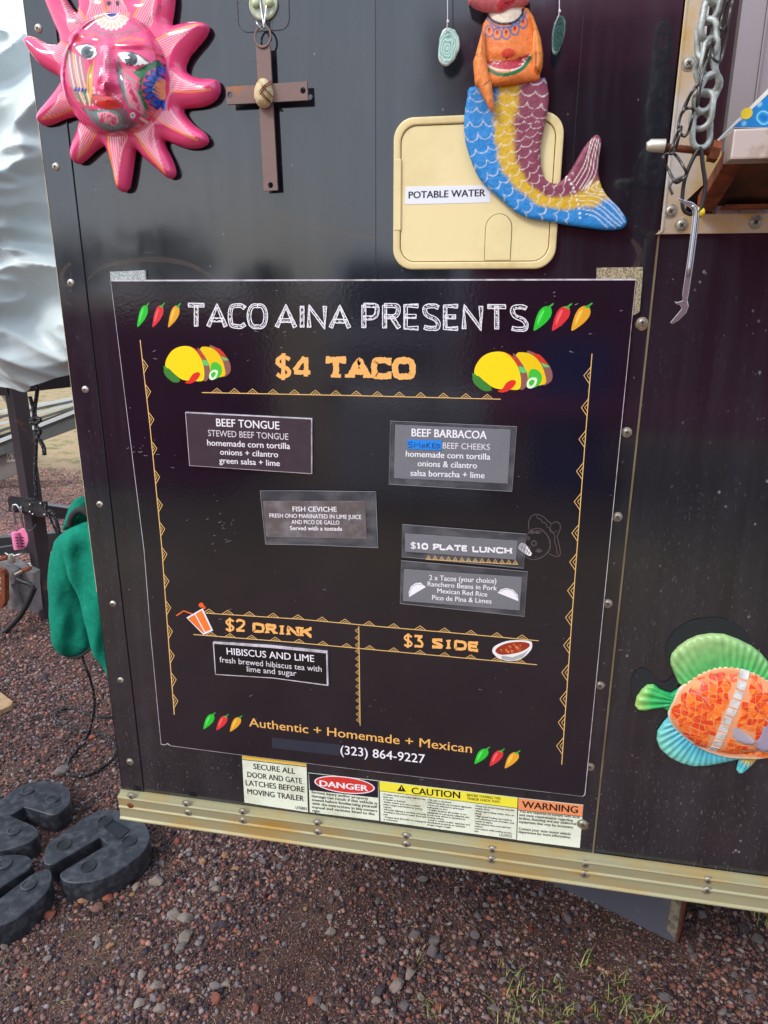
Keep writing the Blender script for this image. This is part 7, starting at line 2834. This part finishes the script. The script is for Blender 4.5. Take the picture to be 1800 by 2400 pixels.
for i in range(nu + 1):
    u = i / nu
    px = -420 + 750 * u
    py_b = interp(bot, px, 0)
    pbm = W(px, py_b, 1.58)
    X = pbm[0]
    for j in range(nv_ + 1):
        v = j / nv_
        zt = 2.33 + 0.05 * math.sin(X * 3)
        z = pbm[2] + (zt - pbm[2]) * min(1, v * 1.22)
        y = 1.58
        # ridged folds, mostly hanging diagonally
        def rid(a, b, c):
            n_ = noise.noise(Vector((a, b, c)))
            return (1 - abs(n_) * 2.2) ** 1
        wx, wz = X + 0.18 * noise.noise(Vector((X * 2, z * 2, 7))), z + 0.18 * noise.noise(Vector((X * 2, z * 2, 17)))
        f1_ = rid(wx * 1.9 + wz * 1.2, wz * 2.6 - wx * 0.9, 1.3)
        f2_ = rid(wx * 3.6 - wz * 3.2, wz * 5.2 + wx * 2.0, 4.1)
        f3_ = rid(wx * 8 + wz * 4, wz * 11, 8.8)
        env = 0.5 + 0.5 * math.sin(min(1, v * 1.22) * math.pi)
        y -= (0.12 * f1_ + 0.085 * f2_ + 0.034 * f3_) * (0.4 + 0.6 * env) + 0.10 * math.sin(math.pi * min(1, v * 1.22))
        if v * 1.22 > 1:
            k = (v * 1.22 - 1) / .22
            y += 0.9 * k
            z = zt + 0.05 * math.sin(k * 3)
        y += 0.035 * max(0, 1 - v * 14)
        vs.append((X, y, z))
for i in range(nu):
    for j in range(nv_):
        a = i * (nv_ + 1) + j
        fs.append((a, a + nv_ + 1, a + nv_ + 2, a + 1))
m = MB()
m.add(vs, fs)
m.build('tarpaulin', TARP, None, smooth=True, label='wrinkled silver-grey tarpaulin draped over the cooker trailer at the left edge', cat='tarpaulin', fix=False)

# flatbed trailer further back
fb = thing('flatbed_trailer', 'grey flatbed trailer with white-edged slatted deck parked behind the post', 'trailer', tuple(W(60, 1100, 3.8)))
FBM = mat('grey flatbed steel', c8(92, 98, 98), 0.4, 0.2, dirt=c8(66, 68, 68), dirt_scale=6)
FBL = mat('pale painted edge', c8(206, 214, 214), 0.4)


def slope_slab(pts, y, d, name, mt):
    m = MB()
    f_ = [W(a, b, y) for a, b in pts]
    m.prism([tuple(p) for p in f_], [tuple(p + np.array((0.0, d, 0))) for p in f_])
    return m.build(name, mt, fb)


slope_slab([(-260, 1130), (0, 1036), (205, 957), (215, 990), (0, 1068), (-260, 1168)], 3.8, 0.12, 'side_rail', FBM)
slope_slab([(-260, 1122), (0, 1028), (205, 948), (206, 957), (0, 1038), (-260, 1131)], 3.78, 0.16, 'edge_strip', FBL)
slope_slab([(-260, 1178), (0, 1068), (60, 1046), (50, 1106), (0, 1127), (-260, 1235)], 3.86, 0.1, 'lower_skirt', mat('taupe skirt panel', c8(128, 122, 116), 0.5))
for k, (ya, yb) in enumerate(((1006, 942), (990, 935), (974, 930), (962, 926))):
    slope_slab([(-260, ya + 104), (0, ya), (205, yb), (205, yb + 6), (0, ya + 7), (-260, ya + 112)], 4.0 + k * .12, 0.05, 'deck_slat', FBL if k % 2 else FBM)
slope_slab([(-260, 1110), (0, 1020), (205, 946), (205, 952), (0, 1030), (-260, 1125)], 4.6, 0.03, 'deck', mat('dark deck', c8(60, 58, 66), 0.5))
m = MB()
q = [(15, 1062), (44, 1055), (44, 1080), (16, 1083)]
f_ = [W(a, b, 3.855) for a, b in q]
m.prism([tuple(p) for p in f_], [tuple(p + np.array((0, .004, 0))) for p in f_])
m.build('number_sticker', mat('pale sticker', c8(222, 222, 212), .5), fb)
p = Print(3.852)
p.text('10-20', (18, 1079), (42, 1075), 13, c8(50, 50, 54), 0.01)
p.build('lettering', PRINTM, fb)
m = MB()
for y in (4.3, 5.6):
    c = W(-120, 1150, y)
    m.lathe([(0.1, -.09), (.3, -.1), (.32, 0), (.3, .1), (.1, .09)], 20, (c[0], y, .32))
m.build('wheel', mat('worn tyre', (0.03, 0.03, 0.03), .8), fb, kind='stuff')
# pale curved tubes seen under the tarp
m = MB()
m.tube([tuple(W(*q, 2.2)) for q in curve_smooth(za([(-60, 60), (20, 120), (60, 190), (90, 280)]), 4, False)], 0.012, 8)
m.tube([tuple(W(*q, 2.2)) for q in curve_smooth(za([(-60, 100), (10, 130), (70, 230), (100, 330)]), 4, False)], 0.008, 8)
m.build('curved_tube', FBL, rig, smooth=True)
m = MB()
m.box((-4.4, 2.3, 0.85), (-2.75, 2.9, 1.15))
m.build('fire_box', BLACKM, rig)
m = MB()
m.lathe([(0.001, -.9), (.36, -.9), (.38, -.86), (.38, .5), (.36, .54), (.001, .54)], 28, (-2.2, 2.3, 1.75), axis='z')
for v_ in range(len(m.v)):
    x_, y_, z_ = m.v[v_]
    m.v[v_] = (-2.2 + (z_ - 1.75), y_, 1.62 + (x_ + 2.2))
m.box((-3.1, 2.0, 1.12), (-1.66, 2.6, 1.26))
m.build('cooker_barrel', BLACKM, rig, smooth='auto')
obox(m, (0, 0), .1, .1, 0, .1, 0) if False else None

# green cover hanging in front
GREEN = c8(14, 128, 103)
GRM = vmat('green cover fabric', rough=0.9, bs=24, bstr=0.5, bdist=0.01, wear=70, spec=.2)
gc = thing('green_cover', 'teal green fabric cover with black drawcord hanging at the trailer corner', 'cover', tuple(W(160, 1250, .9)))
gp = Paint(GREEN)
y0_ = 0.92


def fold(px, d, XZ):
    return 0.010 * np.sin(px[:, 0] * .07 + px[:, 1] * .012) + 0.006 * np.array([noise.noise(Vector((a * .03, b * .015, 2))) for a, b in px]) * 2


relief('hanging_lobe', za([(425, 1150), (385, 1190), (358, 1290), (350, 1500), (362, 1700), (400, 1880), (440, 1985), (490, 2032), (560, 2026), (620, 1995), (668, 1945), (660, 1800), (640, 1500), (560, 1200), (480, 1140)]),
       y0_, 0.004, 0.07, 0.06, GRM, gc, gp, fold, y_back=y0_ + .01)
relief('hanging_lobe', za([(430, 1148), (500, 1100), (580, 1070), (660, 1058), (760, 1060), (900, 1200), (900, 1900), (860, 2240), (790, 2230), (740, 2120), (680, 1990), (600, 1750), (540, 1550), (470, 1330), (415, 1190)]),
       y0_ - .06, 0.004, 0.07, 0.06, GRM, gc, Paint(c8(16, 134, 108)), fold, y_back=y0_ - .04)
relief('top_loop', za([(465, 1115), (490, 1010), (515, 930), (550, 885), (590, 870), (630, 885), (680, 920), (700, 1060), (640, 1075), (560, 1085), (520, 1100)]),
       y0_ + .02, 0.004, 0.04, 0.05, GRM, gc, Paint(c8(14, 122, 98)), fold, y_back=y0_ + .03)
m = MB()
m.tube([tuple(W(*q, y0_ - .05)) for q in curve_smooth(za([(500, 1085), (520, 1015), (565, 972), (610, 975), (650, 1010), (700, 1030)]), 5, False)], 0.011, 8)
m.tube([tuple(W(*q, y0_ - .02)) for q in curve_smooth(za([(480, 2030), (530, 2034), (600, 2010), (664, 1952)]), 5, False)], 0.005, 8)
m.build('drawcord', mat('black cord', (0.02, 0.02, 0.022), .8), gc, smooth=True)
m = MB()
jx = W(178, 1300, .97)[0]
m.bar((XL, 0.985, 0.66), (jx - .05, 0.985, 0.66), 0.04, 0.05)
m.tube([(jx, 0.985, 0.62), (jx, 0.985, 0.80)], 0.022, 12)
m.build('tongue_bar', BLACKM, trailer)
# cord running down to the ground and looping
zr = lambda pts: Z(pts, 0, 1500, 2.764)
dr = thing('ground_rope', 'black and white flecked cord hanging from the green cover and looping on the cinders', 'cord', tuple(G(205, 1715)))
m = MB()
top = [tuple(W(*q, y0_ - .01)) for q in zr([(530, 95), (545, 150)])]
g0 = G(*zr([(575, 590)])[0], 0.01)
t0_ = Vector(top[-1])
g0v = Vector(g0)
hang = []
for k in range(1, 9):
    t = k / 8
    pt = t0_.lerp(g0v, t)
    hang.append((pt.x + 0.03 * math.sin(t * 3.1), pt.y, pt.z))
loop1 = [tuple(G(*q, 0.008)) for q in curve_smooth(zr([(570, 600), (520, 680), (455, 765), (425, 830), (430, 862), (470, 876), (540, 880), (600, 862), (680, 812), (730, 765), (750, 700), (715, 642), (640, 602), (560, 588), (500, 578), (430, 555), (378, 525), (356, 480), (420, 442), (500, 452), (600, 490), (730, 498), (800, 480)]), 4, False)]
m.tube(top + hang + loop1, 0.0048, 8)
m.build('cord', ROPE, dr, smooth=True)
# scrap of board at the left edge
m = MB()
q = [(-60, 1600), (2, 1622), (30, 1643), (27, 1652), (0, 1664), (-60, 1680)]
f_ = [G(a, b, 0.03) for a, b in q]
m.prism([tuple(p) for p in f_], [tuple(p + np.array((0, 0, -0.022))) for p in f_])
m.build('board_scrap', mat('tan board', c8(178, 146, 108), .7, dirt=c8(140, 108, 78), dirt_scale=20), None, bevel=0.003, label='tan scrap of board lying on the cinders at the left edge', cat='board')

# ================================================================== RUBBER BASE WEIGHTS
RUB = mat('dusty black rubber', c8(38, 40, 47), 0.36, dirt=c8(84, 85, 90), dirt_scale=45, dirt_range=(0.46, 0.85), bs=220, bstr=0.25, rvar=.2)
RUBD = mat('black rubber recess', c8(24, 26, 32), 0.5)
TH = 0.062


def weight(label, outline, discs, raised, label_rect=None):
    top3 = [G(x, y, TH) for x, y in outline]
    c = np.mean(np.array(top3), 0)
    t = thing('canopy_weight', label, 'weight', (c[0], c[1], 0), 'black rubber canopy leg weights')
    m = MB()
    m.prism([tuple(p) for p in top3], [(p[0] + (p[0] - c[0]) * .012, p[1] + (p[1] - c[1]) * .012, 0.001) for p in top3])
    me = m.mesh('body', RUB)
    bm = bmesh.new()
    bm.from_mesh(me)
    ed = [e for e in bm.edges if all(abs(v.co.z - TH) < 1e-4 for v in e.verts)]
    bmesh.ops.bevel(bm, geom=ed, offset=0.0042, segments=3, affect='EDGES', profile=.5, clamp_overlap=True)
    bm.to_mesh(me)
    bm.free()
    me.polygons.foreach_set('use_smooth', [True] * len(me.polygons))
    me.set_sharp_from_angle(angle=math.radians(40))
    link(bpy.data.objects.new('body', me), t)
    for (x, y) in discs:
        p_ = G(x, y, TH)
        m = MB()
        if raised:
            m.lathe([(0.0195, 0.0005), (0.0190, 0.0036), (0.0165, 0.0050), (0.0140, 0.0050), (0.0130, 0.0032), (0.002, 0.0032)], 22, tuple(p_), axis='z')
            m.build('moulded_stud', RUB, t, smooth='auto')
        else:
            m.lathe([(0.0210, 0.0002), (0.0195, 0.0034), (0.0180, 0.0036), (0.0165, 0.0008), (0.0155, 0.0004), (0.002, 0.0004)], 22, tuple(p_), axis='z')
            m.build('moulded_recess', RUBD, t, smooth='auto')
    if label_rect:
        q = [G(x, y, TH) for x, y in label_rect]
        m = MB()
        m.prism([tuple(p + np.array((0, 0, .0006))) for p in q], [tuple(p) for p in q])
        for k in range(4):
            a, b_ = q[k], q[(k + 1) % 4]
            m.bar(a + np.array((0, 0, .001)), b_ + np.array((0, 0, .001)), 0.0022, 0.002)
        m.build('moulded_panel', RUBD, t, kind='stuff')
    return t


zw = zr
weight('black rubber canopy weight nearest the trailer rail, with sunken discs and a moulded panel',
       curve_smooth(zw([(480, 1195), (540, 1155), (600, 1120), (670, 1100), (790, 1104), (900, 1148), (958, 1220), (968, 1290), (930, 1370), (850, 1440), (760, 1500), (690, 1535), (600, 1562), (500, 1572), (430, 1566), (395, 1545), (388, 1515), (410, 1492)]), 3, False)
       + zw([(695, 1320), (645, 1277)]) + curve_smooth(zw([(392, 1425), (340, 1452), (296, 1450), (280, 1425), (284, 1385), (310, 1320), (350, 1285)]), 3, False),
       zw([(682, 1172), (840, 1302), (415, 1330), (573, 1470)]), False, zw([(675, 1216), (738, 1170), (842, 1230), (780, 1288)]))
weight('black rubber canopy weight farthest back, with raised round studs and a square slot',
       curve_smooth(zw([(0, 1030), (60, 990), (130, 945), (200, 922), (290, 910), (380, 925), (440, 962), (456, 1015), (440, 1070), (390, 1115), (345, 1132)]), 3, False)
       + zw([(320, 1130), (155, 1080), (68, 1136)]) + curve_smooth(zw([(205, 1195), (243, 1225), (245, 1260), (215, 1295), (130, 1330), (0, 1365), (-120, 1370), (-230, 1300), (-260, 1200), (-200, 1120), (-90, 1070)]), 3, False),
       zw([(178, 980), (340, 1036), (90, 1238)]), True)
weight('black rubber canopy weight lowest at the left edge, with raised studs and narrow slot',
       curve_smooth(zw([(-120, 1470), (-60, 1420), (20, 1392), (110, 1388), (170, 1395), (203, 1418), (206, 1450), (180, 1490)]), 3, False)
       + zw([(-10, 1612), (-110, 1690), (-70, 1725), (20, 1655)]) + curve_smooth(zw([(190, 1525), (260, 1488), (310, 1480), (332, 1505), (330, 1560), (295, 1640), (200, 1730), (110, 1800), (0, 1850), (-120, 1900), (-260, 1880), (-330, 1780), (-300, 1650), (-220, 1550)]), 3, False),
       zw([(28, 1455), (185, 1590)]), True)
# ================================================================== BEHIND THE CAMERA: what the glossy sheet mirrors
def canopy_tent(x, y, w, d, h, colr, label, wall_col=None, rot=0.0):
    t = thing('market_canopy', label, 'canopy tent', (x, y, 0), 'market canopies across the lane')
    fab = mat('canopy fabric ' + label[:8], colr, 0.7)
    m = MB()
    a = [(x - w / 2, y - d / 2, h), (x + w / 2, y - d / 2, h), (x + w / 2, y + d / 2, h), (x - w / 2, y + d / 2, h)]
    m.add(a + [(x, y, h + 0.9)], [(0, 1, 4), (1, 2, 4), (2, 3, 4), (3, 0, 4)])
    b = [(p[0], p[1], h - .25) for p in a]
    m.add(a + b, [(0, 1, 5, 4), (1, 2, 6, 5), (2, 3, 7, 6), (3, 0, 4, 7)])
    m.build('roof', fab, t, fix=False)
    for p in a:
        m = MB()
        m.box((p[0] - .025, p[1] - .025, 0), (p[0] + .025, p[1] + .025, h))
        m.build('leg', ALUG, t)
    m = MB()
    m.box((x - w / 2, y - d / 2 - .01, 0.05), (x + w / 2, y - d / 2 + .01, h - .02))
    m.build('back_wall', mat('canopy wall ' + label[:8], wall_col or colr, 0.8), t)
    m = MB()
    m.box((x - w * .4, y + d * .15, 0.70), (x + w * .4, y + d * .4, 0.75))
    for sx in (-1, 1):
        m.box((x + sx * w * .36 - .02, y + d * .2, 0), (x + sx * w * .36 + .02, y + d * .35, .70))
    m.build('stall_table', mat('stall cloth ' + label[:8], wall_col or colr, .8), t)
    return t


MARO = c8(176, 34, 88)
canopy_tent(1.85, -5.4, 3.7, 3.2, 3.0, MARO, 'maroon market canopy with solid back wall behind the photographer')

def draped_table(x0, x1, y0, y1, h, colr, label):
    t = thing('draped_table', label, 'table', ((x0 + x1) / 2, (y0 + y1) / 2, 0))
    cl = mat('table cloth ' + label[:6], colr, 0.75, bs=20, bstr=.3, bdist=.01)
    m = MB()
    n = 60
    ring = []
    per = [(x0, y0), (x1, y0), (x1, y1), (x0, y1)]
    for k in range(4):
        a, b = per[k], per[(k + 1) % 4]
        for i in range(n // 4):
            u = i / (n // 4)
            ring.append((a[0] + (b[0] - a[0]) * u, a[1] + (b[1] - a[1]) * u))
    top = [(x, y, h) for x, y in ring]
    cx, cy = (x0 + x1) / 2, (y0 + y1) / 2
    low = [(x + (x - cx) * .03 * (1 + math.sin(i * 1.9)), y + (y - cy) * .05 * (1 + math.sin(i * 1.9)), 0.03) for i, (x, y) in enumerate(ring)]
    m.prism(top, low, cap=False)
    m.add(top, [tuple(range(len(top)))])
    m.build('cloth', cl, t, fix=True)
    m = MB()
    for sx in (x0 + .08, x1 - .12):
        for sy in (y0 + .08, y1 - .12):
            m.box((sx, sy, 0), (sx + .03, sy + .03, h - .01))
    m.build('legs', ALUG, t, kind='stuff')


draped_table(-3.5, -1.65, -5.3, -4.1, 1.38, c8(150, 26, 74), 'tall display table draped in crimson cloth behind the photographer')
draped_table(0.70, 1.25, -5.4, -4.7, 1.15, c8(28, 70, 170), 'display table draped in royal blue cloth under the maroon canopy')  # unseen table, added to put blue into the board's reflection


def van(x0, x1, y0, y1):
    t = thing('reflection_van', 'white panel van unseen behind the camera, added for its pale reflection', 'van', ((x0 + x1) / 2, (y0 + y1) / 2, 0))
    m = MB()
    prof = [(y1, .35), (y1, 1.05), (y1 - .1, 1.15), (y1 - .75, 2.0), (y0 + .1, 2.05), (y0, 1.95), (y0, .35)]
    m.prism([(x0, y, z) for y, z in prof], [(x1, y, z) for y, z in prof])
    m.build('body', mat('white van paint', c8(226, 228, 230), 0.25), t, bevel=0.06)
    gl = mat('van glass', (0.02, 0.025, 0.03), 0.06)
    m = MB()
    m.prism([(x0 + .18, y1 - .12, 1.20), (x1 - .18, y1 - .12, 1.20), (x1 - .25, y1 - .66, 1.90), (x0 + .25, y1 - .66, 1.90)],
            [(x0 + .18, y1 - .09, 1.215), (x1 - .18, y1 - .09, 1.215), (x1 - .25, y1 - .63, 1.915), (x0 + .25, y1 - .63, 1.915)])
    m.build('windscreen', gl, t)
    m = MB()
    m.box((x0 + .35, y1 - .01, .62), (x1 - .35, y1 + .02, .86))
    m.build('grille', BLACKM, t)
    for sx in (x0 + .17, x1 - .17):
        m = MB()
        m.lathe([(.11, 0), (.10, .02), (.05, .03)], 14, (sx, y1, .80))
        m.v = [(p[0], 2 * y1 - p[1], p[2]) for p in m.v]
        m.build('headlight', ALUG, t, smooth='auto')
    for sx in (x0 + .02, x1 - .02):
        for sy in (y1 - .7, y0 + .7):
            m = MB()
            m.lathe([(.1, -.1), (.31, -.11), (.34, 0), (.31, .11), (.1, .11)], 20, (0, 0, 0), axis='z')
            m.v = [(sx + p[2], sy + p[0], .34 + p[1]) for p in m.v]
            m.build('wheel', RUBD, t, smooth='auto')


van(-1.95, -0.15, -12.6, -8.2)  # never in view; added as a pale shape for the board to mirror
draped_table(-0.75, 0.35, -4.9, -4.2, 0.75, c8(214, 212, 206), 'low table under a white cloth behind the photographer')  # added out of view so a pale patch mirrors in the board
canopy_tent(6.6, -12.0, 3, 3, 2.2, c8(30, 70, 160), 'blue market canopy farther across the lane', c8(40, 80, 170))
ct = MB()
r7 = random.Random(33)
for k in range(46):
    a0 = k / 46 * 6.283 + r7.uniform(-.05, .05)
    R0 = r7.uniform(75, 95)
    tx, ty = R0 * math.cos(a0), R0 * math.sin(a0)
    H_ = r7.uniform(4.5, 8.0)
    ct.tube([(tx, ty, 0), (tx, ty, H_ * .6)], [.3, .12], 5)
    for _ in range(330):
        a, e = r7.uniform(0, 6.28), r7.uniform(-1, 1)
        rr = r7.random() ** .4
        w_ = H_ * .62
        c = Vector((tx + w_ * rr * math.cos(a) * math.sqrt(1 - e * e), ty + w_ * rr * math.sin(a) * math.sqrt(1 - e * e), H_ * .62 + H_ * .4 * rr * e))
        u = Vector((r7.uniform(-1, 1), r7.uniform(-1, 1), r7.uniform(-1, 1))).normalized() * .55
        v = u.orthogonal().normalized() * .38
        ct.add([c - u, c + v, c + u, c - v], [(0, 1, 2, 3)])
ct.build('tree_belt', mat('far leaves', (0.05, 0.08, 0.035), 0.7), None, kind='stuff', fix=False)
